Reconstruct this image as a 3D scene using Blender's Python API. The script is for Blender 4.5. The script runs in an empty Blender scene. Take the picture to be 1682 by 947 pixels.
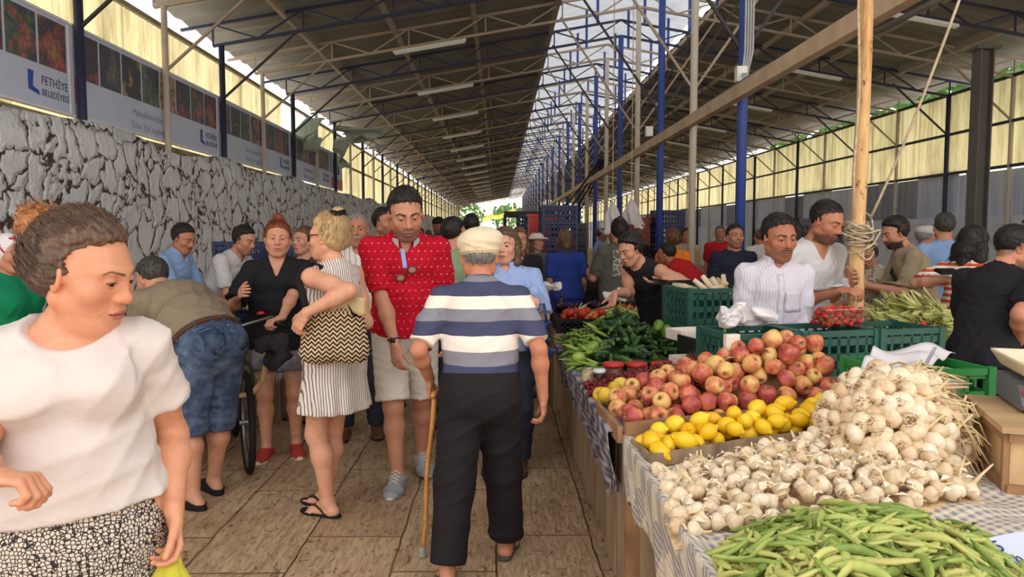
import bpy, bmesh, math, random
import numpy as np
from mathutils import Vector, Matrix, Euler
R = math.radians
PI = math.pi
rnd = random.Random(11)
nrs = np.random.RandomState(5)
sc = bpy.context.scene
COL = sc.collection
F = 1230.0
CAMZ = 1.6
PITCH = -math.atan((473.5 - 385) / F)
YAW = math.atan((841 - 820) / F)
RM = Euler((PI / 2 + PITCH, 0, -YAW)).to_matrix()
CP = Vector((0, 0, CAMZ))


def ray(px, py):
    return RM @ Vector(((px - 841) / F, -(py - 473.5) / F, -1))


def at(px, py, Y):
    d = ray(px, py)
    return CP + d * (Y / d.y)


def atz(px, py, z):
    d = ray(px, py)
    return CP + d * ((z - CAMZ) / d.z)


def V(*a):
    return Vector(a if len(a) > 1 else a[0])


# ------------------------------------------------------------------ materials
MATS = {}


class NT:
    """small node-tree helper"""
    def __init__(s, m):
        m.use_nodes = True
        s.t = m.node_tree
        s.t.nodes.clear()
        s.out = s.n('ShaderNodeOutputMaterial')

    def n(s, typ, **kw):
        nd = s.t.nodes.new(typ)
        for k, v in kw.items():
            if k.startswith('i_'):
                nd.inputs[k[2:].replace('_', ' ')].default_value = v
            else:
                setattr(nd, k, v)
        return nd

    def l(s, a, b):
        s.t.links.new(a, b)

    def coord(s, kind='Object', scale=(1, 1, 1), rot=(0, 0, 0), loc=(0, 0, 0)):
        c = s.n('ShaderNodeTexCoord')
        mp = s.n('ShaderNodeMapping')
        mp.inputs['Scale'].default_value = scale
        mp.inputs['Rotation'].default_value = rot
        mp.inputs['Location'].default_value = loc
        s.l(c.outputs[kind], mp.inputs['Vector'])
        return mp.outputs['Vector']

    def noise(s, vec, scale=5, detail=4, rough=.55, dist=0):
        nd = s.n('ShaderNodeTexNoise')
        nd.inputs['Scale'].default_value = scale
        nd.inputs['Detail'].default_value = detail
        nd.inputs['Roughness'].default_value = rough
        nd.inputs['Distortion'].default_value = dist
        if vec is not None:
            s.l(vec, nd.inputs['Vector'])
        return nd.outputs['Fac']

    def ramp(s, fac, stops, interp='LINEAR'):
        r = s.n('ShaderNodeValToRGB')
        r.color_ramp.interpolation = interp
        el = r.color_ramp.elements
        while len(el) < len(stops):
            el.new(.5)
        for e, (p, c) in zip(el, stops):
            e.position = p
            e.color = c4(c)
        s.l(fac, r.inputs['Fac'])
        return r.outputs['Color']

    def math(s, op, a, b=None, c=None):
        m = s.n('ShaderNodeMath', operation=op)
        for i, v in enumerate((a, b, c)):
            if v is None:
                continue
            if isinstance(v, (int, float)):
                m.inputs[i].default_value = v
            else:
                s.l(v, m.inputs[i])
        return m.outputs[0]

    def mix(s, fac, a, b, mode='MIX'):
        m = s.n('ShaderNodeMix', data_type='RGBA', blend_type=mode)
        for k, v in ((0, fac), (6, a), (7, b)):
            if isinstance(v, (int, float)):
                m.inputs[k].default_value = v
            elif isinstance(v, (tuple, list)):
                m.inputs[k].default_value = c4(v)
            else:
                s.l(v, m.inputs[k])
        return m.outputs[2]

    def sep(s, vec):
        x = s.n('ShaderNodeSeparateXYZ')
        s.l(vec, x.inputs[0])
        return x.outputs

    def bump(s, h, strength=.3, dist=.02, normal=None):
        b = s.n('ShaderNodeBump')
        b.inputs['Strength'].default_value = strength
        b.inputs['Distance'].default_value = dist
        s.l(h, b.inputs['Height'])
        if normal is not None:
            s.l(normal, b.inputs['Normal'])
        return b.outputs['Normal']

    def rand(s):
        return s.n('ShaderNodeObjectInfo').outputs['Random']

    def principled(s, color, rough=.6, metal=0, normal=None, spec=.5, **kw):
        p = s.n('ShaderNodeBsdfPrincipled')
        for k, v in (('Base Color', color), ('Roughness', rough), ('Metallic', metal), ('Normal', normal), ('Specular IOR Level', spec)):
            if v is None:
                continue
            if isinstance(v, (int, float)):
                p.inputs[k].default_value = v
            elif isinstance(v, (tuple, list)):
                p.inputs[k].default_value = c4(v)
            else:
                s.l(v, p.inputs[k])
        for k, v in kw.items():
            p.inputs[k.replace('_', ' ')].default_value = v
        s.l(p.outputs[0], s.out.inputs['Surface'])
        return p


def lin(c):
    return c / 12.92 if c <= .04045 else ((c + .055) / 1.055) ** 2.4


def srgb(r, g, b):
    return (lin(r / 255), lin(g / 255), lin(b / 255))


def c4(c):
    return (c[0], c[1], c[2], c[3] if len(c) > 3 else 1)


def newmat(name):
    m = bpy.data.materials.new(name)
    MATS[name] = m
    return m, NT(m)


def mat(name, col=None, rough=.6, metal=0, var=.12, nscale=8, bump=0, bscale=60, spec=.4, stretch=(1, 1, 1), randv=0):
    """plain procedural material: base colour with noise variation and an optional bump"""
    if name in MATS:
        return MATS[name]
    m, t = newmat(name)
    vec = t.coord('Object', stretch)
    n = t.noise(vec, nscale, 5)
    dark = tuple(c * (1 - var) for c in col)
    lite = tuple(min(1, c * (1 + var)) for c in col)
    c = t.ramp(n, [(.3, dark), (.7, lite)])
    if randv:
        f = t.math('MULTIPLY_ADD', t.rand(), 2 * randv, 1 - randv)
        c = t.mix(1.0, c, t.n('ShaderNodeCombineColor').outputs[0], 'MULTIPLY') if False else c
        hs = t.n('ShaderNodeHueSaturation')
        t.l(c, hs.inputs['Color'])
        t.l(f, hs.inputs['Value'])
        c = hs.outputs[0]
    nm = None
    if bump:
        nm = t.bump(t.noise(vec, bscale, 4), bump, .01)
    t.principled(c, rough, metal, nm, spec)
    return m


# ------------------------------------------------------------------ meshes
class MB:
    """collects geometry and links it as one mesh object"""
    def __init__(s):
        s.v, s.f, s.mi = [], [], []
        s.m = 0

    def add(s, vs, fs):
        b = len(s.v)
        s.v.extend([tuple(p) for p in vs])
        for f in fs:
            s.f.append([b + i for i in f])
            s.mi.append(s.m)

    def box(s, c, d, rot=None):
        c = Vector(c)
        hx, hy, hz = d[0] / 2, d[1] / 2, d[2] / 2
        ps = [Vector((x, y, z)) for x in (-hx, hx) for y in (-hy, hy) for z in (-hz, hz)]
        if rot is not None:
            ps = [rot @ p for p in ps]
        s.add([c + p for p in ps], [(0, 1, 3, 2), (4, 6, 7, 5), (0, 4, 5, 1), (2, 3, 7, 6), (0, 2, 6, 4), (1, 5, 7, 3)])

    def bar(s, a, b, w, h=None, up=(0, 0, 1)):
        a, b = Vector(a), Vector(b)
        h = h or w
        d = (b - a).normalized()
        u = Vector(up)
        if abs(d.dot(u)) > .98:
            u = Vector((1, 0, 0))
        r = d.cross(u).normalized()
        u = r.cross(d)
        q = [(-w / 2, -h / 2), (w / 2, -h / 2), (w / 2, h / 2), (-w / 2, h / 2)]
        s.add([a + r * x + u * y for x, y in q] + [b + r * x + u * y for x, y in q],
              [(3, 2, 1, 0), (4, 5, 6, 7)] + [(i, (i + 1) % 4, (i + 1) % 4 + 4, i + 4) for i in range(4)])

    def tube(s, pts, rad, n=8, caps=True, flat=1.0):
        """pts: polyline, rad: one radius or a list"""
        pts = [Vector(p) for p in pts]
        rs = rad if isinstance(rad, (list, tuple)) else [rad] * len(pts)
        rings = []
        prev = None
        for i, p in enumerate(pts):
            d = (pts[min(i + 1, len(pts) - 1)] - pts[max(i - 1, 0)])
            d = d.normalized() if d.length > 1e-9 else Vector((0, 0, 1))
            if prev is None:
                u = Vector((0, 0, 1)) if abs(d.z) < .95 else Vector((0, 1, 0))
                a = d.cross(u).normalized()
            else:
                a = (prev - d * prev.dot(d)).normalized()
            prev = a
            b = d.cross(a)
            rings.append([p + (a * math.cos(2 * PI * k / n) + b * flat * math.sin(2 * PI * k / n)) * rs[i] for k in range(n)])
        vs = [p for r in rings for p in r]
        fs = []
        for i in range(len(pts) - 1):
            for k in range(n):
                fs.append((i * n + k, i * n + (k + 1) % n, (i + 1) * n + (k + 1) % n, (i + 1) * n + k))
        if caps:
            fs.append(tuple(range(n - 1, -1, -1)))
            fs.append(tuple((len(pts) - 1) * n + k for k in range(n)))
        s.add(vs, fs)

    def lathe(s, prof, n=16, mod=None, M=None):
        """prof: list of (r, z); mod(ang, i)->radius factor"""
        vs, fs = [], []
        for i, (r, z) in enumerate(prof):
            for k in range(n):
                a = 2 * PI * k / n
                q = r * (mod(a, i) if mod else 1)
                vs.append(Vector((q * math.cos(a), q * math.sin(a), z)))
        for i in range(len(prof) - 1):
            for k in range(n):
                fs.append((i * n + k, i * n + (k + 1) % n, (i + 1) * n + (k + 1) % n, (i + 1) * n + k))
        fs.append(tuple(range(n - 1, -1, -1)))
        fs.append(tuple((len(prof) - 1) * n + k for k in range(n)))
        if M is not None:
            vs = [M @ p for p in vs]
        s.add(vs, fs)

    def grid(s, fn, nu, nv, thick=0):
        """fn(u,v)->point for u,v in 0..1; thick>0 gives it a back side"""
        P = [[Vector(fn(i / nu, j / nv)) for j in range(nv + 1)] for i in range(nu + 1)]
        idx = lambda i, j: i * (nv + 1) + j
        vs = [p for r in P for p in r]
        fs = [(idx(i, j), idx(i + 1, j), idx(i + 1, j + 1), idx(i, j + 1)) for i in range(nu) for j in range(nv)]
        if thick:
            N = len(vs)
            nm = []
            for i in range(nu + 1):
                for j in range(nv + 1):
                    a = P[min(i + 1, nu)][j] - P[max(i - 1, 0)][j]
                    b = P[i][min(j + 1, nv)] - P[i][max(j - 1, 0)]
                    c = a.cross(b)
                    nm.append(c.normalized() if c.length > 1e-12 else Vector((0, 0, 1)))
            vs = vs + [p - q * thick for p, q in zip(vs, nm)]
            fs = fs + [tuple(N + k for k in reversed(f)) for f in fs]
            edge = [idx(i, 0) for i in range(nu + 1)] + [idx(nu, j) for j in range(1, nv + 1)] + \
                   [idx(i, nv) for i in range(nu - 1, -1, -1)] + [idx(0, j) for j in range(nv - 1, 0, -1)]
            for a, b in zip(edge, edge[1:] + edge[:1]):
                fs.append((b, a, N + a, N + b))
        s.add(vs, fs)

    def mesh(s, name, mats, smooth=False):
        me = bpy.data.meshes.new(name)
        me.from_pydata(s.v, [], s.f)
        for m in (mats if isinstance(mats, (list, tuple)) else [mats]):
            me.materials.append(m)
        me.polygons.foreach_set('material_index', s.mi)
        if smooth:
            me.polygons.foreach_set('use_smooth', [True] * len(me.polygons))
        me.update()
        return me

    def build(s, name, mats, parent=None, smooth=False, loc=None, rotz=0):
        return link(name, s.mesh(name, mats, smooth), parent, loc, rotz)


def link(name, me, parent=None, loc=None, rotz=0):
    o = bpy.data.objects.new(name, me)
    COL.objects.link(o)
    if parent is not None:
        o.parent = parent
    if loc is not None:
        o.location = loc
    if rotz:
        o.rotation_euler = (0, 0, rotz)
    return o


def tag(o, label=None, cat=None, group=None, kind=None):
    if label:
        o['label'] = label
    if cat:
        o['category'] = cat
    if group:
        o['group'] = group
    if kind:
        o['kind'] = kind
    return o


def thing(name, label, cat, loc=(0, 0, 0), rotz=0, group=None):
    o = bpy.data.objects.new(name, None)
    o.empty_display_size = .1
    COL.objects.link(o)
    o.location = loc
    o.rotation_euler = (0, 0, rotz)
    return tag(o, label, cat, group)


KIDS = {}


def children(o):
    return [c for c in COL.objects if c.parent == o] if o.name not in KIDS else KIDS[o.name]


def dup(o, loc, rot=(0, 0, 0), scale=(1, 1, 1), label=None, group=None, kids=()):
    """copy of a thing and of its parts (kids: list of part objects, possibly (part, [sub-parts]))"""
    c = o.copy()
    COL.objects.link(c)
    c.location = loc
    c.rotation_euler = rot
    c.scale = scale
    if label:
        c['label'] = label
    if group:
        c['group'] = group
    for k in kids:
        sub = ()
        if isinstance(k, tuple):
            k, sub = k
        d = k.copy()
        COL.objects.link(d)
        d.parent = c
        for q in sub:
            e = q.copy()
            COL.objects.link(e)
            e.parent = d
    return c


def fast_mesh(name, verts, quads, mats, smooth=True, mi=None, cols=None):
    """numpy verts (n,3) and quads (m,4) to a mesh"""
    me = bpy.data.meshes.new(name)
    nv, nq = len(verts), len(quads)
    me.vertices.add(nv)
    me.vertices.foreach_set('co', np.ascontiguousarray(verts, dtype=np.float32).ravel())
    me.loops.add(nq * 4)
    me.loops.foreach_set('vertex_index', np.ascontiguousarray(quads, dtype=np.int32).ravel())
    me.polygons.add(nq)
    me.polygons.foreach_set('loop_start', np.arange(0, nq * 4, 4, dtype=np.int32))
    me.polygons.foreach_set('loop_total', np.full(nq, 4, dtype=np.int32))
    me.polygons.foreach_set('use_smooth', np.full(nq, bool(smooth)))
    if mi is not None:
        me.polygons.foreach_set('material_index', np.ascontiguousarray(mi, dtype=np.int32))
    for m in mats:
        me.materials.append(m)
    me.update(calc_edges=True)
    if cols is not None:
        a = me.color_attributes.new('Col', 'FLOAT_COLOR', 'POINT')
        a.data.foreach_set('color', np.ascontiguousarray(cols, dtype=np.float32).ravel())
    return me
# ------------------------------------------------------------------ camera, light
cd = bpy.data.cameras.new('camera')
cd.sensor_width = 36
cd.lens = F / 1682 * 36
cd.clip_end = 500
cam = bpy.data.objects.new('camera', cd)
COL.objects.link(cam)
cam.location = CP
cam.rotation_euler = (PI / 2 + PITCH, 0, -YAW)
sc.camera = cam
vs = sc.view_settings
vs.view_transform = 'Standard'
vs.look = 'None'
vs.gamma = 1
vs.use_curve_mapping = False
vs.exposure = .5
w = bpy.data.worlds.new('world')
sc.world = w
w.use_nodes = True
t = w.node_tree
t.nodes.clear()
wo = t.nodes.new('ShaderNodeOutputWorld')
bg = t.nodes.new('ShaderNodeBackground')
tc = t.nodes.new('ShaderNodeTexCoord')
sp = t.nodes.new('ShaderNodeSeparateXYZ')
rp = t.nodes.new('ShaderNodeValToRGB')
t.links.new(tc.outputs['Generated'], sp.inputs[0])
t.links.new(sp.outputs['Z'], rp.inputs[0])
rp.color_ramp.elements[0].position = 0.0
rp.color_ramp.elements[0].color = (1.0, .90, .79, 1)
rp.color_ramp.elements[1].position = .6
rp.color_ramp.elements[1].color = (.93, .96, 1.0, 1)
t.links.new(rp.outputs[0], bg.inputs['Color'])
bg.inputs['Strength'].default_value = 1.6
t.links.new(bg.outputs[0], wo.inputs[0])
# ------------------------------------------------------------------ hall
XL, XR, XC = -5.0, 10.7, 2.85          # walls and ridge line
Y0, YE = 1.2, 96.0
BAY = 2.24


def bayY(k):
    return 8.85 + BAY * k


def ztop(x):                            # truss upper chord
    return 6.58 - .175 * abs(x - XC)


# materials
def m_floor():
    m, t = newmat('floor_slabs')
    v = t.coord('Object')
    v2 = t.coord('Object', rot=(0, 0, PI / 2))
    b = t.n('ShaderNodeTexBrick')
    b.offset = .37
    b.squash = 1
    b.inputs['Scale'].default_value = 1
    b.inputs['Brick Width'].default_value = 1.15
    b.inputs['Row Height'].default_value = .50
    b.inputs['Mortar Size'].default_value = .006
    b.inputs['Mortar Smooth'].default_value = .3
    b.inputs['Color1'].default_value = c4(srgb(188, 158, 124))
    b.inputs['Color2'].default_value = c4(srgb(208, 178, 142))
    b.inputs['Mortar'].default_value = c4(srgb(62, 46, 34))
    wv = t.n('ShaderNodeVectorMath', operation='ADD')
    nv = t.n('ShaderNodeTexNoise')
    nv.inputs['Scale'].default_value = 4
    t.l(v2, nv.inputs['Vector'])
    sc_ = t.n('ShaderNodeVectorMath', operation='SCALE')
    sc_.inputs['Scale'].default_value = .03
    t.l(nv.outputs['Color'], sc_.inputs[0])
    t.l(v2, wv.inputs[0])
    t.l(sc_.outputs[0], wv.inputs[1])
    t.l(wv.outputs[0], b.inputs['Vector'])
    grain = t.noise(t.coord('Object', (14, 1.6, 1)), 3, 8, .7, 1.2)
    c = t.mix(t.ramp(grain, [(.42, (0, 0, 0)), (.62, (1, 1, 1))]), b.outputs['Color'], srgb(150, 118, 86), 'MIX')
    c = t.mix(.8, b.outputs['Color'], c)
    dirt = t.ramp(t.noise(v, .9, 7, .7), [(.42, (1, 1, 1)), (.7, (.62, .57, .52))])
    c = t.mix(1, c, dirt, 'MULTIPLY')
    cr = t.ramp(t.noise(t.coord('Object', (9, 5, 1)), 2.2, 9, .75, 1.5), [(.385, (.36, .29, .24)), (.46, (1, 1, 1))])
    c = t.mix(1, c, cr, 'MULTIPLY')
    h = t.math('ADD', t.math('MULTIPLY', b.outputs['Fac'], -1.6), t.math('MULTIPLY', grain, .5))
    nb = t.bump(h, .5, .012)
    t.principled(c, .62, 0, nb, .35)
    return m


def m_stone():
    m, t = newmat('whitewashed_rubble')
    v = t.coord('Object', (1, 1, 1))
    nv = t.n('ShaderNodeTexNoise')
    nv.inputs['Scale'].default_value = 3.2
    nv.inputs['Detail'].default_value = 5
    t.l(v, nv.inputs['Vector'])
    mx = t.n('ShaderNodeVectorMath', operation='MULTIPLY_ADD')
    t.l(nv.outputs['Color'], mx.inputs[0])
    mx.inputs[1].default_value = (.45, .45, .45)
    t.l(v, mx.inputs[2])
    vo = t.n('ShaderNodeTexVoronoi', feature='DISTANCE_TO_EDGE')
    vo.inputs['Scale'].default_value = 2.6
    t.l(mx.outputs[0], vo.inputs['Vector'])
    vc = t.n('ShaderNodeTexVoronoi', feature='F1')
    vc.inputs['Scale'].default_value = 2.6
    t.l(mx.outputs[0], vc.inputs['Vector'])
    crack = t.ramp(t.math('ADD', vo.outputs['Distance'], t.math('MULTIPLY_ADD', t.noise(v, 9, 5), -.30, .135)), [(.0, srgb(96, 82, 72)), (.008, srgb(176, 166, 160)), (.03, srgb(250, 249, 252))])
    tint = t.ramp(t.noise(v, 1.7, 7, .7), [(.35, (.84, .84, .87)), (.6, (.97, .99, 1))])
    c = t.mix(1, crack, tint, 'MULTIPLY')
    patch = t.ramp(t.noise(v, 6, 6, .75, .8), [(.27, (.45, .38, .32)), (.33, (1, 1, 1))])
    c = t.mix(.85, c, patch, 'MULTIPLY')
    h = t.math('ADD', t.math('MULTIPLY', t.math('MINIMUM', vo.outputs['Distance'], .16), 5), t.math('MULTIPLY', t.noise(v, 12, 6, .7), .45))
    h = t.math('ADD', h, t.math('MULTIPLY', vc.outputs['Distance'], .8))
    t.principled(c, .85, 0, t.bump(h, .9, .05), .2)
    return m


def m_sheet(name, base, dirt, dirtamt=.5, trans=.65):
    """translucent corrugated fibreglass sheet"""
    m, t = newmat(name)
    v = t.coord('Object', (1, 1, .22))
    n = t.noise(v, 2.0, 7, .7)
    c = t.mix(t.ramp(n, [(.45, (0, 0, 0)), (.75, (dirtamt,) * 3)]), base, dirt)
    st = t.noise(t.coord('Object', (1, 9, .12)), 1.3, 4, .6)
    c = t.mix(t.ramp(st, [(.52, (0, 0, 0)), (.72, (dirtamt * .9,) * 3)]), c, dirt)
    d = t.n('ShaderNodeBsdfDiffuse')
    tr = t.n('ShaderNodeBsdfTranslucent')
    t.l(c, d.inputs[0])
    t.l(c, tr.inputs[0])
    ms = t.n('ShaderNodeMixShader')
    ms.inputs[0].default_value = trans
    t.l(d.outputs[0], ms.inputs[1])
    t.l(tr.outputs[0], ms.inputs[2])
    t.l(ms.outputs[0], t.out.inputs[0])
    return m


def m_paint(name, col, rust=(.12, .06, .03), amt=.5, rough=.5):
    m, t = newmat(name)
    v = t.coord('Object')
    n = t.noise(v, 14, 7, .75)
    k = t.ramp(n, [(.60, (0, 0, 0)), (.68, (amt,) * 3)])
    c = t.mix(k, t.ramp(t.noise(v, 2, 3), [(.3, tuple(x * .8 for x in col)), (.7, col)]), rust)
    t.principled(c, rough, 0, t.bump(n, .15, .004), .4)
    return m


M_FLOOR = m_floor()
M_STONE = m_stone()
M_YEL = m_sheet('yellow_fibreglass_sheet', srgb(236, 226, 178), srgb(120, 98, 50), .75, .62)
M_WHT = m_sheet('white_fibreglass_sheet', srgb(226, 228, 232), srgb(170, 170, 170), .5, .34)
M_ROOF = mat('galvanised_roof_sheet', srgb(132, 130, 122), .7, 0, .16, 3, stretch=(.4, 2, 1))
M_BLUE = m_paint('blue_paint', srgb(58, 82, 158), srgb(110, 110, 120), .4)
M_NAVY = m_paint('navy_paint', srgb(50, 54, 84), srgb(70, 56, 50), .6)
M_CREAM = m_paint('cream_paint', srgb(212, 200, 184), srgb(120, 84, 60), .75)
M_STEEL = m_paint('rusty_steel', srgb(176, 160, 142), srgb(94, 66, 50), .8, .6)
M_DKST = m_paint('dark_steel_paint', srgb(58, 56, 66), srgb(84, 60, 48), .6, .6)
M_GREY = m_paint('grey_post_paint', srgb(112, 108, 104), srgb(80, 70, 62), .6, .7)
M_GALV = mat('grey_metal_sheet', srgb(206, 216, 238), .5, 0, .2, 1.2, stretch=(1, 3, .3))
M_GALV2 = mat('dull_metal_sheet', srgb(150, 155, 168), .6, 0, .3, 1.6, stretch=(1, 3, .3))
M_WALLW = mat('white_wall_paint', srgb(222, 230, 244), .8, 0, .08, 1.5)
M_PLASTW = mat('white_enamel', srgb(232, 232, 228), .35, 0, .04, 6)
M_TUBE = mat('lamp_tube_glass', srgb(240, 240, 236), .2, 0, .02, 6)

# floor
b = MB()
b.box((2.85, 50, -.1), (18, 104, .2))
tag(b.build('floor', M_FLOOR), kind='structure')

# left wall: rubble below, fibreglass above
b = MB()
n_ = 140
b.grid(lambda u, v: (XL - .02 + .06 * math.sin(u * 91 + v * 5) * math.sin(v * 9 + u * 37), Y0 + u * (YE - Y0), v * (2.86 + .05 * math.sin(u * 160))), n_, 10, -.3)
tag(b.build('wall_left', M_STONE, smooth=True), kind='structure')


def corrugated(name, x, y0, y1, z0, z1, m, period=.19, amp=.02, n=4):
    b = MB()
    cnt = int((y1 - y0) / period * n)
    vs, fs = [], []
    for i in range(cnt + 1):
        y = y0 + (y1 - y0) * i / cnt
        xx = x + amp * math.sin(2 * PI * i / n + .3)
        vs += [(xx, y, z0), (xx, y, z1)]
        if i:
            k = 2 * i
            fs.append((k - 2, k, k + 1, k - 1))
    b.add(vs, fs)
    return b.build(name, m, smooth=False)


for i, (ya, yb) in enumerate(((Y0, 18.1), (21.3, 58), (58, YE))):
    tag(corrugated('wall_left_sheeting', XL - .16, ya, yb, 2.7, 4.72, M_YEL, n=4 if i < 2 else 2), kind='structure')
b = MB()
for z in (4.72, 3.86):
    b.bar((XL - .08, Y0, z), (XL - .08, YE, z), .06, .07)
tag(b.build('trim_1', M_STEEL), kind='structure')
b = MB()
b.bar((XL + .0, Y0, 2.88), (XL + .0, 22, 2.88), .16, .07)
tag(b.build('trim_2', mat('old_timber_plate', srgb(150, 134, 108), .8, 0, .4, 9, stretch=(1, .3, 1))), kind='structure')

# right wall
for i, (ya, yb) in enumerate(((3, 60), (60, YE))):
    tag(corrugated('wall_right_sheeting', XR, ya, yb, 3.0, 4.86, M_YEL, n=4 if i < 1 else 2), kind='structure')
b = MB()
b.box((XR + .1, (Y0 + YE) / 2, 1.0), (.2, YE - Y0, 2.0))
tag(b.build('wall_right', M_WALLW), kind='structure')
k = 0
y = 4.0
while y < YE - 2:
    L = (2.24, 2.24, 1.7, 2.8)[k % 4]
    o = corrugated('wall_right_panel', XR + .05 + .012 * (k % 2), y, min(y + L + .03, YE), 1.98, 3.02 + .05 * math.sin(k * 2.3), M_GALV2 if k % 3 == 1 else M_GALV, period=.12, amp=.008, n=2)
    tag(o, kind='structure')
    y += L
    k += 1
b = MB()
for z in (4.88, 3.95, 3.03):
    b.bar((XR - .07, 3, z), (XR - .07, YE, z), .05, .06)
tag(b.build('trim_3', M_DKST), kind='structure')

# roof: two slopes of corrugated sheet, open strip along the ridge, raised lantern above it


def roof_slope(name, xa, xb, m, za=None, zb=None, ya=1.2, yb=YE, dz=.1):
    b = MB()
    za = ztop(xa) + dz if za is None else za
    zb = ztop(xb) + dz if zb is None else zb
    ny = 340
    vs, fs = [], []
    for i in range(ny + 1):
        y = ya + (yb - ya) * i / ny
        q = .018 * (1 if i % 2 else -1)
        vs += [(xa, y, za + q), (xb, y, zb + q)]
        if i:
            j = 2 * i
            fs.append((j - 2, j - 1, j + 1, j))
    b.add(vs, fs)
    return tag(b.build(name, m), kind='structure')


roof_slope('ceiling_left', -5.42, 1.22, M_ROOF)
roof_slope('ceiling_right', 4.48, 11.12, M_ROOF)
roof_slope('ceiling_lantern_left', .7, XC, M_WHT, 7.15, 7.55)
roof_slope('ceiling_lantern_right', XC, 5.0, M_WHT, 7.55, 7.15)
b = MB()
for x in (-3.73, -2.1, -.5, 1.2, 4.5, 6.2, 7.8, 9.43):
    b.bar((x, 1.2, ztop(x) - .02), (x, YE, ztop(x) - .02), .08, .1)
tag(b.build('trim_4', M_STEEL), kind='structure')


# trusses: one half each side, light ones and dark blue ones in turn
def half_truss(sign):
    b = MB()
    x0, x1 = (XC, -5.5) if sign < 0 else (XC, 11.2)
    zl = lambda x: ztop(x) - .36
    w = .05
    b.bar((x0, 0, ztop(x0)), (x1, 0, ztop(x1)), w)
    xe = x1 - sign * .55
    b.bar((x0, 0, zl(x0)), (xe, 0, zl(xe)), w)
    n = 10
    xs = [x0 + (xe - x0) * i / n for i in range(n + 1)]
    for i in range(n):
        a, c = xs[i], xs[i + 1]
        if i % 2 == 0:
            b.bar((a, 0, ztop(a)), (c, 0, zl(c)), .028)
        else:
            b.bar((a, 0, zl(a)), (c, 0, ztop(c)), .028)
            b.bar((c, 0, ztop(c)), (c, 0, zl(c)), .028)
    return b


me_t = {}
for s_ in (-1, 1):
    for nm_, m_ in (('light', M_STEEL), ('dark', M_NAVY)):
        me_t[s_, nm_] = half_truss(s_).mesh('roof_truss', m_)
KMAX = 38
for k in range(-3, KMAX):
    kind = 'dark' if k % 2 == 0 else 'light'
    for s_ in (-1, 1):
        o = link('roof_truss', me_t[s_, kind], None, (0, bayY(k), 0))
        side = 'left' if s_ < 0 else 'right'
        colr = 'dark blue' if kind == 'dark' else 'rusty pale'
        tag(o, f'{colr} steel lattice truss under the {side} slope of the roof', 'roof truss', f'{colr} trusses of the {side} slope')

# wall posts and centre posts
me_post = {}


def post_mesh(kind, h, r):
    b = MB()
    b.tube([(0, 0, 0), (0, 0, h)], r, 10)
    b.box((0, 0, .006), (r * 4, r * 4, .012))
    return b.mesh('support_post', {'blue': M_BLUE, 'navy': M_NAVY, 'cream': M_CREAM}[kind], True)


me_post['navy'] = post_mesh('navy', 4.86, .052)
me_post['wcream'] = post_mesh('cream', 4.86, .045)
me_post['blue'] = post_mesh('blue', 6.22, .062)
me_post['cream'] = post_mesh('cream', 6.22, .056)


def brace_mesh(m, x0, z0, x1, z1, w=.035):
    b = MB()
    b.bar((x0, 0, z0), (x1, 0, z1), w)
    return b.mesh('knee_brace', m)


me_br = {}
for c, m_ in (('navy', M_DKST), ('cream', M_STEEL)):
    me_br[c] = (brace_mesh(m_, 0, 3.95, 1.35, ztop(XL + 1.35) - .3), brace_mesh(m_, 0, 3.7, -1.6, ztop(XC - 1.6) - .3), brace_mesh(m_, 0, 3.7, 1.6, ztop(XC + 1.6) - .3))
    me_br[c + 'r'] = brace_mesh(m_, 0, 3.95, -1.35, ztop(XR - 1.35) - .3)
for k in range(-1, KMAX):
    y = bayY(k)
    ev = k % 2 == 0
    c = 'navy' if ev else 'cream'
    word = 'blue painted' if ev else 'cream painted'
    o = link('wall_post', me_post['navy' if ev else 'wcream'], None, (XL + .19, y, 0))
    tag(o, f'{word} steel post standing against the left stone wall', 'post', f'{word} posts along the left wall')
    link('knee_brace', me_br[c][0], o)
    o = link('wall_post', me_post['navy' if ev else 'wcream'], None, (XR - .06, y, 0))
    tag(o, f'{word} steel post standing against the right sheet-metal wall', 'post', f'{word} posts along the right wall')
    link('knee_brace', me_br[c + 'r'], o)
    if k < 0:
        continue
    o = link('centre_post', me_post['blue' if ev else 'cream'], None, (XC, y, 0))
    near = ''
    if k == 0:
        lab = 'blue steel post behind the seller in the white shirt, conduits running up it'
    elif k == 1:
        lab = 'cream steel post with peeling paint, next behind the nearest blue post'
    elif k == 2:
        lab = 'blue steel post behind the seller in the black sleeveless top'
    else:
        lab = f'{word} steel post further back in the middle row under the ridge'
    tag(o, lab, 'post', None if 0 <= k <= 2 else f'{word} posts of the middle row')
    link('knee_brace', me_br[c][1], o)
    link('knee_brace', me_br[c][2], o)
# lantern struts: short blue posts carrying the raised strip
me_st = MB()
me_st.bar((0, 0, 0), (0, 0, 1.1), .06)
me_st = me_st.mesh('lantern_strut', M_BLUE)
for k in range(-1, 26):
    for x in (1.25, 2.3, 3.4, 4.45):
        o = link('lantern_strut', me_st, None, (x, bayY(k), ztop(x) - .05 if x in (1.25, 4.45) else ztop(x)))
        tag(o, 'short blue upright carrying the raised white strip of roof over the ridge', 'roof strut', 'blue struts under the lantern roof')

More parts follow.
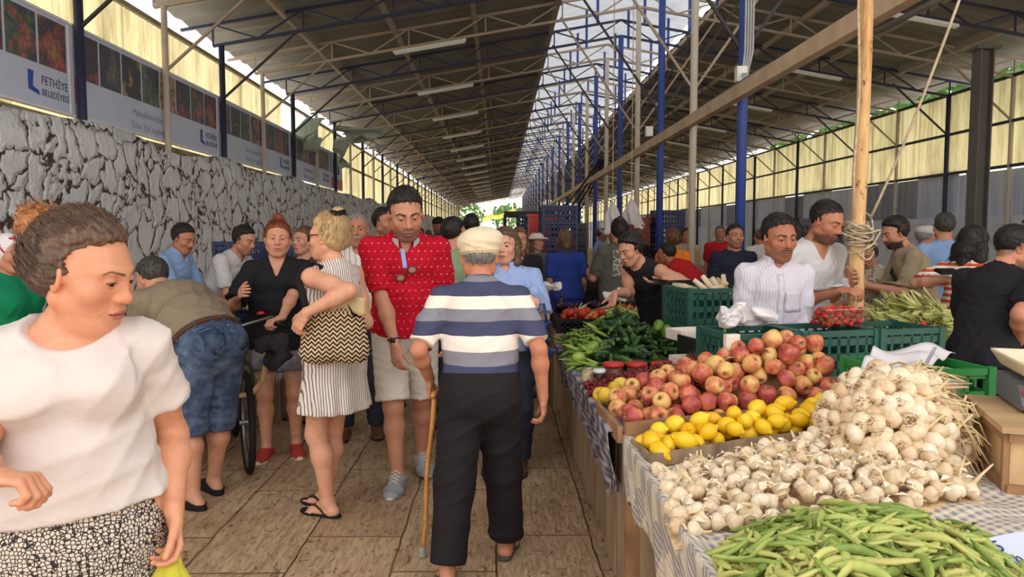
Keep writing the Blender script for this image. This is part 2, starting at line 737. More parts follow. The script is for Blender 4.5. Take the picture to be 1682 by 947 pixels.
# cable tray with conduits along the middle row
b = MB()
b.bar((XC - .14, 2.6, 3.2), (XC - .14, 42, 3.2), .1, .15)
tr = tag(b.build('cable_tray', mat('tan_tray_paint', srgb(206, 180, 152), .6, 0, .2, 3)), 'long tan cable tray running along the middle row of posts', 'cable tray')
b = MB()
b.tube([(XC - .1, 3, 3.05), (XC - .08, 5.5, 3.08), (XC - .02, 7.0, 3.33), (XC - .14, 7.9, 3.30), (XC - .14, 10, 3.29)], .022, 6)
b.build('conduit', M_GREY, tr, True)
b = MB()
for i in range(4):
    b.tube([(XC - .02 + .03 * i, 8.75, 6.2), (XC - .02 + .03 * i, 8.74, 3.7), (XC - .05 + .02 * i, 8.72, 3.45), (XC - .14, 8.4 - .05 * i, 3.29)], .013, 6)
tag(b.build('conduit_bundle', mat('grey_conduit', srgb(176, 178, 180), .4), None, True), 'bundle of pale grey conduits running up the nearest blue post', 'conduits')
for (px, py, k, lab) in ((1217, 122, 0, 'white electrical box on the nearest blue post'), (1066, 216, 2, 'small white electrical box on the third middle post')):
    p = at(px, py, bayY(k) - .1)
    b = MB()
    b.box((0, 0, 0), (.12, .1, .17))
    b.box((0, -.055, 0), (.10, .012, .15))
    tag(b.build('junction_box', M_PLASTW, None, False, p), lab, 'electrical box')
# drooping black cables under the tray
b = MB()
for i in range(4):
    p0, p1 = at(888 + i * 5, 350 + i * 5, 30 + i), at(985 + i * 3, 262, 20 + i)
    pts = [p0.lerp(p1, u) + Vector((0, 0, -.9 * math.sin(u * PI) * (.5 + .15 * i))) for u in [j / 10 for j in range(11)]]
    b.tube(pts, .03, 5)
tag(b.build('cable', mat('black_rubber', srgb(24, 24, 26), .6), None, True), 'bundle of drooping black cables under the far end of the tray', 'cables')

# fluorescent battens
fb = MB()
fb.box((0, 0, .03), (1.5, .07, .05))
fx = thing('batten_light', 'unlit white fluorescent batten under the left slope of the roof', 'ceiling light', (-1.4, bayY(3) - .05, ztop(-1.4) - .46), 0, 'battens under the left slope')
f1 = fb.build('housing', M_PLASTW, fx)
fb = MB()
for y in (-.02, .02):
    fb.tube([(-.72, y, -.01), (.72, y, -.01)], .014, 6)
f2 = fb.build('lamp_tube', M_TUBE, fx, True)
fx.rotation_euler = (0, R(-9.9), 0)
for k in range(1, 14):
    dup(fx, (-1.4, bayY(3 + 2 * k) - .05, ztop(-1.4) - .46), (0, R(-9.9), 0), kids=(f1, f2))
for k in range(0, 12):
    dup(fx, (7.3, bayY(2 + 2 * k) - .05, ztop(7.3) - .46), (0, R(9.9), 0), label='unlit white fluorescent batten under the right slope of the roof', group='battens under the right slope', kids=(f1, f2))

# round timber pole beside the stall with rope, thick grey post further back
PP = at(1405, 530, 4.75)
b = MB()
pts = [(PP.x + .006 * math.sin(z * 3), PP.y, z) for z in [i * .3 for i in range(17)]]
b.tube(pts, [.052 - .0012 * i + .002 * math.sin(i * 2.1) for i in range(17)], 14)
m, t = newmat('debarked_pine')
v = t.coord('Object', (1, 1, .12))
c = t.ramp(t.noise(v, 16, 6, .7), [(.3, srgb(168, 120, 74)), (.5, srgb(222, 178, 122)), (.75, srgb(240, 206, 156))])
c = t.mix(t.ramp(t.noise(t.coord('Object', (1, 1, .5)), 26, 4, .6), [(.60, (0, 0, 0)), (.68, (.8,) * 3)]), c, srgb(110, 66, 36))
t.principled(c, .7, 0, t.bump(t.noise(v, 30, 5), .3, .01), .3)
tag(b.build('timber_pole', m, None, True), 'tall peeled round timber pole rising behind the green crates', 'pole')
M_ROPE = mat('pale_rope', srgb(196, 178, 150), .9, 0, .25, 40, .5, 120)
b = MB()
for i in range(7):
    z = 1.54 + .02 * i
    pts = [(PP.x + (.062 + .004 * (i % 2)) * math.cos(a), PP.y + .062 * math.sin(a), z + .01 * math.sin(a + i)) for a in [j * PI / 8 for j in range(17)]]
    b.tube(pts, .008, 6)
for i in range(10):
    R_, t1_, t2_ = rnd.uniform(.062, .095), rnd.uniform(-.09, .09), rnd.uniform(0, 6)
    z0_, ox, oy = 1.50 + .2 * rnd.random(), rnd.uniform(-.03, .03), rnd.uniform(-.03, .01)
    b.tube([(PP.x + ox + R_ * math.cos(a) * (1 + .12 * math.sin(3 * a + i)), PP.y + oy + R_ * math.sin(a), z0_ + t1_ * math.cos(a + t2_) + .02 * math.sin(2 * a + i)) for a in [j / 24 * 2 * PI for j in range(25)]], .006, 6)
tag(b.build('rope_coil', M_ROPE, None, True), 'tangle of pale rope wound round the timber pole at head height', 'rope')
b = MB()
p1 = at(1578, -6, 4.3)
b.tube([Vector((PP.x + .05, PP.y - .05, 1.70)).lerp(p1, u) + Vector((0, 0, -.05 * math.sin(u * PI))) for u in [j / 10 for j in range(11)]], .008, 6)
b.tube([p1, p1 + Vector((.4, .3, 1.2))], .008, 6)
tag(b.build('rope', M_ROPE, None, True), 'taut rope slanting up from the timber pole to the upper right', 'rope')
b = MB()
b.tube([(PP.x - .06, PP.y - .06, 3.6), (PP.x - .075, PP.y - .06, 3.0), (PP.x - .05, PP.y - .06, 2.5), (PP.x - .07, PP.y - .06, 2.0), (PP.x - .06, PP.y - .06, 1.70)], .008, 6)
tag(b.build('rope', M_ROPE, None, True), 'slack rope hanging down along the left side of the timber pole', 'rope')
b = MB()
x_, y_ = 8.55, bayY(2)
for dx in (-.11, .11):
    b.box((x_ + dx, y_, 2.42), (.025, .26, 4.84))
b.box((x_, y_, 2.42), (.2, .04, 4.84))
b.box((x_, y_, 4.86), (.42, .36, .05))
b.box((x_, y_, .01), (.36, .36, .02))
tag(b.build('steel_column', M_GREY, None), 'thick grey steel column standing in front of the right wall', 'column')

# banner boards with photographs along the left wall
ML_ = mat('banner_vinyl', srgb(206, 214, 238), .45, 0, .03, 2)
MK_ = mat('banner_frame', srgb(228, 230, 240), .5, 0, .05, 4)
MT_ = mat('grey_print', srgb(160, 166, 190), .6, 0, .02, 4)
MB_ = mat('blue_print', srgb(52, 90, 180), .6, 0, .02, 4)
MD_ = mat('dark_print', srgb(66, 74, 104), .6, 0, .02, 4)
MR_ = mat('red_print', srgb(196, 66, 76), .6, 0, .02, 4)


def m_photo(i, dark, cols):
    m, t = newmat(f'produce_photo_{i}')
    v = t.coord('Object', loc=(i * 3.1, i * 1.7, 0))
    vo = t.n('ShaderNodeTexVoronoi')
    vo.inputs['Scale'].default_value = 14
    t.l(v, vo.inputs['Vector'])
    n = t.noise(v, 2.6, 4, .6, .6)
    k = t.ramp(n, [(.42, dark), (.5, cols[0]), (.58, cols[1]), (.68, cols[2])])
    c = t.mix(t.ramp(vo.outputs['Distance'], [(.2, (0, 0, 0)), (.8, (.8,) * 3)]), k, dark)
    t.principled(c, .4, 0, None, .4)
    return m


PH = [m_photo(0, srgb(66, 70, 84), (srgb(84, 120, 96), srgb(176, 100, 90), srgb(190, 126, 106))),
      m_photo(1, srgb(74, 72, 84), (srgb(150, 90, 80), srgb(188, 104, 94), srgb(120, 170, 90))),
      m_photo(2, srgb(74, 76, 90), (srgb(90, 100, 110), srgb(150, 130, 110), srgb(84, 110, 104))),
      m_photo(3, srgb(72, 70, 84), (srgb(70, 66, 72), srgb(190, 160, 100), srgb(90, 80, 80))),
      m_photo(4, srgb(70, 76, 90), (srgb(80, 100, 84), srgb(130, 140, 110), srgb(70, 90, 90))),
      m_photo(5, srgb(80, 76, 84), (srgb(190, 140, 110), srgb(206, 170, 140), srgb(110, 130, 80))),
      m_photo(6, srgb(74, 72, 88), (srgb(80, 70, 80), srgb(190, 108, 92), srgb(90, 80, 90)))]


def text_obj(name, body, size, m, parent, loc, rot, align='LEFT'):
    cu = bpy.data.curves.new(name, 'FONT')
    cu.body = body
    cu.size = size
    cu.align_x = align
    cu.extrude = .001
    cu.materials.append(m)
    o = bpy.data.objects.new(name, cu)
    COL.objects.link(o)
    o.parent = parent
    o.location = loc
    o.rotation_euler = rot
    dg = bpy.context.evaluated_depsgraph_get()
    me = bpy.data.meshes.new_from_object(o.evaluated_get(dg))
    n_ = link(name, me, parent)
    n_.location, n_.rotation_euler = loc, rot
    bpy.data.objects.remove(o)
    return n_


RT = (PI / 2, 0, PI / 2)
bz0, bz1 = 2.96, 3.99
pi_ = 0
bounds = [4.3, 8.80, 13.30, 17.78, 21.9, 23.6]
blab = ['banner board at the near end of the left wall, red produce pictures', 'banner board between the first and second blue posts from the camera', 'banner board after the second blue post, wilted pictures', 'banner board below the torn opening in the left wall', 'shorter banner board next to the orange sign']
for i in range(5):
    ya, yb = bounds[i] + .02, bounds[i + 1] - .02
    L = yb - ya
    o = thing('banner_board', blab[i], 'banner', (XL + .09, ya, bz0))
    b = MB()
    b.box((0, L / 2, .515), (.03, L, 1.03))
    b.build('board', ML_, o)
    b = MB()
    for z in (0, 1.03):
        b.bar((.01, 0, z), (.01, L, z), .045, .03)
    for y in (0, L):
        b.bar((.01, y, 0), (.01, y, 1.03), .045, .03)
    b.build('frame', MK_, o)
    n = max(2, round(L / .56))
    wtile = (L - .1) / n
    for j in range(n):
        b = MB()
        b.box((.019, .05 + wtile * (j + .5), .715), (.008, wtile - .05, .52))
        p = b.build('picture', PH[pi_ % 7 if i else (pi_ % 2)], o)
        pi_ += 1
    # printed captions and emblem
    text_obj('caption', 'Mahsullerimizden' if i else 'Kozmuna Güzel,', .13, MT_, o, (.018, L * .42, .24), RT, 'CENTER')
    text_obj('caption', "'Sizler İçin' toplandı" if i else 'Cangro - Canar Trü', .13, MT_, o, (.018, L * .42, .07), RT, 'CENTER')
    text_obj('emblem_lettering', 'FETHİYE', .13, MD_, o, (.018, L - .55, .25), RT)
    text_obj('emblem_lettering', 'BELEDİYESİ', .10, MD_, o, (.018, L - .55, .13), RT)
    b = MB()
    b.add([(.018, L - .78, .36), (.018, L - .78, .16), (.018, L - .58, .12), (.018, L - .60, .17), (.018, L - .70, .20), (.018, L - .68, .36)], [(0, 1, 4, 5), (1, 2, 3, 4)])
    b.build('emblem', MB_, o)
    if i == 1:
        b = MB()
        b.box((.02, .12, .30), (.006, .14, .30))
        b.build('red_emblem', MR_, o)
o = thing('orange_sign', 'small white and orange sign board at the end of the banner row', 'sign', (XL + .1, 22.1, 2.96))
b = MB()
b.box((0, .75, .62), (.03, 1.5, .8))
b.build('board', ML_, o)
b = MB()
b.box((.004, .75, .16), (.034, 1.5, .32))
b.build('lower_panel', mat('orange_print', srgb(216, 120, 96), .5), o)
b = MB()
for j in range(3):
    b.box((.02, .35 + .3 * j, .65), (.006, .2, .4))
b.build('emblem', MD_, o)

# torn plastic sheet hanging in the gap of the left wall
M_TARP = m_sheet('torn_plastic_sheet', srgb(205, 214, 200), srgb(150, 160, 150), .5, .45)
for (pxs, lab, Yc) in ((((500, 190), (478, 232), (520, 250), (530, 195)), 'torn strip of translucent plastic hanging in the gap of the left wall', 18.6),
                       (((545, 205), (620, 212), (622, 245), (560, 220)), 'loose flap of pale green plastic blown inward under the left eave', 18.2),
                       (((548, 230), (566, 225), (572, 285), (556, 262)), 'dark rag of torn plastic hanging beside the orange sign', 20.6)):
    P4 = [at(x, y, Yc + .25 * i) for i, (x, y) in enumerate(pxs)]

    def fn(u, v, P4=P4):
        a = P4[0].lerp(P4[1], u)
        c = P4[3].lerp(P4[2], u)
        p = a.lerp(c, v)
        return p + Vector((.12 * math.sin(u * 7 + v * 9), .1 * math.sin(v * 14 + u * 5), .08 * math.sin(u * 11) * v))
    b = MB()
    b.grid(fn, 14, 14, .004)
    tag(b.build('hanging_plastic_sheet', M_TARP, None, True), lab, 'plastic sheet')

# outside: far end and strip of trees
M_LEAF = mat('tree_leaves', srgb(92, 128, 60), .7, 0, .5, 6)


def tree(name, x, y, z, r, lab, group, seed):
    q = random.Random(seed)
    o = thing(name, lab, 'tree', (x, y, 0), 0, group)
    b = MB()
    b.tube([(0, 0, 0), (.1, 0, z * .5), (0, .1, z)], [.22, .16, .1], 8)
    b.build('trunk', mat('bark', srgb(96, 80, 64), .9), o, True)
    b = MB()
    for i in range(340):
        a, e, rr = q.uniform(0, 2 * PI), q.uniform(-1, 1), r * q.uniform(.3, 1) ** .5
        c = Vector((math.cos(a) * math.sqrt(1 - e * e) * rr, math.sin(a) * math.sqrt(1 - e * e) * rr, z + e * rr * .7))
        s_ = r * .12
        d1 = Vector((q.uniform(-1, 1), q.uniform(-1, 1), q.uniform(-1, 1))).normalized() * s_
        d2 = d1.cross(Vector((q.uniform(-1, 1), q.uniform(-1, 1), q.uniform(-1, 1)))).normalized() * s_
        b.add([c - d1, c + d2 * .7, c + d1, c - d2 * .7], [(0, 1, 2, 3)])
    b.build('foliage', M_LEAF, o)


for i in range(5):
    tree('tree', -12 + 6.8 * i, 118 + 3 * (i % 3), 4.5, 3.2, 'green tree outside beyond the open far end of the hall', 'trees beyond the far end', i)
for i in range(5):
    tree('tree', XR + 3.4, 12 + 5.2 * i, 5.4, 2.4, 'green tree outside above the right wall', 'trees outside the right wall', 20 + i)
b = MB()
b.grid(lambda u, v: (-2.2 + 4.4 * u, 103 + 3 * v, 3.9 + 1.1 * u - .5 * v + .15 * math.sin(u * 9)), 8, 4, .02)
o = tag(b.build('outside_awning', mat('yellow_canvas', srgb(240, 206, 70), .7), None, True), 'yellow awning outside beyond the far end of the aisle', 'awning')
b = MB()
for x in (-2.2, 2.2):
    b.tube([(x, 103.1, 0), (x, 103.1, 3.9 + (.25 * (x + 2.2)))], .04, 6)
b.build('awning_pole', M_STEEL, o)
# ------------------------------------------------------------------ figures: distance fields turned into smooth skins
f32 = np.float32


def axis_pts(lo, hi, base, fine):
    out = [lo]
    x = lo
    while x < hi:
        h = base
        for a, b_, hf in fine:
            if a - h < x < b_:
                h = min(h, hf)
        x += h
        out.append(x)
    return np.array(out, dtype=f32)


class Field:
    def __init__(s, lo, hi, base, fine=()):
        """fine: list of (centre, half size, step)"""
        s.ax = [axis_pts(lo[i], hi[i], base, [(c[i] - h, c[i] + h, st) for c, h, st in fine]) for i in range(3)]
        s.D = np.full([len(a) for a in s.ax], 1.0, dtype=f32)

    def sl(s, lo, hi, m=.045):
        r = []
        for i in range(3):
            a = int(np.searchsorted(s.ax[i], lo[i] - m))
            b = int(np.searchsorted(s.ax[i], hi[i] + m))
            r.append(slice(a, max(a, b)))
        return tuple(r)

    def pts(s, q):
        return s.ax[0][q[0]][:, None, None], s.ax[1][q[1]][None, :, None], s.ax[2][q[2]][None, None, :]

    def put(s, q, d, k=.02, sub=False):
        E = s.D[q]
        if E.size == 0:
            return
        if sub:
            h = np.clip(.5 + .5 * (E + d) / k, 0, 1) if k > 0 else None
            # smooth max(E, -d)
            a, b = E, -d
            if k > 0:
                h = np.maximum(k - np.abs(a - b), 0) / k
                s.D[q] = np.maximum(a, b) + h * h * k * .25
            else:
                s.D[q] = np.maximum(a, b)
        else:
            if k > 0:
                h = np.maximum(k - np.abs(E - d), 0) / k
                s.D[q] = np.minimum(E, d) - h * h * k * .25
            else:
                s.D[q] = np.minimum(E, d)

    def cap(s, a, b, ra, rb, k=.02, sub=False):
        a, b = np.array(a, dtype=f32), np.array(b, dtype=f32)
        q = s.sl(np.minimum(a - ra, b - rb), np.maximum(a + ra, b + rb))
        X, Y, Z = s.pts(q)
        ab = b - a
        L = float(ab @ ab) + 1e-12
        t = np.clip(((X - a[0]) * ab[0] + (Y - a[1]) * ab[1] + (Z - a[2]) * ab[2]) / L, 0, 1)
        d = np.sqrt((X - a[0] - t * ab[0]) ** 2 + (Y - a[1] - t * ab[1]) ** 2 + (Z - a[2] - t * ab[2]) ** 2) - (ra + (rb - ra) * t)
        s.put(q, d, k, sub)

    def ell(s, c, ax, r, k=.02, sub=False):
        """ax: three unit vectors, r: three radii"""
        c = np.array(c, dtype=f32)
        m = max(r)
        q = s.sl(c - m, c + m)
        X, Y, Z = s.pts(q)
        X, Y, Z = X - c[0], Y - c[1], Z - c[2]
        k0 = k1 = 0
        for v, rr in zip(ax, r):
            u = X * f32(v[0]) + Y * f32(v[1]) + Z * f32(v[2])
            k0 = k0 + (u / rr) ** 2
            k1 = k1 + (u / (rr * rr)) ** 2
        k0 = np.sqrt(k0)
        d = k0 * (k0 - 1) / np.maximum(np.sqrt(k1), 1e-5)
        s.put(q, d, k, sub)

    def ecap(s, a, b, lat, ra, rb, k=.03, sub=False):
        """elliptic tapered capsule; ra, rb = (half width along lat, half depth)"""
        a, b = np.array(a, dtype=f32), np.array(b, dtype=f32)
        m = max(ra + rb)
        q = s.sl(np.minimum(a, b) - m, np.maximum(a, b) + m)
        X, Y, Z = s.pts(q)
        ab = b - a
        L = float(np.sqrt(ab @ ab)) + 1e-9
        w = ab / L
        lat = np.array(lat, dtype=f32)
        lat = lat - w * (lat @ w)
        lat = lat / np.sqrt(lat @ lat)
        dep = np.cross(w, lat)
        X, Y, Z = X - a[0], Y - a[1], Z - a[2]
        tw = X * w[0] + Y * w[1] + Z * w[2]
        t = np.clip(tw / L, 0, 1)
        u = X * lat[0] + Y * lat[1] + Z * lat[2]
        v = X * dep[0] + Y * dep[1] + Z * dep[2]
        e = tw - t * L
        A = ra[0] + (rb[0] - ra[0]) * t
        B = ra[1] + (rb[1] - ra[1]) * t
        C = np.minimum(A, B)
        k0 = np.sqrt((u / A) ** 2 + (v / B) ** 2 + (e / C) ** 2)
        k1 = np.sqrt((u / A ** 2) ** 2 + (v / B ** 2) ** 2 + (e / C ** 2) ** 2)
        d = np.where(k0 < 1e-4, -C, k0 * (k0 - 1) / np.maximum(k1, 1e-5))
        s.put(q, d, k, sub)

    def cut(s, p, n, k=0.0):
        """remove everything on the side n points to"""
        X, Y, Z = s.pts((slice(None),) * 3)
        d = (X - f32(p[0])) * f32(n[0]) + (Y - f32(p[1])) * f32(n[1]) + (Z - f32(p[2])) * f32(n[2])
        if k:
            h = np.maximum(k - np.abs(s.D - d), 0) / k
            s.D = np.maximum(s.D, d) + h * h * k * .25
        else:
            s.D = np.maximum(s.D, d)

    def folds(s, amp, freq=26, seed=0, dirv=(0, 0, 1)):
        q = np.random.RandomState(seed)
        X, Y, Z = s.pts((slice(None),) * 3)
        near = np.abs(s.D) < .06
        idx = np.nonzero(near)
        x, y, z = s.ax[0][idx[0]], s.ax[1][idx[1]], s.ax[2][idx[2]]
        tot = 0
        freq = freq * 3.0
        dv = np.array(dirv, dtype=f32)
        for i in range(5):
            a = q.randn(3).astype(f32) * .5 + dv * (1 if i % 2 else -1)
            a = a / np.sqrt((a * a).sum())
            b = q.randn(3).astype(f32)
            c = q.randn(3).astype(f32)
            p1 = (x * a[0] + y * a[1] + z * a[2]) * freq * q.uniform(.55, 1.25)
            p2 = (x * b[0] + y * b[1] + z * b[2]) * freq * .16
            w = np.sin(p1 + 1.5 * np.sin(p2 + i))
            e = np.clip(.15 + np.sin((x * c[0] + y * c[1] + z * c[2]) * freq * .17 + i * 2), 0, 1)
            tot = tot + (1 - np.abs(w)) ** 1.6 * e
        s.D[idx] -= (amp * 1.7 * (tot / 2.2 - .2)).astype(f32)

    def mesh(s):
        D = s.D
        S = D < 0
        nx, ny, nz = [n - 1 for n in D.shape]
        cnt = np.zeros((nx, ny, nz), dtype=np.int8)
        for i in (0, 1):
            for j in (0, 1):
                for k in (0, 1):
                    cnt += S[i:nx + i, j:ny + j, k:nz + k]
        act = (cnt > 0) & (cnt < 8)
        I, J, K = np.nonzero(act)
        n = len(I)
        idm = np.full((nx, ny, nz), -1, dtype=np.int32)
        idm[I, J, K] = np.arange(n, dtype=np.int32)
        acc = np.zeros((n, 3), dtype=f32)
        num = np.zeros(n, dtype=f32)
        xs, ys, zs = s.ax
        co = [(0, 0, 0), (1, 0, 0), (0, 1, 0), (1, 1, 0), (0, 0, 1), (1, 0, 1), (0, 1, 1), (1, 1, 1)]
        val = [D[I + a, J + b, K + c] for a, b, c in co]
        P = [(xs[I + a], ys[J + b], zs[K + c]) for a, b, c in co]
        for a in range(8):
            for b in range(a + 1, 8):
                if bin(a ^ b).count('1') != 1:
                    continue
                va, vb = val[a], val[b]
                m = (va < 0) != (vb < 0)
                tt = np.where(m, va / np.where(m, va - vb, 1), 0)
                for c in range(3):
                    acc[:, c] += np.where(m, P[a][c] + (P[b][c] - P[a][c]) * tt, 0)
                num += m
        verts = acc / num[:, None]
        quads = []
        for ax in range(3):
            if ax == 0:
                e = S[:-1, 1:-1, 1:-1] != S[1:, 1:-1, 1:-1]
                a, b_, c = np.nonzero(e)
                b_, c = b_ + 1, c + 1
                qd = np.stack([idm[a, b_ - 1, c - 1], idm[a, b_, c - 1], idm[a, b_, c], idm[a, b_ - 1, c]], 1)
            elif ax == 1:
                e = S[1:-1, :-1, 1:-1] != S[1:-1, 1:, 1:-1]
                a, b_, c = np.nonzero(e)
                a, c = a + 1, c + 1
                qd = np.stack([idm[a - 1, b_, c - 1], idm[a - 1, b_, c], idm[a, b_, c], idm[a, b_, c - 1]], 1)
            else:
                e = S[1:-1, 1:-1, :-1] != S[1:-1, 1:-1, 1:]
                a, b_, c = np.nonzero(e)
                a, b_ = a + 1, b_ + 1
                qd = np.stack([idm[a - 1, b_ - 1, c], idm[a, b_ - 1, c], idm[a, b_, c], idm[a - 1, b_, c]], 1)
            flip = ~S[a, b_, c]
            qd[flip] = qd[flip][:, ::-1]
            quads.append(qd)
        return verts, np.concatenate(quads)


def nv(v):
    return np.array(v, dtype=float)


def nrm(v):
    v = nv(v)
    return v / (np.linalg.norm(v) + 1e-12)


def ik(a, c, l1, l2, hint):
    """middle joint of a two-bone chain from a to c, bending towards hint; returns (mid, end)"""
    a, c = nv(a), nv(c)
    d = c - a
    L = np.linalg.norm(d)
    mx = (l1 + l2) * .999
    if L > mx:
        c = a + d / L * mx
        d = c - a
        L = mx
    L = max(L, abs(l1 - l2) + .02)
    u = d / np.linalg.norm(d)
    h = nv(hint)
    h = h - u * (h @ u)
    h = nrm(h)
    x = (l1 * l1 - l2 * l2 + L * L) / (2 * L)
    y = math.sqrt(max(l1 * l1 - x * x, 0))
    return a + u * x + h * y, c


QUAL = {'hi': (.0028, .0036, .011, .008), 'mid': (.0042, .006, .014, .011), 'lo': (.0075, .010, .02, .018)}
Z3 = np.array([0, 0, 1.0])


class Person:
    """a clothed figure; everything is worked out in world axes, object origin on the floor between the feet"""

    def __init__(s, x, y, H, yaw, lean=0, side=0, curl=0, q='mid', girth=1.0, belly=0, bust=0, hipw=1.0, shw=1.0, female=False,
                 head=(0, 0, 0), headk=1.0, wl=None, wr=None, el=None, er=None, al=None, ar=None, kl=None, kr=None, z0=0.0, twist=0, drop=0.0,
                 handl=None, handr=None, armg=1.0, legg=1.0, fl=(.0, .35, .03), neckk=1.0, upper=1.0):
        s.__dict__.update(H=H, q=q, g=girth, belly=belly, bust=bust, female=female, headk=headk, armg=armg, legg=legg)
        s.k = k = H / 1.72
        a = R(yaw)
        s.f = nv((-math.sin(a), math.cos(a), 0))
        s.r = nv((math.cos(a), math.sin(a), 0))
        s.base = nv((x, y, z0))
        at_ = R(yaw + twist)
        s.cf = nv((-math.sin(at_), math.cos(at_), 0))
        s.cr = nv((math.cos(at_), math.sin(at_), 0))
        P = s.base + Z3 * (.535 * H - drop)
        s.P = P
        l1, l2 = R(lean), R(lean + curl)
        sd = R(side)
        t1 = nrm(Z3 * math.cos(l1) + s.f * math.sin(l1) + s.r * math.sin(sd))
        t2 = nrm(Z3 * math.cos(l2) + s.cf * math.sin(l2) + s.r * math.sin(sd))
        s.t1, s.t2 = t1, t2
        s.W = P + t1 * .125 * H * upper
        s.C = s.W + nrm(t1 + t2) * .10 * H * upper
        s.N = s.C + t2 * .080 * H * upper
        s.chf = nrm(s.cf - t2 * (s.cf @ t2))          # chest front
        s.chr = np.cross(s.chf, t2)
        s.pf = nrm(s.f - t1 * (s.f @ t1))
        s.pr = np.cross(s.pf, t1)
        sw = .105 * H * shw
        s.S = {'l': s.N - s.chr * sw - t2 * .036 * H, 'r': s.N + s.chr * sw - t2 * .036 * H}
        s.hipw, s.shw = hipw, shw
        hw = .052 * H * hipw
        s.Hp = {'l': P - s.r * hw - Z3 * .015 * H, 'r': P + s.r * hw - Z3 * .015 * H}
        ua, fa = .172 * H, .148 * H
        s.E, s.Wr, s.hand = {}, {}, {}
        for c, sg, w, hint, hd in (('l', -1, wl, el, handl), ('r', 1, wr, er, handr)):
            if w is None:
                w = (.03, .06, -.305 * H)
            if len(w) == 3 and not isinstance(w, Vector):
                w = s.S[c] + s.cr * sg * w[0] + s.cf * w[1] + Z3 * w[2]
            if hint is None:
                hint = (.12, -1, -.1)
            hint = s.cr * sg * hint[0] + s.cf * hint[1] + Z3 * hint[2]
            s.E[c], s.Wr[c] = ik(s.S[c], w, ua, fa, hint)
            s.hand[c] = hd or {}
        th, sh = .245 * H, .235 * H
        s.K, s.A = {}, {}
        s.toe = {}
        for c, sg, an, hint in (('l', -1, al, kl), ('r', 1, ar, kr)):
            if an is None:
                an = (.058 * H * hipw, 0)
            toeyaw = an[2] if len(an) > 2 else 6
            lift = an[3] if len(an) > 3 else 0
            ank = s.base + s.r * sg * an[0] + s.f * an[1] + Z3 * (.047 * H + lift)
            if hint is None:
                hint = (.08, 1, 0)
            hint = s.r * sg * hint[0] + s.f * hint[1] + Z3 * hint[2]
            s.K[c], s.A[c] = ik(s.Hp[c], ank, th, sh, hint)
            ty = a - sg * R(toeyaw)
            s.toe[c] = nv((-math.sin(ty), math.cos(ty), 0))
        hy, hp, hr_ = [R(v) for v in head]
        ha = at_ + hy
        hf = nv((-math.sin(ha), math.cos(ha), 0))
        hr = nv((math.cos(ha), math.sin(ha), 0))
        hu = Z3 * math.cos(hp) - hf * math.sin(hp)
        hf = hf * math.cos(hp) + Z3 * math.sin(hp)      # hp > 0 looks up
        hu, hr = hu * math.cos(hr_) + hr * math.sin(hr_), hr * math.cos(hr_) - hu * math.sin(hr_)
        s.hf, s.hu, s.hr = hf, hu, hr
        s.hs = .135 * H / .235 * headk
        nk = nrm(t2 + hu * .8 + s.chf * .25)
        s.neck_top = s.N + nk * .052 * H * neckk
        s.hc = s.neck_top + hu * .068 * s.hs + hf * .018 * s.hs
        s.obj = None

    # ---- frames
    def hl(s, x, y, z):
        return s.hc + (s.hr * x + s.hf * y + s.hu * z) * s.hs

    def to_head(s, v):
        d = (v - s.hc) / s.hs
        return np.stack([d @ s.hr, d @ s.hf, d @ s.hu], -1)

    def sk(s, v):
        return v * s.k

    # ---- shapes
    def torso(s, F_, o=0.0, loose=0.0, k=.05, bustk=1.0, low=True, hipo=0.0):
        K, g = s.k, s.g
        hw = s.hipw
        fem = s.female
        A = lambda w, d: (w * K * g + o, d * K * g + o)
        P, W, C, N = s.P, s.W, s.C, s.N
        hips = A((.172 if fem else .158) * hw + hipo, .115 + hipo)
        waist = A((.128 if fem else .142) + loose, .098 + loose * .6)
        chest = A((.142 if fem else .158) * (.5 + .5 * s.shw), .112)
        top = A(.115 * s.shw, .075)
        if low:
            F_.ecap(P - Z3 * .03 * K, P + s.t1 * .05 * K, s.pr, hips, hips, k)
        F_.ecap(P + s.t1 * .04 * K, W, s.pr, hips, waist, k)
        F_.ecap(W, C, nrm(s.pr + s.chr), waist, chest, k)
        F_.ecap(C, N - s.t2 * .055 * K, s.chr, chest, top, k)
        for c in 'lr':
            F_.cap(N - s.t2 * .045 * K - s.chf * .005, s.S[c], .052 * K + o, .047 * K * s.armg + o * .8, k)
        # trapezius
        F_.cap(N - s.t2 * .01 * K, N + s.t2 * .03 * K, .062 * K + o * .5, .05 * K + o * .3, k)
        if s.belly:
            F_.ell(W + s.pf * (.05 * K * g) - s.t1 * .02 * K, (s.pr, s.pf, s.t1), ((.125 * K * g + o), (.085 + s.belly) * K + o, .13 * K + o), k)
        if s.bust:
            for sg in (-1, 1):
                F_.ell(C + s.chf * (.085 * K * g) + s.chr * sg * .068 * K * g - s.t2 * .012 * K, (s.chr, s.chf, s.t2), (.07 * K * g + o, (.05 + s.bust) * K + o, .075 * K + o), .045)
        if low:
            for sg in (-1, 1):
                F_.ell(P - s.pf * .045 * K * g + s.pr * sg * .07 * K * hw - s.t1 * .035 * K, (s.pr, s.pf, s.t1), (.085 * K * g + o + hipo, .085 * K * g + o + hipo, .09 * K + o + hipo), .05)

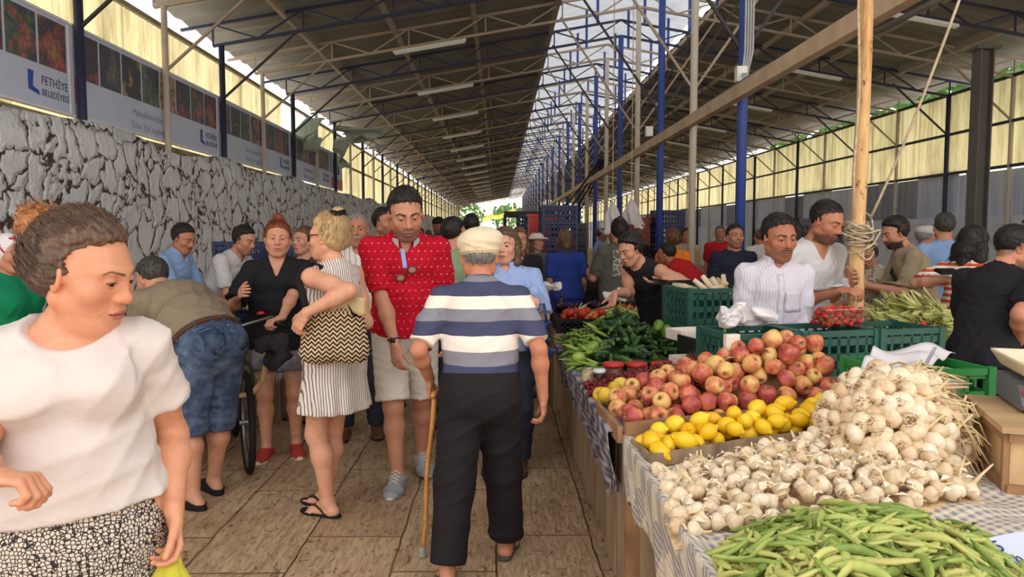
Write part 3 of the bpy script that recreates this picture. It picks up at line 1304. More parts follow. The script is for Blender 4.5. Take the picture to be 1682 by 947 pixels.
    def arm(s, F_, c, o=0.0, frac=None, loose=0, k=.03):
        K = s.k * s.armg
        S, E, W = s.S[c], s.E[c], s.Wr[c]
        F_.cap(S, S + (E - S) * .55, .051 * K + o + loose * .2, .044 * K + o + loose * .7, k)
        F_.cap(S + (E - S) * .5, E, .044 * K + o + loose * .7, .0365 * K + o + loose, k)
        if frac is None or frac > 1:
            F_.cap(E, E + (W - E) * .3, .0365 * K + o + loose, .040 * K + o + loose, k)
            F_.cap(E + (W - E) * .3, W, .040 * K + o + loose, .0255 * s.k + o + loose * .6, k)

    def leg(s, F_, c, o=0.0, loose=0.0, k=.035, upto=2.0, straight=None):
        K = s.k * s.legg
        Hh, Kn, A = s.Hp[c], s.K[c], s.A[c]
        if straight:
            r0, r1, r2 = straight
            F_.cap(Hh, Kn, r0, r1, k)
            if upto > 1:
                F_.cap(Kn, A, r1, r2, k)
            return
        F_.cap(Hh - Z3 * .01, Hh + (Kn - Hh) * .5, .089 * K + o, .075 * K + o + loose * .5, k)
        F_.cap(Hh + (Kn - Hh) * .45, Kn, .075 * K + o + loose * .5, .055 * K + o + loose, k)
        if upto > 1:
            back = nrm(np.cross(np.cross(A - Kn, s.f), A - Kn)) if np.linalg.norm(np.cross(A - Kn, s.f)) > 1e-6 else s.f
            m = Kn + (A - Kn) * .32 - back * .016 * K
            F_.cap(Kn, m, .053 * K + o + loose, .055 * K + o + loose, k)
            F_.cap(m, A, .055 * K + o + loose, .034 * s.k + o + loose, k)

    def foot(s, F_, c, o=0.0, k=.02, toes=False):
        K = s.k
        A, t = s.A[c], s.toe[c]
        lat = np.cross(t, Z3)
        gz = A[2] - .047 * s.H
        hz = lambda v: nv((v[0], v[1], gz))
        heel = hz(A) - t * .035 * K
        ball = hz(A) + t * .105 * K
        tip = hz(A) + t * .165 * K
        F_.cap(A, heel + Z3 * .034 * K, .036 * K + o, .034 * K + o, k)
        F_.ecap(heel + Z3 * .03 * K, ball + Z3 * .022 * K, lat, (.030 * K + o, .030 * K + o), (.043 * K + o, .022 * K + o), k)
        F_.cap(A + t * .01, ball + Z3 * .022 * K, .034 * K + o, .022 * K + o, k)
        if toes:
            sg = -1 if c == 'l' else 1
            for i in range(5):
                u = (i - 1.6) * .0165 * K * sg
                ln = (.062, .058, .052, .045, .036)[i] * K
                rr = (.0125, .0095, .009, .0085, .008)[i] * K
                p0 = ball + lat * u - t * .01 * K + Z3 * .018 * K
                F_.cap(p0, p0 + t * ln - Z3 * .006 * K, rr * 1.1, rr, .006)
        else:
            F_.ecap(ball + Z3 * .022 * K, tip + Z3 * .018 * K, lat, (.043 * K + o, .022 * K + o), (.030 * K + o, .016 * K + o), k)
        return heel, ball, tip, lat

    def hand_pts(s, c):
        h = s.hand[c]
        K = s.k * h.get('size', 1.0)
        W, E = s.Wr[c], s.E[c]
        d = nrm(W - E)
        sg = 1 if c == 'r' else -1
        if 'd' in h:
            dd = h['d']
            d = nrm(s.cr * sg * dd[0] + s.cf * dd[1] + Z3 * dd[2])
        if 'n' in h:
            nn = h['n']
            n = s.cr * sg * nn[0] + s.cf * nn[1] + Z3 * nn[2]
        else:
            n = -s.cr * sg
        n = nrm(n - d * (n @ d))
        t = np.cross(d, n) * sg
        return K, W, d, n, t

    def do_hand(s, F_, c):
        h = s.hand[c]
        K, W, d, n, t = s.hand_pts(c)
        cu = h.get('curl', (20, 30, 20))
        sp = h.get('spread', 1.0)
        F_.ecap(W - d * .012, W + d * .03 * K, t, (.026 * K, .019 * K), (.034 * K, .017 * K), .012)
        F_.ecap(W + d * .03 * K, W + d * .078 * K, t, (.034 * K, .0165 * K), (.038 * K, .0135 * K), .010)
        tips = []
        for i, (u, L) in enumerate(((.029, .078), (.0098, .086), (-.0098, .080), (-.028, .064))):
            p = W + d * (.088 - (.006 if i == 3 else 0)) * K + t * u * K
            dd = nrm(d + t * u * 1.6 * sp)
            ang = 0
            for j, (fr, rr) in enumerate(((.45, .0098), (.30, .0088), (.25, .0078))):
                ex = (i - 1.2) * h.get('fan', 3)
                ang += R(cu[j] + ex)
                e = nrm(dd * math.cos(ang) + n * math.sin(ang))
                p2 = p + e * L * fr * K
                F_.cap(p, p2, rr * K, (rr - .0009) * K, .0045 if j else .007)
                p = p2
            tips.append(p)
        th = h.get('thumb', (.75, .62, .25))
        p = W + d * .022 * K + t * .024 * K + n * .003
        e = nrm(d * th[0] + t * th[1] + n * th[2])
        p2 = p + e * .040 * K
        F_.cap(p, p2, .0145 * K, .0112 * K, .010)
        e2 = nrm(e + d * .35 + n * .25 * h.get('tb', 1.0))
        p3 = p2 + e2 * .032 * K
        F_.cap(p2, p3, .0112 * K, .0098 * K, .005)
        e3 = nrm(e2 + d * .2 + n * .2 * h.get('tb', 1.0))
        F_.cap(p3, p3 + e3 * .024 * K, .0098 * K, .0082 * K, .005)
        return tips

    def do_head(s, F_, face):
        h = s.hs
        ax = (s.hr, s.hf, s.hu)
        L = s.hl
        fat = face.get('fat', 1.0)
        jw = face.get('jaw', 1.0)
        E_ = lambda c, r, k=.02, sub=False: F_.ell(L(*c), ax, tuple(q * h for q in r), k * h, sub)
        C_ = lambda a, b, ra, rb, k=.015, sub=False: F_.cap(L(*a), L(*b), ra * h, rb * h, k * h, sub)
        # neck
        nr = face.get('neck', .056 if not s.female else .048) * s.k
        F_.cap(s.N - s.t2 * .03 * s.k, L(0, -.016, -.05), nr * 1.12, nr, .03)
        E_((0, -.016, .034), (.0745, .096, .086), .03)
        E_((0, .026, -.012), (.064 * fat, .068, .088), .03)
        E_((0, .034, -.062), (.05 * fat * jw, .052, .052), .03)
        E_((0, .066, -.098), (.026 * jw, .022, .019), .022)
        for g_ in (-1, 1):
            C_((g_ * .054 * fat * jw, -.006, -.056), (g_ * .022, .060, -.096), .019, .016, .03)
            E_((g_ * .043 * fat, .056, -.022), (.025, .026, .024), .02)
            C_((g_ * .012, .083, .030), (g_ * .048, .066, .028), .0105, .009, .016)          # brow
            E_((g_ * .032, .094, .010), (.017, .014, .0125), .012, True)                     # socket
        if s.face.get('chin2'):
            E_((0, .03, -.105), (.052, .05, .032), .03)
        C_((0, .086, .022), (0, .103, -.020), .0085, .0105, .014)
        E_((0, .107, -.024), (.0135, .0125, .0115), .010)
        for g_ in (-1, 1):
            E_((g_ * .0145, .094, -.029), (.0085, .0105, .0085), .008)
            E_((g_ * .0075, .104, -.0365), (.0038, .006, .0035), .004, True)
            # lids over the eyeball
            E_((g_ * .0315, .0755, .008), (.0150, .0150, .0150), .006)
        op = face.get('eye', .0040)
        for g_ in (-1, 1):
            E_((g_ * .0315, .0925, .0060), (.0136, .0110, op), .0025, True)
        # mouth
        mo = face.get('mouth', 0)
        E_((0, .082, -.062), (.030, .020, .024), .015)
        E_((0, .0965, -.0575), (.0235, .0085, .0052), .006)
        E_((0, .0945, -.0695), (.0200, .0090, .0062), .006)
        sm = face.get('smile', 0)
        if mo:
            E_((0, .1065, -.0630), (.0235, .0075, .0013 + mo), .003, True)
        for g_ in (-1, 1):
            C_((0, .1055, -.0632), (g_ * .026, .092, -.0632 + sm), .0022, .0014, .003, True)
        for g_ in (-1, 1):
            e = nrm(s.hr * g_ * .8 - s.hf * .45)
            up = nrm(s.hu - s.hf * .25)
            wv = np.cross(e, up)
            c = L(g_ * .0765, -.010, -.006)
            F_.ell(c, (e, up, wv), (.0075 * h, .033 * h, .0205 * h), .006 * h)
            F_.ell(c + e * .006 * h + wv * g_ * .0, (e, up, wv), (.0065 * h, .021 * h, .0115 * h), .004 * h, True)
            F_.ell(L(g_ * .072, .004, -.008), ax, (.008 * h, .007 * h, .009 * h), .006 * h)

    def build(s, name, label, group, skin, face=None, feet='bare', skip_legs=False, skip_arms=()):
        s.face = face = face or {}
        qh, qd, qb, s.qc = QUAL[s.q]
        k = s.k
        pts = [s.P, s.N, s.hc, s.S['l'], s.S['r'], s.base] + [v for d in (s.E, s.Wr, s.K, s.A) for v in d.values()]
        lo, hi = np.min(pts, 0) - .24, np.max(pts, 0) + .24
        lo[2] = s.base[2] - .02
        fine = [(s.hc, .135 * s.hs / 1.0, qh)]
        for c in 'lr':
            if c in skip_arms:
                continue
            K, W, d, n, t = s.hand_pts(c)
            fine.append((W + d * .07 * K + n * .02, .10 * K, qd))
        s.lo, s.hi = lo, hi
        F_ = Field(lo, hi, qb, fine)
        s.torso(F_)
        for c in 'lr':
            if c not in skip_arms:
                s.arm(F_, c)
                s.do_hand(F_, c)
            if not skip_legs:
                s.leg(F_, c)
                s.foot(F_, c, toes=(feet == 'bare' and s.q == 'hi'))
        s.do_head(F_, face)
        v, qd_ = F_.mesh()
        # keep only what belongs to the continuous figure; paint
        col = s.paint(v, skin, face)
        # eyes
        ev, eq, ec = s.eyes(face)
        n0 = len(v)
        v = np.concatenate([v, ev])
        qd_ = np.concatenate([qd_, eq + n0])
        col = np.concatenate([col, ec])
        me = fast_mesh('person', v - s.base, qd_, [skin_mat()], True, None, col)
        o = link(name, me, None, tuple(s.base))
        tag(o, label, 'person', group)
        s.obj = o
        return s

    def paint(s, v, skin, face):
        base = nv(srgb(*skin))
        n = len(v)
        col = np.ones((n, 4), dtype=f32)
        col[:, :3] = base
        p = s.to_head(v)
        x, y, z = np.abs(p[:, 0]), p[:, 1], p[:, 2]
        near = (np.abs(p).max(1) < .16)

        def mixc(w, c):
            w = np.clip(w, 0, 1)[:, None] * near[:, None]
            col[:, :3] = col[:, :3] * (1 - w) + nv(c) * w
        g = lambda d, s_: np.exp(-(d / s_) ** 2)
        red = base * nv((1.02, .80, .76))
        mixc(.6 * g(np.hypot(x - .042, z + .028), .024) * (y > .02), red)
        mixc(.55 * g(np.hypot(x, z + .026), .016) * (y > .09), red)
        mixc(.6 * (p[:, 1] < .01) * (x > .07), red)
        mixc(.35 * g(np.hypot((x - .032) / 1.5, z - .004), .016) * (y > .05), base * nv((.72, .62, .60)))
        # creases beside the nose
        if face.get('age'):
            lx = .022 + (-.03 - z) * .45
            mixc(face['age'] * .6 * g(x - lx, .0035) * (z < -.03) * (z > -.075) * (y > .06), base * .6)
            mixc(face['age'] * .4 * g(np.sin(z * 260), .35) * (z > .045) * (x < .045) * (y > .06), base * .72)
        lip = nv(srgb(*face.get('lip', (176, 98, 92))))
        z0 = z
        z = z - face.get('smile', 0) * (x / .026)
        wl = (np.hypot(x / .0255, (z + .0635) / .0118) < 1) * (y > .086)
        mixc(wl * .85, lip)
        mixc((np.abs(z + .0630) < .0016) * (x < .024) * (y > .08) * 1.0, lip * .25)
        z = z0
        br = nv(srgb(*face.get('brow', (50, 36, 28))))
        bz = .0285 + .006 * np.clip((x - .012) / .03, 0, 1) - .010 * np.clip((x - .040) / .016, 0, 1)
        bt = face.get('browt', .0042) * (1.15 - .5 * np.clip((x - .015) / .04, 0, 1))
        mixc(.9 * (1 - np.clip((np.abs(z - bz) - bt * .6) / (bt * .7), 0, 1)) * (x > .011) * (x < .055) * (y > .05), br)
        # lash line
        mixc(.8 * (np.abs(z - .0060 - face.get('eye', .0040) * 1.0 * np.sqrt(np.clip(1 - ((x - .0315) / .014) ** 2, 0, 1))) < .0019) * (np.abs(x - .0315) < .0145) * (y > .07), nv((.03, .02, .02)))
        b = face.get('stubble', 0)
        if b:
            m = np.clip((-.045 - z + .25 * np.maximum(y - .06, -.08)) / .02, 0, 1) * (y > -.005) * (1 - g(np.hypot(x / 1.6, z + .0635), .011))
            mixc(b * m * (z > -.125), nv(srgb(*face.get('beardc', (62, 54, 50)))))
            mixc(b * g(z + .046, .007) * (x < .03) * (y > .08), nv(srgb(*face.get('beardc', (62, 54, 50)))))
        if face.get('mous'):
            mixc(.85 * np.clip(1.5 - np.abs(z + .0475 + x * .16) / (.0066 - .09 * x), 0, 1) * (x < .031) * (y > .078), nv(srgb(*face['mous'])))
        if face.get('cap'):      # close-cropped or shaved hair shading
            mm = hairline(z)
            mixc(face['cap'] * np.clip((mm - y) / .02, 0, 1) * (z > -.09), nv(srgb(*face.get('capc', (60, 50, 44)))))
        return col

    def eyes(s, face):
        vs, qs, cs = [], [], []
        r = .0132 * s.hs
        gz = face.get('gaze', (0, 0))
        ic = nv(srgb(*face.get('iris', (70, 44, 26))))
        dr = nrm(s.hf + s.hr * math.tan(R(gz[0])) + s.hu * math.tan(R(gz[1])))
        u = nrm(np.cross(dr, s.hu))
        w = np.cross(u, dr)
        nr_, ns = 14, 16
        for g_ in (-1, 1):
            c = s.hl(g_ * .0315, .0765, .0072)
            b = len(vs)
            for i in range(nr_ + 1):
                th = PI * i / nr_ * (.85 if True else 1) + 1e-3
                for j in range(ns):
                    ph = 2 * PI * j / ns
                    vs.append(c + r * (dr * math.cos(th) + math.sin(th) * (u * math.cos(ph) + w * math.sin(ph))))
                    dg = math.degrees(th)
                    cs.append((.01, .01, .01, 1) if dg < 17 else ((*ic, 1) if dg < 36 else (.72, .68, .64, 1)))
            for i in range(nr_):
                for j in range(ns):
                    qs.append((b + i * ns + j, b + (i + 1) * ns + j, b + (i + 1) * ns + (j + 1) % ns, b + i * ns + (j + 1) % ns))
        return np.array(vs), np.array(qs, dtype=np.int32), np.array(cs)

    # ---- clothing
    def field(s, lo=None, hi=None, step=None):
        return Field(s.lo if lo is None else lo, s.hi if hi is None else hi, step or s.qc)

    def garment(s, F_, name, m, label=None, smooth=True):
        v, q = F_.mesh()
        if len(v) == 0:
            return None
        o = link(name, fast_mesh(name, v - s.base, q, [m], smooth), s.obj)
        if label:
            o['label'] = label
        return o

    def top(s, name, m, sleeve=.6, hem=.0, neck='crew', o=.013, loose=.0, sl_loose=.016, amp=.006, seed=1, label=None, freq=26, tank=False, depth=0, hemtilt=None, flare=0, nw=1.0, tuck=False):
        K = s.k
        hemp = s.P + s.t1 * hem * K
        F_ = s.field(np.minimum(s.lo, hemp - .1))
        s.torso(F_, o, loose, hipo=.0 if tuck else .010)
        if flare:
            F_.ecap(s.W, hemp - s.t1 * .02, s.pr, ((.14 + loose) * K * s.g + o, (.10 + loose) * K * s.g + o), ((.17 + flare) * K * s.g + o, (.125 + flare) * K * s.g + o), .05)
        if not tank:
            for c in 'lr':
                S, E, W = s.S[c], s.E[c], s.Wr[c]
                G = s.field()
                s.arm(G, c, o * .8, None, sl_loose)
                if sleeve <= 1:
                    G.cut(S + (E - S) * sleeve, nrm(E - S))
                else:
                    G.cut(E + (W - E) * (sleeve - 1), nrm(W - E))
                k_ = .022
                q = tuple(slice(a, a + n) for a, n in zip((0, 0, 0), G.D.shape))
                # match grids
                if G.D.shape == F_.D.shape:
                    h = np.maximum(k_ - np.abs(F_.D - G.D), 0) / k_
                    h = h * (G.D < .2) * (F_.D < .2)
                    F_.D = np.minimum(F_.D, G.D) - h * h * k_ * .25
                else:
                    dz = F_.D.shape[2] - G.D.shape[2]
                    raise ValueError('grid mismatch %s %s' % (F_.D.shape, G.D.shape))
        if amp:
            F_.folds(amp, freq, seed, tuple(s.t1 * .8 + s.chr * .25))
        hn = -s.t1 if hemtilt is None else nrm(-s.t1 + s.pr * hemtilt[0] + s.pf * hemtilt[1])
        F_.cut(hemp, hn, .004)
        N = s.N
        if neck == 'crew':
            F_.ell(N + s.t2 * .035 * K + s.chf * .012 * K, (s.chr, s.chf, s.t2), (.075 * K * nw, .075 * K, .06 * K), .006, True)
        elif neck == 'scoop':
            F_.ell(N + s.t2 * .035 * K + s.chf * .06 * K, (s.chr, nrm(s.chf - s.t2 * .5), nrm(s.t2 + s.chf * .5)), (.105 * K * nw, (.12 + depth) * K, .062 * K), .008, True)
        elif neck == 'vee':
            F_.ell(N + s.t2 * .035 * K, (s.chr, s.chf, s.t2), (.072 * K, .07 * K, .055 * K), .006, True)
            F_.cap(N + s.t2 * .04 * K + s.chf * .075 * K, N - s.t2 * (.115 + depth) * K + s.chf * .15 * K, .066 * K, .006, .006, True)
        elif neck == 'collar':
            F_.ell(N + s.t2 * .045 * K + s.chf * .01 * K, (s.chr, s.chf, s.t2), (.070 * K, .072 * K, .055 * K), .006, True)
            F_.cap(N + s.t2 * .05 * K + s.chf * .07 * K, N - s.t2 * (.06 + depth) * K + s.chf * .14 * K, .045 * K, .006, .006, True)
        if tank:
            for c, sg in (('l', -1), ('r', 1)):
                F_.ell(s.S[c] + s.chr * sg * (.022 + (.012 if tank > 1 else 0)) * K, (s.chr, s.chf, s.t2), (.055 * K, .10 * K, (.075 if tank < 3 else .085) * K), .008, True)
                F_.cut(s.S[c] + s.chr * sg * (.02) * K, s.chr * sg, .01)
        return s.garment(F_, name, m, label)

    def collar(s, m, r=.066, h=.036, gap=35, name='collar', label=None, spread=1.0):
        """folded shirt collar round the neck, open at the front"""
        K = s.k
        b = MB()
        ax = nrm(s.t2 * .9 + s.chf * .28)
        fr = nrm(s.chf - ax * (s.chf @ ax))
        rt = np.cross(fr, ax)
        c0 = s.N + s.t2 * .008 * K + s.chf * .008 * K

        def fn(u, v):
            a = R(gap) + u * R(360 - 2 * gap)
            tip = max(0, 1 - min(u, 1 - u) * 6)
            rr = (r + .001 + .017 * v * spread) * K
            zz = (h * (1 - v) * (1.0 + .15 * math.cos(a)) - (.012 + .026 * tip) * v) * K + .014 * K
            return tuple(c0 + (fr * math.cos(a) + rt * math.sin(a)) * rr + ax * zz - fr * .0)
        b.grid(fn, 36, 5, .003)
        o = b.build(name, m, s.obj, True)
        o.location = tuple(-s.base)
        if label:
            o['label'] = label
        return o

    def bottoms(s, name, m, upto=2.0, o=.014, straight=None, frac=.96, amp=.006, seed=2, label=None, freq=22, waist=.05, loose=.02, cuff=None, tuck=False):
        """trousers or shorts; upto in leg units: 0..1 thigh, 1..2 shin"""
        K = s.k
        F_ = s.field()
        ol, o = o, (o if tuck else .006)
        A = lambda w, d: (w * K * s.g + o, d * K * s.g + o)
        hw = s.hipw
        hips = A((.172 if s.female else .158) * hw, .115)
        wst = A(((.128 if s.female else .142) + .012), .104)
        F_.ecap(s.P - Z3 * .03 * K, s.P + s.t1 * .05 * K, s.pr, hips, hips, .05)
        F_.ecap(s.P + s.t1 * .04 * K, s.W, s.pr, hips, wst, .05)
        if s.belly:
            F_.ell(s.W + s.pf * (.05 * K * s.g) - s.t1 * .02 * K, (s.pr, s.pf, s.t1), ((.125 * K * s.g + o), (.08 + s.belly) * K + o, .13 * K + o), .05)
        for sg in (-1, 1):
            F_.ell(s.P - s.pf * .045 * K * s.g + s.pr * sg * .07 * K * hw - s.t1 * .035 * K, (s.pr, s.pf, s.t1), (.085 * K * s.g + o, .085 * K * s.g + o, .09 * K + o), .05)
        legs = []
        for c in 'lr':
            G = s.field()
            s.leg(G, c, ol, loose, .035, 2.0 if upto > 1 else (1.0 if upto < .9 else 2.0), straight)
            if upto <= 1:
                p, d = s.Hp[c] + (s.K[c] - s.Hp[c]) * upto, nrm(s.K[c] - s.Hp[c])
            else:
                p, d = s.K[c] + (s.A[c] - s.K[c]) * (upto - 1), nrm(s.A[c] - s.K[c])
            G.cut(p, d)
            k_ = .03
            h = np.maximum(k_ - np.abs(F_.D - G.D), 0) / k_ * (G.D < .2) * (F_.D < .2)
            F_.D = np.minimum(F_.D, G.D) - h * h * k_ * .25
            legs.append((p, d))
        if amp:
            F_.folds(amp, freq, seed, (0, 0, 1))
            for p, d in legs:
                F_.cut(p - d * .0, d) if len(legs) == 0 else None
        F_.cut(s.P + s.t1 * waist * K, s.t1, .003)
        return s.garment(F_, name, m, label)

    def skirt(s, name, m, hem, flare=(.2, .17), o=.016, top=.13, pleat=14, amp=.012, label=None, seed=3):
        K = s.k
        lo = s.lo.copy()
        F_ = s.field()
        A = lambda w, d: (w * K * s.g + o, d * K * s.g + o)
        hips = A(.175 * s.hipw, .125)
        pz = s.P - Z3 * hem * K
        F_.ecap(s.P + s.t1 * top * K, s.P, s.pr, A(.14, .108), hips, .05)
        F_.ecap(s.P, pz - Z3 * .03, s.pr, hips, (flare[0] * K, flare[1] * K), .05)
        if s.belly:
            F_.ell(s.W + s.pf * (.05 * K * s.g) - s.t1 * .02 * K, (s.pr, s.pf, s.t1), ((.125 * K * s.g + o), (.08 + s.belly) * K + o, .13 * K + o), .05)
        for sg in (-1, 1):
            F_.ell(s.P - s.pf * .045 * K * s.g + s.pr * sg * .07 * K - s.t1 * .035 * K, (s.pr, s.pf, s.t1), (.085 * K * s.g + o, .085 * K * s.g + o, .09 * K + o), .05)
        X, Y, Z = F_.pts((slice(None),) * 3)
        ang = np.arctan2((X - s.P[0]) * s.pr[0] + (Y - s.P[1]) * s.pr[1], (X - s.P[0]) * s.pf[0] + (Y - s.P[1]) * s.pf[1])
        w = np.clip((s.P[2] - Z) / (hem * K), 0, 1)
        F_.D = F_.D - (amp * w * np.cos(ang * pleat + 2 * np.sin(ang * 3))).astype(f32)
        F_.folds(.004, 24, seed)
        F_.cut(pz, (0, 0, -1))
        F_.cut(s.P + s.t1 * top * K, s.t1, .003)
        return s.garment(F_, name, m, label)

    def hair(s, m, style='short', vol=.010, name='hair', label=None, bun=None, locks=(), front=None, ridge=.0022, rf=170, back=0.0, step=None, line=None, strands=None, slen=None):
        h = s.hs
        pad = .20 * h
        lo, hi = s.hc - pad, s.hc + pad
        if style == 'long':
            lo = lo - nv((0, 0, .22 * h))
        F_ = Field(lo, hi, step or {'hi': .0032, 'mid': .005, 'lo': .009}[s.q])
        ax = (s.hr, s.hf, s.hu)
        L = s.hl
        F_.ell(L(0, -.018 - back * .5, .036), ax, tuple(q * h for q in (.0765 + vol, .098 + vol + back * .5, .088 + vol * 1.25)), .01)
        if style in ('bun', 'long'):
            F_.ell(L(0, -.035, -.005), ax, tuple(q * h for q in (.074 + vol, .080 + vol, .085)), .03)
        X, Y, Z = F_.pts((slice(None),) * 3)
        X, Y, Z = (X - s.hc[0]) / h, (Y - s.hc[1]) / h, (Z - s.hc[2]) / h
        hx = X * s.hr[0] + Y * s.hr[1] + Z * s.hr[2]
        hy = X * s.hf[0] + Y * s.hf[1] + Z * s.hf[2]
        hz = X * s.hu[0] + Y * s.hu[1] + Z * s.hu[2]
        ln = line or HL
        lim = np.interp(hz, ln[0], ln[1])
        if front is not None:
            lim = lim + front * np.exp(-(hx / .04) ** 2)
        if style == 'short':
            lim = lim - .007 * (hz > .03)
        lim = lim - .012 * np.clip((np.abs(hx) - .045) / .02, 0, 1) * (hz > .03)
        rag = .0045 * np.sin(hx * 210 + 2 * np.sin(hz * 170)) + .003 * np.sin(hx * 430 + hz * 300)
        dcut = ((hy - lim + rag) * h * .8).astype(f32)
        F_.D = F_.D + (vol * h * .85 * np.clip(1 + dcut / (.032 * h), 0, 1) ** 2).astype(f32)
        k_ = .006
        hh = np.maximum(k_ - np.abs(F_.D - dcut), 0) / k_
        F_.D = np.maximum(F_.D, dcut) + hh * hh * k_ * .25
        if style == 'bun' and bun:
            for (c, r) in bun:
                F_.ell(L(*c), ax, tuple(q * h for q in r), .012)
        for lk in locks:
            pts, rr = lk
            for a, b_, r0, r1 in zip(pts, pts[1:], rr, rr[1:]):
                F_.cap(L(*a), L(*b_), r0 * h, r1 * h, .012)
        # strands
        near = np.abs(F_.D) < .03
        q = np.nonzero(near)
        px, py, pz = hx[q], hy[q], hz[q]
        ang = np.arctan2(px, pz + .02)
        st = np.sin(ang * 26 + 2.2 * np.sin(py * 60 + pz * 34)) + .7 * np.sin(ang * 61 + 3 * np.sin(py * 41 - px * 55)) + .8 * np.sin((px * .6 + pz) * rf + 3 * np.sin(px * 70))
        F_.D[q] -= (ridge * h * st * .32).astype(f32)
        v, qd = F_.mesh()
        if len(v) == 0:
            return None
        o = link(name, fast_mesh(name, v - s.base, qd, [m], True), s.obj)
        if label:
            o['label'] = label
        n = strands if strands is not None else {'hi': 1100, 'mid': 420, 'lo': 0}[s.q]
        if n:
            s.hair_strands(o, m, v, n, style, slen, bun)
        return o

    def hair_strands(s, o, m, v, n, style, slen, bun):
        q = np.random.RandomState(len(v) % 9973)
        h = s.hs
        p = s.to_head(v)
        pick = q.choice(len(v), n)
        th = {'hi': .0011, 'mid': .0017, 'lo': .003}[s.q]
        vs, fs = [], []
        bc = nv(bun[0][0]) if bun else nv((0, -.09, .05))
        C0, RR = nv((0, -.018, .036)), nv((.0765, .098, .088))

        def put(pts, rad):
            b = len(vs)
            d = nrm(pts[-1] - pts[0])
            a = nrm(np.cross(d, (.3, .5, .8)))
            c = np.cross(d, a)
            for x, r in zip(pts, rad):
                for k in range(3):
                    vs.append(x + (a * math.cos(k * 2.094) + c * math.sin(k * 2.094)) * r)
            for i in range(len(pts) - 1):
                for k in range(3):
                    fs.append((b + i * 3 + k, b + i * 3 + (k + 1) % 3, b + i * 3 + 3 + (k + 1) % 3, b + i * 3 + 3 + k))
        for i in pick:
            x = p[i]
            g = (x - C0) / RR ** 2
            nn = nrm(g)
            if style == 'short':
                flow = nrm(nv((.15 * q.randn(), -.35 + .3 * q.randn() + (.9 if x[2] > .09 and x[1] > .0 else 0), -.55 + .25 * q.randn())))
                flow = nrm(flow - nn * (flow @ nn) * .9)
                L = (slen or .016) * q.uniform(.6, 1.3)
                pts = [x - nn * .002, x + flow * L * .5 + nn * L * .16, x + flow * L + nn * L * .12]
            elif style == 'bun':
                e = bc - x
                dist = np.linalg.norm(e)
                L = min(dist * .8, .055 * q.uniform(.6, 1.3))
                flow = nrm(nrm(e) + .12 * q.randn(3))
                flow = nrm(flow - nn * (flow @ nn) * .9)
                pts = [x - nn * .001, x + flow * L * .5 + nn * (.0012 + .03 * L * q.rand()), x + flow * L - nn * .001]
            else:
                flow = nrm(nv((.2 * q.randn() + np.sign(x[0]) * .2, -.2 + .2 * q.randn(), -1)))
                L = .06 * q.uniform(.6, 1.3)
                pts = [x, x + flow * L * .5 + nn * .006 * q.rand(), x + flow * L + nn * .004 * q.randn()]
            w = [s.hl(*y) - s.base for y in pts]
            put(w, [th, th * 1.15, th * .35])
        vs_, fs_ = np.array(vs), np.array(fs, dtype=np.int32)
        c = link('hair_strands', fast_mesh('hair_strands', vs_, fs_, [m], True), s.obj)
        c.parent = o
        return c

    def shoes(s, m, sole, name='shoe', o=.010, height=.09, solename='sole', kind='shoe', label=None, lace=None):
        for c in 'lr':
            A, t = s.A[c], s.toe[c]
            K = s.k
            gz = A[2] - .047 * s.H
            lo = nv((A[0], A[1], gz)) - nv((.32, .32, .01)) * K
            hi = nv((A[0], A[1], gz)) + nv((.32, .32, .20)) * K
            st = .004 if s.q == 'hi' else .007 if s.q == 'mid' else .012
            lat = np.cross(t, Z3)
            heel = nv((A[0], A[1], gz)) - t * .052 * K
            tip = nv((A[0], A[1], gz)) + t * .165 * K
            if kind == 'shoe':
                F_ = Field(lo, hi, st)
                s.foot(F_, c, o)
                F_.cap(A, A + Z3 * .05 * K, .040 * K + o, .042 * K + o, .02)
                F_.cut(A + Z3 * (height - .047 * 1.72) * K + t * .0, nrm(Z3 - t * .25), .004)
                if height < .085:
                    F_.ell(A + Z3 * .03 * K, (t, lat, Z3), (.05 * K, .036 * K, .05 * K), .006, True)
                F_.cut(nv((A[0], A[1], gz + .012)), -Z3)
                sh = s.garment(F_, name, m, label)
                if lace is not None:
                    b = MB()
                    for i in range(4):
                        p = A + t * (.045 + .018 * i) * K + Z3 * (.030 - .0135 * i) * K
                        b.tube([p - lat * .026 * K - Z3 * .008, p + Z3 * .012 * K, p + lat * .026 * K - Z3 * .008], .0035, 6)
                    lo_ = b.build('laces', lace, sh, True)
                    lo_.location = tuple(-s.base)
            F_ = Field(lo, hi, st)
            w = .047 if kind == 'shoe' else .046
            hsole = .026 if kind == 'shoe' else .018
            F_.ecap(heel + Z3 * 0, heel + t * .06 * K, lat, (.034 * K, .05), (.034 * K, .05), .02)
            F_.ecap(heel + t * .06 * K, tip - t * .045 * K, lat, (.034 * K, .05), (w * K, .05), .02)
            F_.ecap(tip - t * .05 * K, tip + t * .0 * K, lat, (w * K, .05), (.032 * K, .05), .02)
            F_.cut(heel + Z3 * hsole, Z3)
            F_.cut(heel + Z3 * .001, -Z3)
            so = s.garment(F_, solename, sole)
            if kind == 'thong' and m is not None:
                b = MB()
                top = nv((A[0], A[1], gz)) + Z3 * .016
                p0 = top + t * .135 * K + Z3 * .012 - lat * (.012 if c == 'r' else -.012)
                for g_ in (-1, 1):
                    p2 = top - t * .005 * K + lat * g_ * .036 * K
                    p1 = top + t * .070 * K + lat * g_ * .030 * K + Z3 * .042 * K
                    pts = [p0 * (1 - u) ** 2 + p1 * 2 * u * (1 - u) + p2 * u * u + Z3 * .018 * math.sin(u * PI) for u in [i / 10 for i in range(11)]]
                    b.tube(pts, [.005 + .004 * math.sin(i / 10 * PI) for i in range(11)], 8)
                st_ = b.build('strap', m, so, True)
                st_.location = tuple(-s.base)


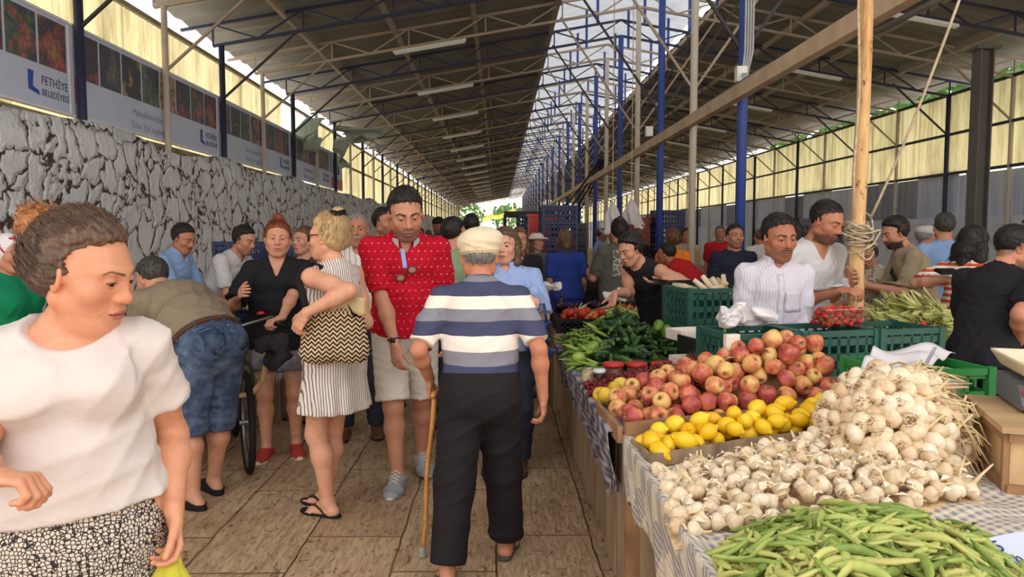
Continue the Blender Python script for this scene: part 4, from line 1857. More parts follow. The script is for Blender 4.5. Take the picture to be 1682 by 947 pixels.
HL = ([-.14, -.085, -.075, -.045, -.01, .02, .045, .066, .084, .105], [-.3, -.12, -.055, -.022, .010, .020, .027, .043, .068, .10])


def hairline(z):
    return np.interp(z, HL[0], HL[1])


def skin_mat():
    if 'skin' in MATS:
        return MATS['skin']
    m, t = newmat('skin')
    a = t.n('ShaderNodeVertexColor', layer_name='Col')
    v = t.coord('Object')
    n = t.ramp(t.noise(v, 34, 5, .65), [(.3, (.88, .85, .84)), (.7, (1.04, 1.03, 1.02))])
    n2 = t.ramp(t.noise(v, 7, 3), [(.3, (.93, .89, .88)), (.7, (1.03, 1.03, 1.03))])
    c = t.mix(1, t.mix(1, a.outputs['Color'], n, 'MULTIPLY'), n2, 'MULTIPLY')
    p = t.principled(c, .5, 0, t.bump(t.noise(v, 260, 3), .12, .002), .35)
    p.inputs['Subsurface Weight'].default_value = .0
    return m


def hair_mat(name, c0, c1, c2=None):
    m, t = newmat(name)
    v = t.coord('Object')
    n = t.noise(t.coord('Object', (1, 1, .22), (.4, .3, 0)), 70, 5, .65, .8)
    c = t.ramp(n, [(.3, srgb(*c0)), (.55, srgb(*c1)), (.8, srgb(*(c2 or c1)))])
    c = t.mix(1, c, t.ramp(t.noise(v, 9, 3), [(.3, (.75, .75, .75)), (.7, (1.1, 1.1, 1.1))]), 'MULTIPLY')
    t.principled(c, .5, 0, t.bump(n, .6, .006), .35)
    return m


def cloth(name, col, var=.06, rough=.85, bump=.12, scale=240, fold=.25):
    """plain woven cloth"""
    if name in MATS:
        return MATS[name]
    m, t = newmat(name)
    v = t.coord('Object')
    c = t.ramp(t.noise(v, 5, 4), [(.3, tuple(x * (1 - var) for x in col)), (.7, tuple(min(1, x * (1 + var)) for x in col))])
    nm = cloth_bump(t, v, bump, scale, fold)
    t.principled(c, rough, 0, nm, .2)
    return m


def cloth_bump(t, v, bump=.12, scale=240, fold=.25):
    b1 = t.bump(t.noise(v, scale, 2), bump, .003)
    return t.bump(t.noise(v, 11, 3, .5, 1.4), fold, .018, b1)


def drape(o, pts, d, off=.002):
    """lay world points onto the garment o along direction d (towards the body); returns points just outside it"""
    from mathutils.bvhtree import BVHTree
    me = o.data
    key = o.name
    if key not in BVH:
        BVH[key] = BVHTree.FromPolygons([v.co.copy() for v in me.vertices], [tuple(p.vertices) for p in me.polygons])
    base = Vector(o.parent.location) if o.parent else Vector((0, 0, 0))
    d = Vector(d).normalized()
    out = []
    for p in pts:
        q = Vector(p) - base
        hit = BVH[key].ray_cast(q - d * .35, d, .7)
        out.append((hit[0] - d * off + base) if hit[0] is not None else Vector(p))
    return out


BVH = {}


def patch(o, fn, nu, nv_, d, thick=.003, off=.003):
    """grid patch draped on garment o"""
    P = [[None] * (nv_ + 1) for _ in range(nu + 1)]
    for i in range(nu + 1):
        for j in range(nv_ + 1):
            P[i][j] = drape(o, [fn(i / nu, j / nv_)], d, off)[0]
    b = MB()
    b.grid(lambda u, v: tuple(P[round(u * nu)][round(v * nv_)]), nu, nv_, thick)
    return b
# ------------------------------------------------------------------ the people
H_BROWN = hair_mat('hair_dark_brown', (56, 42, 34), (98, 74, 58), (142, 108, 80))
H_BLACK = hair_mat('hair_black', (20, 17, 16), (42, 35, 31), (66, 55, 48))
WLINE = ([-.14, -.085, -.075, -.045, -.01, .02, .045, .066, .084, .105], [-.3, -.12, -.055, -.022, .006, .010, .013, .026, .050, .086])
H_RED = hair_mat('hair_auburn', (84, 40, 24), (136, 66, 38), (164, 90, 56))
H_BLOND = hair_mat('hair_blonde', (150, 118, 76), (206, 174, 124), (230, 206, 160))
H_GREY = hair_mat('hair_grey', (96, 92, 88), (150, 146, 140), (190, 186, 180))
H_DKGREY = hair_mat('hair_dark_grey', (42, 38, 36), (74, 68, 64), (104, 98, 92))
H_MID = hair_mat('hair_mid_brown', (70, 48, 34), (112, 80, 56), (146, 108, 76))
H_BRONZE = hair_mat('hair_bronze', (120, 70, 36), (178, 116, 68), (206, 150, 100))
C_BLACK = cloth('black_cotton', srgb(34, 32, 36))
C_NAVY = cloth('navy_cotton', srgb(38, 40, 58))
C_DKTRS = cloth('dark_trousers_cloth', srgb(44, 46, 58))
C_WHITE = cloth('white_jersey', srgb(206, 192, 184), .03)
C_WHITE2 = cloth('white_cotton', srgb(206, 202, 202), .03)
C_OLIVE = cloth('olive_brown_cotton', srgb(134, 118, 98))
C_OLIVE2 = cloth('khaki_cotton', srgb(160, 142, 116))
C_GREY = cloth('grey_cotton', srgb(92, 90, 88))
C_LGREY = cloth('light_grey_cotton', srgb(188, 184, 182))
C_LBLUE = cloth('light_blue_cotton', srgb(152, 172, 214))
C_LBLUE2 = cloth('sky_blue_cotton', srgb(136, 164, 206))
C_BLUE = cloth('royal_blue_cotton', srgb(44, 62, 140))
C_SAGE = cloth('sage_green_cotton', srgb(142, 160, 124))
C_GREEN = cloth('green_cotton', srgb(14, 118, 78))
C_ORANGE = cloth('orange_cotton', srgb(236, 130, 34))
C_RED = cloth('red_cotton', srgb(186, 36, 40))
C_RUBBER = cloth('black_rubber_foam', srgb(32, 28, 28), .05, .7)
C_BROWNL = cloth('brown_leather', srgb(96, 62, 44), .1, .5)


def pat(name, fn, rough=.85, fold=.25):
    m, t = newmat(name)
    v = t.coord('Object')
    c = fn(t, v)
    t.principled(c, rough, 0, cloth_bump(t, v, .1, 240, fold), .2)
    return m


def f_polka(t, v):
    # small white dashes in staggered rows on red
    s = t.sep(v)
    row = t.math('FLOOR', t.math('MULTIPLY', s[2], 21))
    off = t.math('MULTIPLY', t.math('FRACT', t.math('MULTIPLY', row, .5)), 1.0)
    fx_ = t.math('SUBTRACT', t.math('FRACT', t.math('ADD', t.math('MULTIPLY', s[0], 27), off)), .5)
    fz = t.math('SUBTRACT', t.math('FRACT', t.math('MULTIPLY', s[2], 21)), .5)
    d = t.math('SQRT', t.math('ADD', t.math('MULTIPLY', fx_, fx_), t.math('MULTIPLY', t.math('MULTIPLY', fz, fz), 2.2)))
    k = t.math('LESS_THAN', d, .085)
    return t.mix(k, t.ramp(t.noise(v, 6, 3), [(.3, srgb(168, 12, 34)), (.7, srgb(200, 20, 44))]), srgb(240, 206, 206))


def f_bands(stops, z0, z1):
    def f(t, v):
        s = t.sep(v)
        k = t.math('DIVIDE', t.math('SUBTRACT', s[2], z0), z1 - z0)
        k = t.math('ADD', k, t.math('MULTIPLY', t.math('SUBTRACT', t.noise(v, 5, 2), .5), .03))
        return t.ramp(k, stops, 'CONSTANT')
    return f


def f_vstripes(a, b, freq, duty=.35, ax=(1, .6)):
    def f(t, v):
        s = t.sep(v)
        q = t.math('ADD', t.math('MULTIPLY', s[0], ax[0] * freq), t.math('MULTIPLY', s[1], ax[1] * freq))
        q = t.math('ADD', q, t.math('MULTIPLY', t.noise(v, 4, 2), 1.6))
        return t.mix(t.math('LESS_THAN', t.math('FRACT', q), duty), a, b)
    return f


def f_hstripes(a, b, freq, duty=.5):
    def f(t, v):
        s = t.sep(v)
        return t.mix(t.math('LESS_THAN', t.math('FRACT', t.math('MULTIPLY', s[2], freq)), duty), a, b)
    return f


def f_mosaic(t, v):
    vo = t.n('ShaderNodeTexVoronoi', feature='DISTANCE_TO_EDGE')
    vo.inputs['Scale'].default_value = 105
    vo.inputs['Randomness'].default_value = .75
    t.l(v, vo.inputs['Vector'])
    w = t.n('ShaderNodeTexWave', wave_type='RINGS')
    w.inputs['Scale'].default_value = 7
    w.inputs['Distortion'].default_value = 6
    w.inputs['Detail'].default_value = 1
    t.l(v, w.inputs['Vector'])
    k = t.ramp(vo.outputs['Distance'], [(.09, (0, 0, 0)), (.13, (1, 1, 1))])
    c = t.mix(k, srgb(52, 46, 48), srgb(206, 192, 176))
    return t.mix(t.ramp(w.outputs['Fac'], [(.46, (0, 0, 0)), (.5, (.6,) * 3), (.54, (0, 0, 0))]), c, srgb(64, 56, 58))


def f_denim(col, fade):
    def f(t, v):
        n = t.noise(v, 7, 5, .65)
        c = t.mix(t.ramp(n, [(.42, (0, 0, 0)), (.70, (1, 1, 1))]), col, fade)
        tw = t.noise(t.coord('Object', (1, 1, .25), (0, .5, 0)), 130, 3)
        return t.mix(.35, c, t.mix(1, c, t.ramp(tw, [(.3, (.5, .5, .5)), (.7, (1.2, 1.2, 1.2))]), 'MULTIPLY'))
    return f


def f_dots(base, dot, scale, thr=.25):
    def f(t, v):
        vo = t.n('ShaderNodeTexVoronoi')
        vo.inputs['Scale'].default_value = scale
        t.l(v, vo.inputs['Vector'])
        return t.mix(t.math('LESS_THAN', vo.outputs['Distance'], thr), base, dot)
    return f


NAV, CRM, GRY = srgb(70, 72, 98), srgb(234, 222, 208), srgb(134, 132, 140)
P_POLKA = pat('red_dashed_pique', f_polka)
P_BANDS = pat('broad_striped_jersey', f_bands([(0, NAV), (.11, GRY), (.24, CRM), (.38, NAV), (.51, GRY), (.62, CRM), (.73, NAV), (.86, GRY)], .95, 1.45))
P_DRESS = pat('fine_striped_linen', f_vstripes(srgb(228, 216, 206), srgb(122, 106, 104), 62, .34))
P_MOSAIC = pat('black_and_cream_mosaic_print', f_mosaic)
P_DENIM = pat('blue_denim', f_denim(srgb(58, 72, 98), srgb(108, 124, 148)))
P_DENIMG = pat('grey_denim', f_denim(srgb(110, 108, 112), srgb(164, 160, 160)))
P_SHIRT = pat('fine_grey_striped_cotton', f_vstripes(srgb(214, 208, 214), srgb(196, 190, 204), 70, .4, (1, .3)), .8, .4)
P_OSTRIPE = pat('orange_striped_jersey', f_hstripes(srgb(232, 222, 210), srgb(206, 84, 54), 22))
P_NSTRIPE = pat('navy_striped_jersey', f_hstripes(srgb(52, 54, 64), srgb(176, 176, 180), 17, .3))
P_BLOUSE = pat('patterned_blouse_cloth', f_dots(srgb(196, 184, 166), srgb(112, 98, 88), 34, .32))
P_SCARF = pat('printed_headscarf', lambda t, v: t.ramp(t.noise(v, 11, 3, .6, .8), [(.36, srgb(60, 40, 56)), (.42, srgb(220, 214, 212)), (.58, srgb(226, 220, 218)), (.62, srgb(170, 44, 84)), (.7, srgb(70, 110, 80))], 'CONSTANT'))
P_PLAID = pat('white_check_shirting', f_vstripes(srgb(222, 216, 208), srgb(170, 160, 150), 26, .2, (1, .3)))
LACE_W = cloth('white_laces', srgb(226, 222, 216))


def px(x, y, Y):
    return at(x, y, Y).x


def extra(p, name, b, m, label=None, smooth=True):
    """a piece in world coordinates as a child of the figure"""
    o = b.build(name, m, p.obj, smooth)
    o.location = tuple(-p.base)
    if label:
        o['label'] = label
    return o


# ---- woman in the white t-shirt, left foreground
Yf = 1.86
p = Person(px(116, 640, Yf), Yf, 1.62, 203, q='hi', girth=1.13, belly=.024, bust=.026, female=True, hipw=1.05, head=(60, -19, 3), headk=1.20, shw=.98,
           wl=at(286, 838, Yf + .02), el=(.12, -1, 0), wr=at(-24, 782, Yf - .40), er=(.4, -1, -.5), armg=1.16,
           handl=dict(d=(.05, .15, -1), n=(-1, .3, 0), curl=(32, 48, 30), thumb=(.9, .25, .35)),
           handr=dict(d=(-.95, .3, -.12), n=(-.15, .1, -1), curl=(52, 62, 40), thumb=(.85, .35, .35)), lean=-2)
p.build('person', 'woman in a white t-shirt and black and cream print skirt, brown hair in a bun', None, (212, 150, 116),
        {'brow': (70, 50, 40), 'browt': .0026, 'fat': 1.10, 'eye': .0032, 'mouth': .0012, 'lip': (178, 96, 88), 'gaze': (12, -12), 'age': .5, 'chin2': 1, 'iris': (60, 50, 36)})
p.top('tshirt', C_WHITE, .56, .062, 'scoop', o=.013, loose=.010, sl_loose=.012, amp=.009, seed=4, freq=13, hemtilt=(-.09, 0), flare=.012)
p.skirt('skirt', P_MOSAIC, .62, (.23, .21), top=.145, pleat=9, amp=.008, o=.011)
p.hair(H_BROWN, 'bun', .012, bun=[((-.012, -.115, .065), (.030, .030, .030))], ridge=.0036, front=-.004, strands=3000, line=WLINE)
F_ = Field(p.hl(-.012, -.130, .072) - .09, p.hl(-.012, -.130, .072) + .09, .0032)
ax = (p.hr, p.hf, p.hu)
q_ = random.Random(3)
for i in range(7):
    a = i / 7 * 2 * PI
    pts_ = [p.hl(-.012 + .034 * math.cos(a + u * 1.9), -.130 + .034 * math.sin(a + u * 1.9), .052 + .052 * u - .02 * u * u) for u in [j / 6 for j in range(7)]]
    for a_, b_ in zip(pts_, pts_[1:]):
        F_.cap(a_, b_, .019 * p.hs, .017 * p.hs, .008)
F_.ell(p.hl(-.012, -.130, .072), ax, (.040 * p.hs, .038 * p.hs, .034 * p.hs), .01)
v_, qd_ = F_.mesh()
bo_ = link('hair_bun', fast_mesh('hair_bun', v_ - p.base, qd_, [H_BRONZE], True), p.obj)
bo_['label'] = 'bronze brown bun twisted on the crown'
b = MB()
for i in range(420):
    x_ = nv(v_[q_.randrange(len(v_))])
    c_ = p.hl(-.012, -.130, .072)
    n_ = nrm(x_ - c_)
    tg = nrm(np.cross(p.hu, n_) + p.hu * q_.uniform(-.5, .8))
    L_ = q_.uniform(.02, .045)
    b.tube([x_ - n_ * .002, x_ + tg * L_ * .5 + n_ * L_ * .12 * q_.random(), x_ + tg * L_ * .9 - n_ * L_ * .28 * q_.random()], [.0013, .0014, .0004], 3, False)
o = b.build('hair_strands', H_BRONZE, bo_, True)
o.location = tuple(-p.base)
b = MB()
S = p.S['r']
b.tube([S + p.chf * .10 - Z3 * .20 - p.chr * .0, S + p.chf * .085 - Z3 * .05 - p.chr * .004, S + p.chf * .01 + Z3 * .062 - p.chr * .02, S - p.chf * .09 - Z3 * .02 - p.chr * .02, S - p.chf * .13 - Z3 * .22], .013, 8, flat=.35)
extra(p, 'bag_strap', b, cloth('purple_grey_webbing', srgb(96, 90, 118)), 'grey purple bag strap over the shoulder')
b = MB()
for i in range(5):
    b.tube([p.hl(-.082, -.006 + .002 * i, -.040 - .006 * i), p.hl(-.084, -.002 - .002 * i, -.046 - .006 * i)], .0024, 6)
extra(p, 'earring', b, mat('pinkish_metal', srgb(206, 150, 130), .3, .8))
p.shoes(C_BROWNL, C_RUBBER, kind='thong', name='strap', solename='sandal')
pw = p
# yellow plastic bag in her hand
K_, W_, d_, n_, t_ = p.hand_pts('l')
hp_ = W_ + d_ * .13 * K_ + n_ * .02
b = MB()
M_BAGY = m_sheet('yellow_plastic', srgb(232, 224, 90), srgb(190, 180, 60), .3, .4)


def fnb(u, v):
    a = u * 2 * PI
    r_ = .012 + .10 * min(1, v * 1.6) ** .8 * (1 if v < .9 else (1 - (v - .9) * 7))
    return (hp_[0] + r_ * math.cos(a) * (1 + .12 * math.sin(a * 7 + v * 9)), hp_[1] + r_ * .8 * math.sin(a) * (1 + .12 * math.cos(a * 5)), hp_[2] + .01 - .34 * v)


b.grid(fnb, 28, 16, .001)
for sx in (-1, 1):
    b.tube([hp_ + nv((sx * .03, 0, -.03)), hp_ + nv((sx * .022, 0, .012)), hp_ + nv((sx * .005, .01, .03))], .006, 6, flat=.4)
tag(b.build('plastic_bag', M_BAGY, None, True), 'yellow plastic bag hanging from the hand of the woman in the white t-shirt', 'plastic bag')

# ---- man bending over the left stall
Yb = 4.40
p = Person(px(356, 820, Yb), Yb, 1.77, 55, lean=50, curl=20, q='hi', girth=1.16, belly=.03, shw=1.08, hipw=1.0, head=(10, -28, 0), headk=1.02,
           wl=(-.05, .32, -.42), wr=(0, .36, -.42), al=(.13, .03, 12), ar=(.10, .17, 10), legg=1.08)
p.build('person', 'man in an olive t-shirt and jean shorts bending over the left stall', None, (204, 148, 118), {'stubble': .8, 'beardc': (80, 70, 64), 'neck': .062})
p.top('tshirt', C_OLIVE, .75, .085, 'crew', o=.014, loose=.028, sl_loose=.022, amp=.008, seed=3, freq=13)
sh_ = p.bottoms('jean_shorts', P_DENIM, 1.16, .018, straight=(.118, .104, .094), seed=5, amp=.006, waist=.085)
b = MB()      # belt, loops, back pockets, turned up hems
wz = p.P + p.t1 * .062
ring = []
for i in range(48):
    a = i / 48 * 2 * PI
    dr_ = p.pr * math.cos(a) + p.pf * math.sin(a)
    ring.append(drape(sh_, [wz + dr_ * .2], -dr_, .004)[0])
b.tube(ring + ring[:1], .020, 6, flat=.25)
extra(p, 'belt', b, C_BROWNL, 'dark brown leather belt')
b = MB()
for i in range(6):
    q_ = ring[(36 + int((i - 2.5) * 4.4)) % 48]
    dn = nrm(nv(q_) - wz)
    b.bar(tuple(nv(q_) + dn * .004 - p.t1 * .026), tuple(nv(q_) + dn * .004 + p.t1 * .026), .013, .005, tuple(dn))
extra(p, 'belt_loops', b, P_DENIM)
M_DENIMD = pat('dark_denim_seam', f_denim(srgb(44, 56, 80), srgb(92, 106, 128)))
M_STITCH = cloth('denim_stitching', srgb(132, 142, 158))
for sg in (-1, 1):
    cp = p.P - p.t1 * .055 + p.pr * sg * .085 - p.pf * .2

    def fp(u, v, k=1.0):
        w_ = .066 * (1 - .12 * v) * k
        return cp + p.pr * (u - .5) * 2 * w_ + p.t1 * (.062 - v * (.115 + .03 * (1 - abs(u - .5) * 2)))
    b = patch(sh_, fp, 8, 8, p.pf, .003, .004)
    o = b.build('back_pocket', M_DENIMD, sh_, True)
    o.location = tuple(-p.base)
    b = MB()
    b.tube(drape(sh_, [fp(u, .12) for u in (0, .25, .5, .75, 1)], p.pf, .006), .0018, 5)
    b.tube(drape(sh_, [fp(0.06, .05), fp(.06, .5), fp(.08, .98), fp(.5, .97), fp(.92, .98), fp(.94, .5), fp(.94, .05)], p.pf, .006), .0018, 5)
    b.tube(drape(sh_, [fp(.05, .4), fp(.3, .58), fp(.5, .7), fp(.7, .58), fp(.95, .4)], p.pf, .006), .0018, 5)
    o2 = b.build('stitching', M_STITCH, o, True)
    lg = 'l' if sg < 0 else 'r'
    K0, A0 = p.K[lg], p.A[lg]
    c0 = K0 + (A0 - K0) * .145
    ax_ = nrm(A0 - K0)
    e1 = nrm(np.cross(ax_, p.f))
    e2 = np.cross(ax_, e1)
    b = MB()
    b.tube([c0 + (e1 * math.cos(a) + e2 * math.sin(a)) * .098 for a in [i / 24 * 2 * PI for i in range(25)]], .010, 6)
    o = b.build('turned_up_hem', M_DENIMD, sh_, True)
    o.location = tuple(-p.base)
p.hair(H_DKGREY, 'short', .006, ridge=.0016)
p.shoes(C_RUBBER, C_RUBBER, kind='shoe', name='slipper', solename='sole', height=.05, o=.008)
pbend = p

# ---- auburn haired woman in black
Yr = 5.40
p = Person(px(463, 750, Yr), Yr, 1.68, 192, q='hi', girth=1.06, belly=.018, bust=.02, female=True, head=(4, -2, -3), headk=1.06, shw=1.0,
           wr=at(392, 486, Yr - .35), er=(.3, -1, -.4), wl=at(462, 524, Yr - .42), el=(.3, -1, -.3), al=(.105, .0, 10), ar=(.10, .06, 16),
           handl=dict(d=(-.8, .5, -.2), n=(-.3, .2, -1), curl=(50, 60, 40)))
p.build('person', 'auburn haired woman in a black v-neck tunic, frayed shorts and red shoes', None, (216, 158, 128),
        {'brow': (110, 66, 46), 'browt': .0022, 'fat': 1.10, 'eye': .0032, 'lip': (186, 104, 96), 'iris': (84, 66, 44), 'smile': .006})
p.top('tunic', C_BLACK, .92, -.12, 'vee', o=.018, loose=.03, sl_loose=.022, amp=.007, seed=6, depth=.0, flare=.02)
fr_ = p.bottoms('frayed_shorts', P_DENIMG, .62, .016, straight=(.115, .108, .1), amp=.004, waist=.05)
b = MB()
for lg in 'lr':
    c0 = p.Hp[lg] + (p.K[lg] - p.Hp[lg]) * .615
    for i in range(46):
        a = i / 46 * 2 * PI
        q_ = c0 + nv((math.cos(a), math.sin(a), 0)) * .108
        b.tube([q_, q_ + nv((.006 * math.sin(i * 3), .006 * math.cos(i * 5), -.03 - .045 * rnd.random()))], .0018, 3)
o = b.build('fringe', cloth('white_threads', srgb(214, 208, 202)), fr_, True)
o.location = tuple(-p.base)
p.hair(H_RED, 'bun', .008, bun=[((0, -.035, .148), (.040, .036, .030)), ((.012, -.03, .165), (.022, .03, .018))], ridge=.0035)
C_REDSH = cloth('red_canvas', srgb(176, 66, 56), .15, .9, .4)
p.shoes(C_REDSH, cloth('white_rubber', srgb(222, 212, 200), .05, .6), height=.072, o=.010)
b = MB()
b.tube([p.N + p.chf * .09 - Z3 * .02 + p.chr * x_ for x_ in (-.05, 0, .05)], .0015, 4)
pred = p

# ---- blonde woman with the woven bag
Yl = 4.22
p = Person(px(553, 840, Yl), Yl, 1.70, 62, q='hi', girth=.98, bust=.012, female=True, head=(12, -3, 0), headk=1.06, lean=-1,
           wl=at(502, 514, Yl - .34), el=(.5, -1, -.6), wr=(.06, .20, -.38), al=(.05, .02, 2), ar=(.06, .13, 2), legg=1.05, armg=1.05,
           handl=dict(d=(.15, .55, -.85), n=(-.6, .3, -.6), curl=(30, 40, 25)))
p.build('person', 'blonde woman in a short striped sleeveless dress and black flip-flops, seen from behind', None, (220, 162, 132), {'brow': (150, 120, 90)})
p.top('dress_bodice', P_DRESS, .3, .06, 'scoop', o=.014, loose=.02, amp=.006, seed=8, tank=1, depth=.02)
p.skirt('dress_skirt', P_DRESS, .30, (.235, .19), top=.13, pleat=11, amp=.010, o=.016)
p.hair(H_BLOND, 'bun', .012, bun=[((0, -.072, .130), (.040, .040, .032))], ridge=.0018)
b = MB()
c0 = p.hl(0, -.069, .126)
for rr, dz in ((.041, 0), (.042, .008), (.041, -.007)):
    b.tube([c0 + (p.hr * math.cos(a) + p.hf * math.sin(a) * .9) * rr * p.hs + p.hu * (dz + .004 * math.sin(3 * a)) for a in [i / 20 * 2 * PI for i in range(21)]], .0085, 8)
extra(p, 'hair_tie', b, C_BLACK, 'black hair tie')
b = MB()
for sg in (-1, 1):
    b.tube([p.hl(sg * .08, -.012, .012), p.hl(sg * .078, .04, .016), p.hl(sg * .062, .085, .012)], .003, 6)
b.tube([p.hl(-.062, .087, .012), p.hl(-.03, .102, .016), p.hl(0, .108, .014), p.hl(.03, .102, .016), p.hl(.062, .087, .012)], .0035, 6)
for sg in (-1, 1):
    b.grid(lambda u, v, sg=sg: tuple(p.hl(sg * (.008 + .046 * u), .104 - .014 * u, .014 - .034 * v)), 4, 4, .002)
extra(p, 'glasses', b, mat('black_plastic', srgb(30, 28, 28), .3))
p.shoes(cloth('dark_brown_strap', srgb(58, 44, 36)), C_RUBBER, kind='thong', name='strap', solename='flip_flop')
pblond = p
# woven bag hanging from her left shoulder
S = p.S['l']
bo = thing('woven_bag', 'black and cream zigzag woven shoulder bag hanging from the blonde woman', 'bag', tuple(at(550, 546, Yl - .235)), R(4))
m, t = newmat('zigzag_weave')
v_ = t.coord('Object')
s3 = t.sep(v_)
zz = t.math('PINGPONG', t.math('MULTIPLY', s3[0], 26), .5)
q_ = t.math('FRACT', t.math('ADD', t.math('MULTIPLY', s3[2], 42), t.math('MULTIPLY', zz, 1.7)))
up_ = t.math('GREATER_THAN', s3[2], .105)
ck = t.math('LESS_THAN', t.math('ABSOLUTE', t.math('SINE', t.math('ADD', t.math('MULTIPLY', s3[0], 150), t.math('MULTIPLY', t.math('FLOOR', t.math('MULTIPLY', s3[2], 50)), 1.57)))), .62)
kk = t.math('ADD', t.math('MULTIPLY', up_, ck), t.math('MULTIPLY', t.math('SUBTRACT', 1, up_), t.math('LESS_THAN', q_, .5)))
c = t.mix(kk, srgb(214, 186, 146), srgb(46, 34, 32))
t.principled(c, .9, 0, t.bump(t.math('ADD', q_, t.noise(v_, 160, 2)), .5, .006), .2)
F_ = Field((-.24, -.13, -.2), (.24, .13, .24), .008)
F_.ecap((0, 0, -.085), (0, 0, .11), (1, 0, 0), (.185, .062), (.150, .048), .02)
F_.ell((-.09, 0, -.12), ((1, 0, 0), (0, 1, 0), (0, 0, 1)), (.09, .055, .05), .03)
F_.ell((.09, 0, -.12), ((1, 0, 0), (0, 1, 0), (0, 0, 1)), (.09, .055, .05), .03)
F_.folds(.006, 18, 4)
F_.cut((0, 0, .165), (.12, 0, 1))
v_, q_ = F_.mesh()
link('bag_body', fast_mesh('bag_body', v_, q_, [m], True), bo)
b = MB()
top_ = S + Z3 * .075 - nv(bo.location)
rz = Matrix.Rotation(-R(4), 3, 'Z')
top_ = np.array(rz @ Vector(top_))
for sx, sy in ((-1, -1), (1, -1)):
    e_ = nv((.115 * sx if sx > 0 else -.135, -.03, .13))
    pts_ = [e_ + nv((0, -.012, -.04)), e_ * .6 + top_ * .4 + nv((.03 * sx, -.03, 0)), top_ + nv((.070 * sx, -.02, -.08)), top_ + nv((.045 * sx, .02, -.008)), top_ + nv((.01 * sx, .06, -.0))]
    b.tube(pts_, .020, 8, flat=.3)
b.build('bag_strap', cloth('black_strap', srgb(30, 27, 28)), bo, True)
b = MB()
b.grid(lambda u, v: (-.02 + .19 * u, -.055 - .01 * math.sin(u * 9), .115 + .095 * v + .02 * math.sin(u * 5)), 10, 5, .02)
b.build('fabric_lining', cloth('straw_cloth', srgb(200, 176, 132)), bo, True)

# ---- man in the red polo shirt
Yt = 4.74
p = Person(px(668, 800, Yt), Yt, 1.90, 190, lean=9, curl=10, q='hi', girth=1.03, belly=.018, shw=1.04, head=(6, -24, 4), headk=1.13,
           wr=at(654, 588, Yt - .25), er=(.25, -1, -.2), wl=(.03, .14, -.52), ar=(.06, .10, 16), al=(.12, -.24, 6), legg=1.0, armg=1.05,
           handr=dict(d=(-.1, .3, -1), n=(-.6, -.6, -.1), curl=(28, 36, 24), thumb=(.9, .4, .3)), neckk=.9)
p.build('person', 'tall man in a red dashed polo shirt and cream shorts looking down', None, (196, 140, 112),
        {'stubble': .62, 'brow': (36, 28, 24), 'browt': .0056, 'eye': .0026, 'age': .6, 'beardc': (70, 60, 54), 'lip': (168, 92, 82), 'gaze': (5, -25), 'jaw': 1.12})
p.top('polo_shirt', P_POLKA, .80, -.03, 'collar', o=.015, loose=.016, sl_loose=.014, amp=.007, seed=11, depth=.05)
p.collar(P_POLKA, .068, .038, 30)
b = MB()
for sg in (-1, 1):
    c0 = p.N + p.t2 * .032
    b.grid(lambda u, v, sg=sg: tuple(c0 + p.chr * sg * (.045 + .035 * u) + p.chf * (.098 + .004 * v - .030 * u) - p.t2 * (.006 + .055 * v * (1 - .5 * u))), 5, 6, .004)
extra(p, 'collar_facing', b, C_LGREY, 'pale grey facing of the open collar')
b = MB()
b.grid(lambda u, v: tuple(p.N - p.t2 * (.03 + .11 * v) + p.chf * (.108 + .045 * v) + p.chr * (.036 - .016 * v - .026 * u)), 4, 8, .004)
extra(p, 'placket', b, C_LBLUE, 'pale blue placket')
p.bottoms('shorts', cloth('cream_twill', srgb(212, 202, 188)), .93, .014, straight=(.112, .104, .104), amp=.004, waist=.05)
b = MB()
p.hair(H_BLACK, 'short', .009, ridge=.0016, back=-.006)
SN = cloth('grey_mesh', srgb(150, 150, 152), .15, .8, .5, 120)
p.shoes(SN, cloth('pale_grey_rubber', srgb(196, 192, 188), .1, .6), name='sneaker', height=.085, o=.014, lace=LACE_W)
b = MB()
K_, W_, d_, n_, t_ = p.hand_pts('r')
dd = nrm(p.Wr['r'] - p.E['r'])
c0 = p.Wr['r'] - dd * .035
e1 = nrm(np.cross(dd, p.f))
e2 = np.cross(dd, e1)
b.tube([c0 + (e1 * math.cos(a) + e2 * math.sin(a)) * .031 for a in [i / 20 * 2 * PI for i in range(21)]], .010, 6, flat=.35)
q_ = c0 - p.f * 0 + nv((0, -.031, 0))
b.box(tuple(q_), (.03, .010, .03))
extra(p, 'watch', b, cloth('dark_strap', srgb(52, 44, 40), .1, .5), 'dark wrist watch')
pt = p
# sunglasses hooked in the open collar
gc = p.N - p.t2 * .165 + p.chf * .178
b = MB()
ct = nrm(p.chf + Z3 * .2)
for sg in (-1, 1):
    cc = gc + p.chr * sg * .034 * -1 + p.t2 * .026 * sg
    b.tube([cc + (p.chr * math.cos(a) * .027 + p.t2 * math.sin(a) * .024) for a in [i / 20 * 2 * PI for i in range(21)]], .0032, 6)
b.tube([gc - p.chr * .012 + p.t2 * .010, gc + p.chr * .010 - p.t2 * .008], .003, 6)
b.tube([gc + p.t2 * .045 - p.chr * .05, gc + p.t2 * .02 - p.chf * .05], .003, 6)
so_ = tag(b.build('sunglasses', mat('tortoise_shell', srgb(70, 40, 32), .3), None, True), 'round sunglasses hooked into the collar of the red polo shirt', 'sunglasses')
for sg in (-1, 1):
    b = MB()
    cc = gc + p.chr * sg * .034 * -1 + p.t2 * .026 * sg
    b.grid(lambda u, v, cc=cc: tuple(cc + (p.chr * math.cos(u * 2 * PI) * .025 + p.t2 * math.sin(u * 2 * PI) * .022) * v), 20, 3, .002)
    b.build('lens', mat('dusky_pink_lens', srgb(176, 120, 110), .12, 0, .2, 20), so_, True)

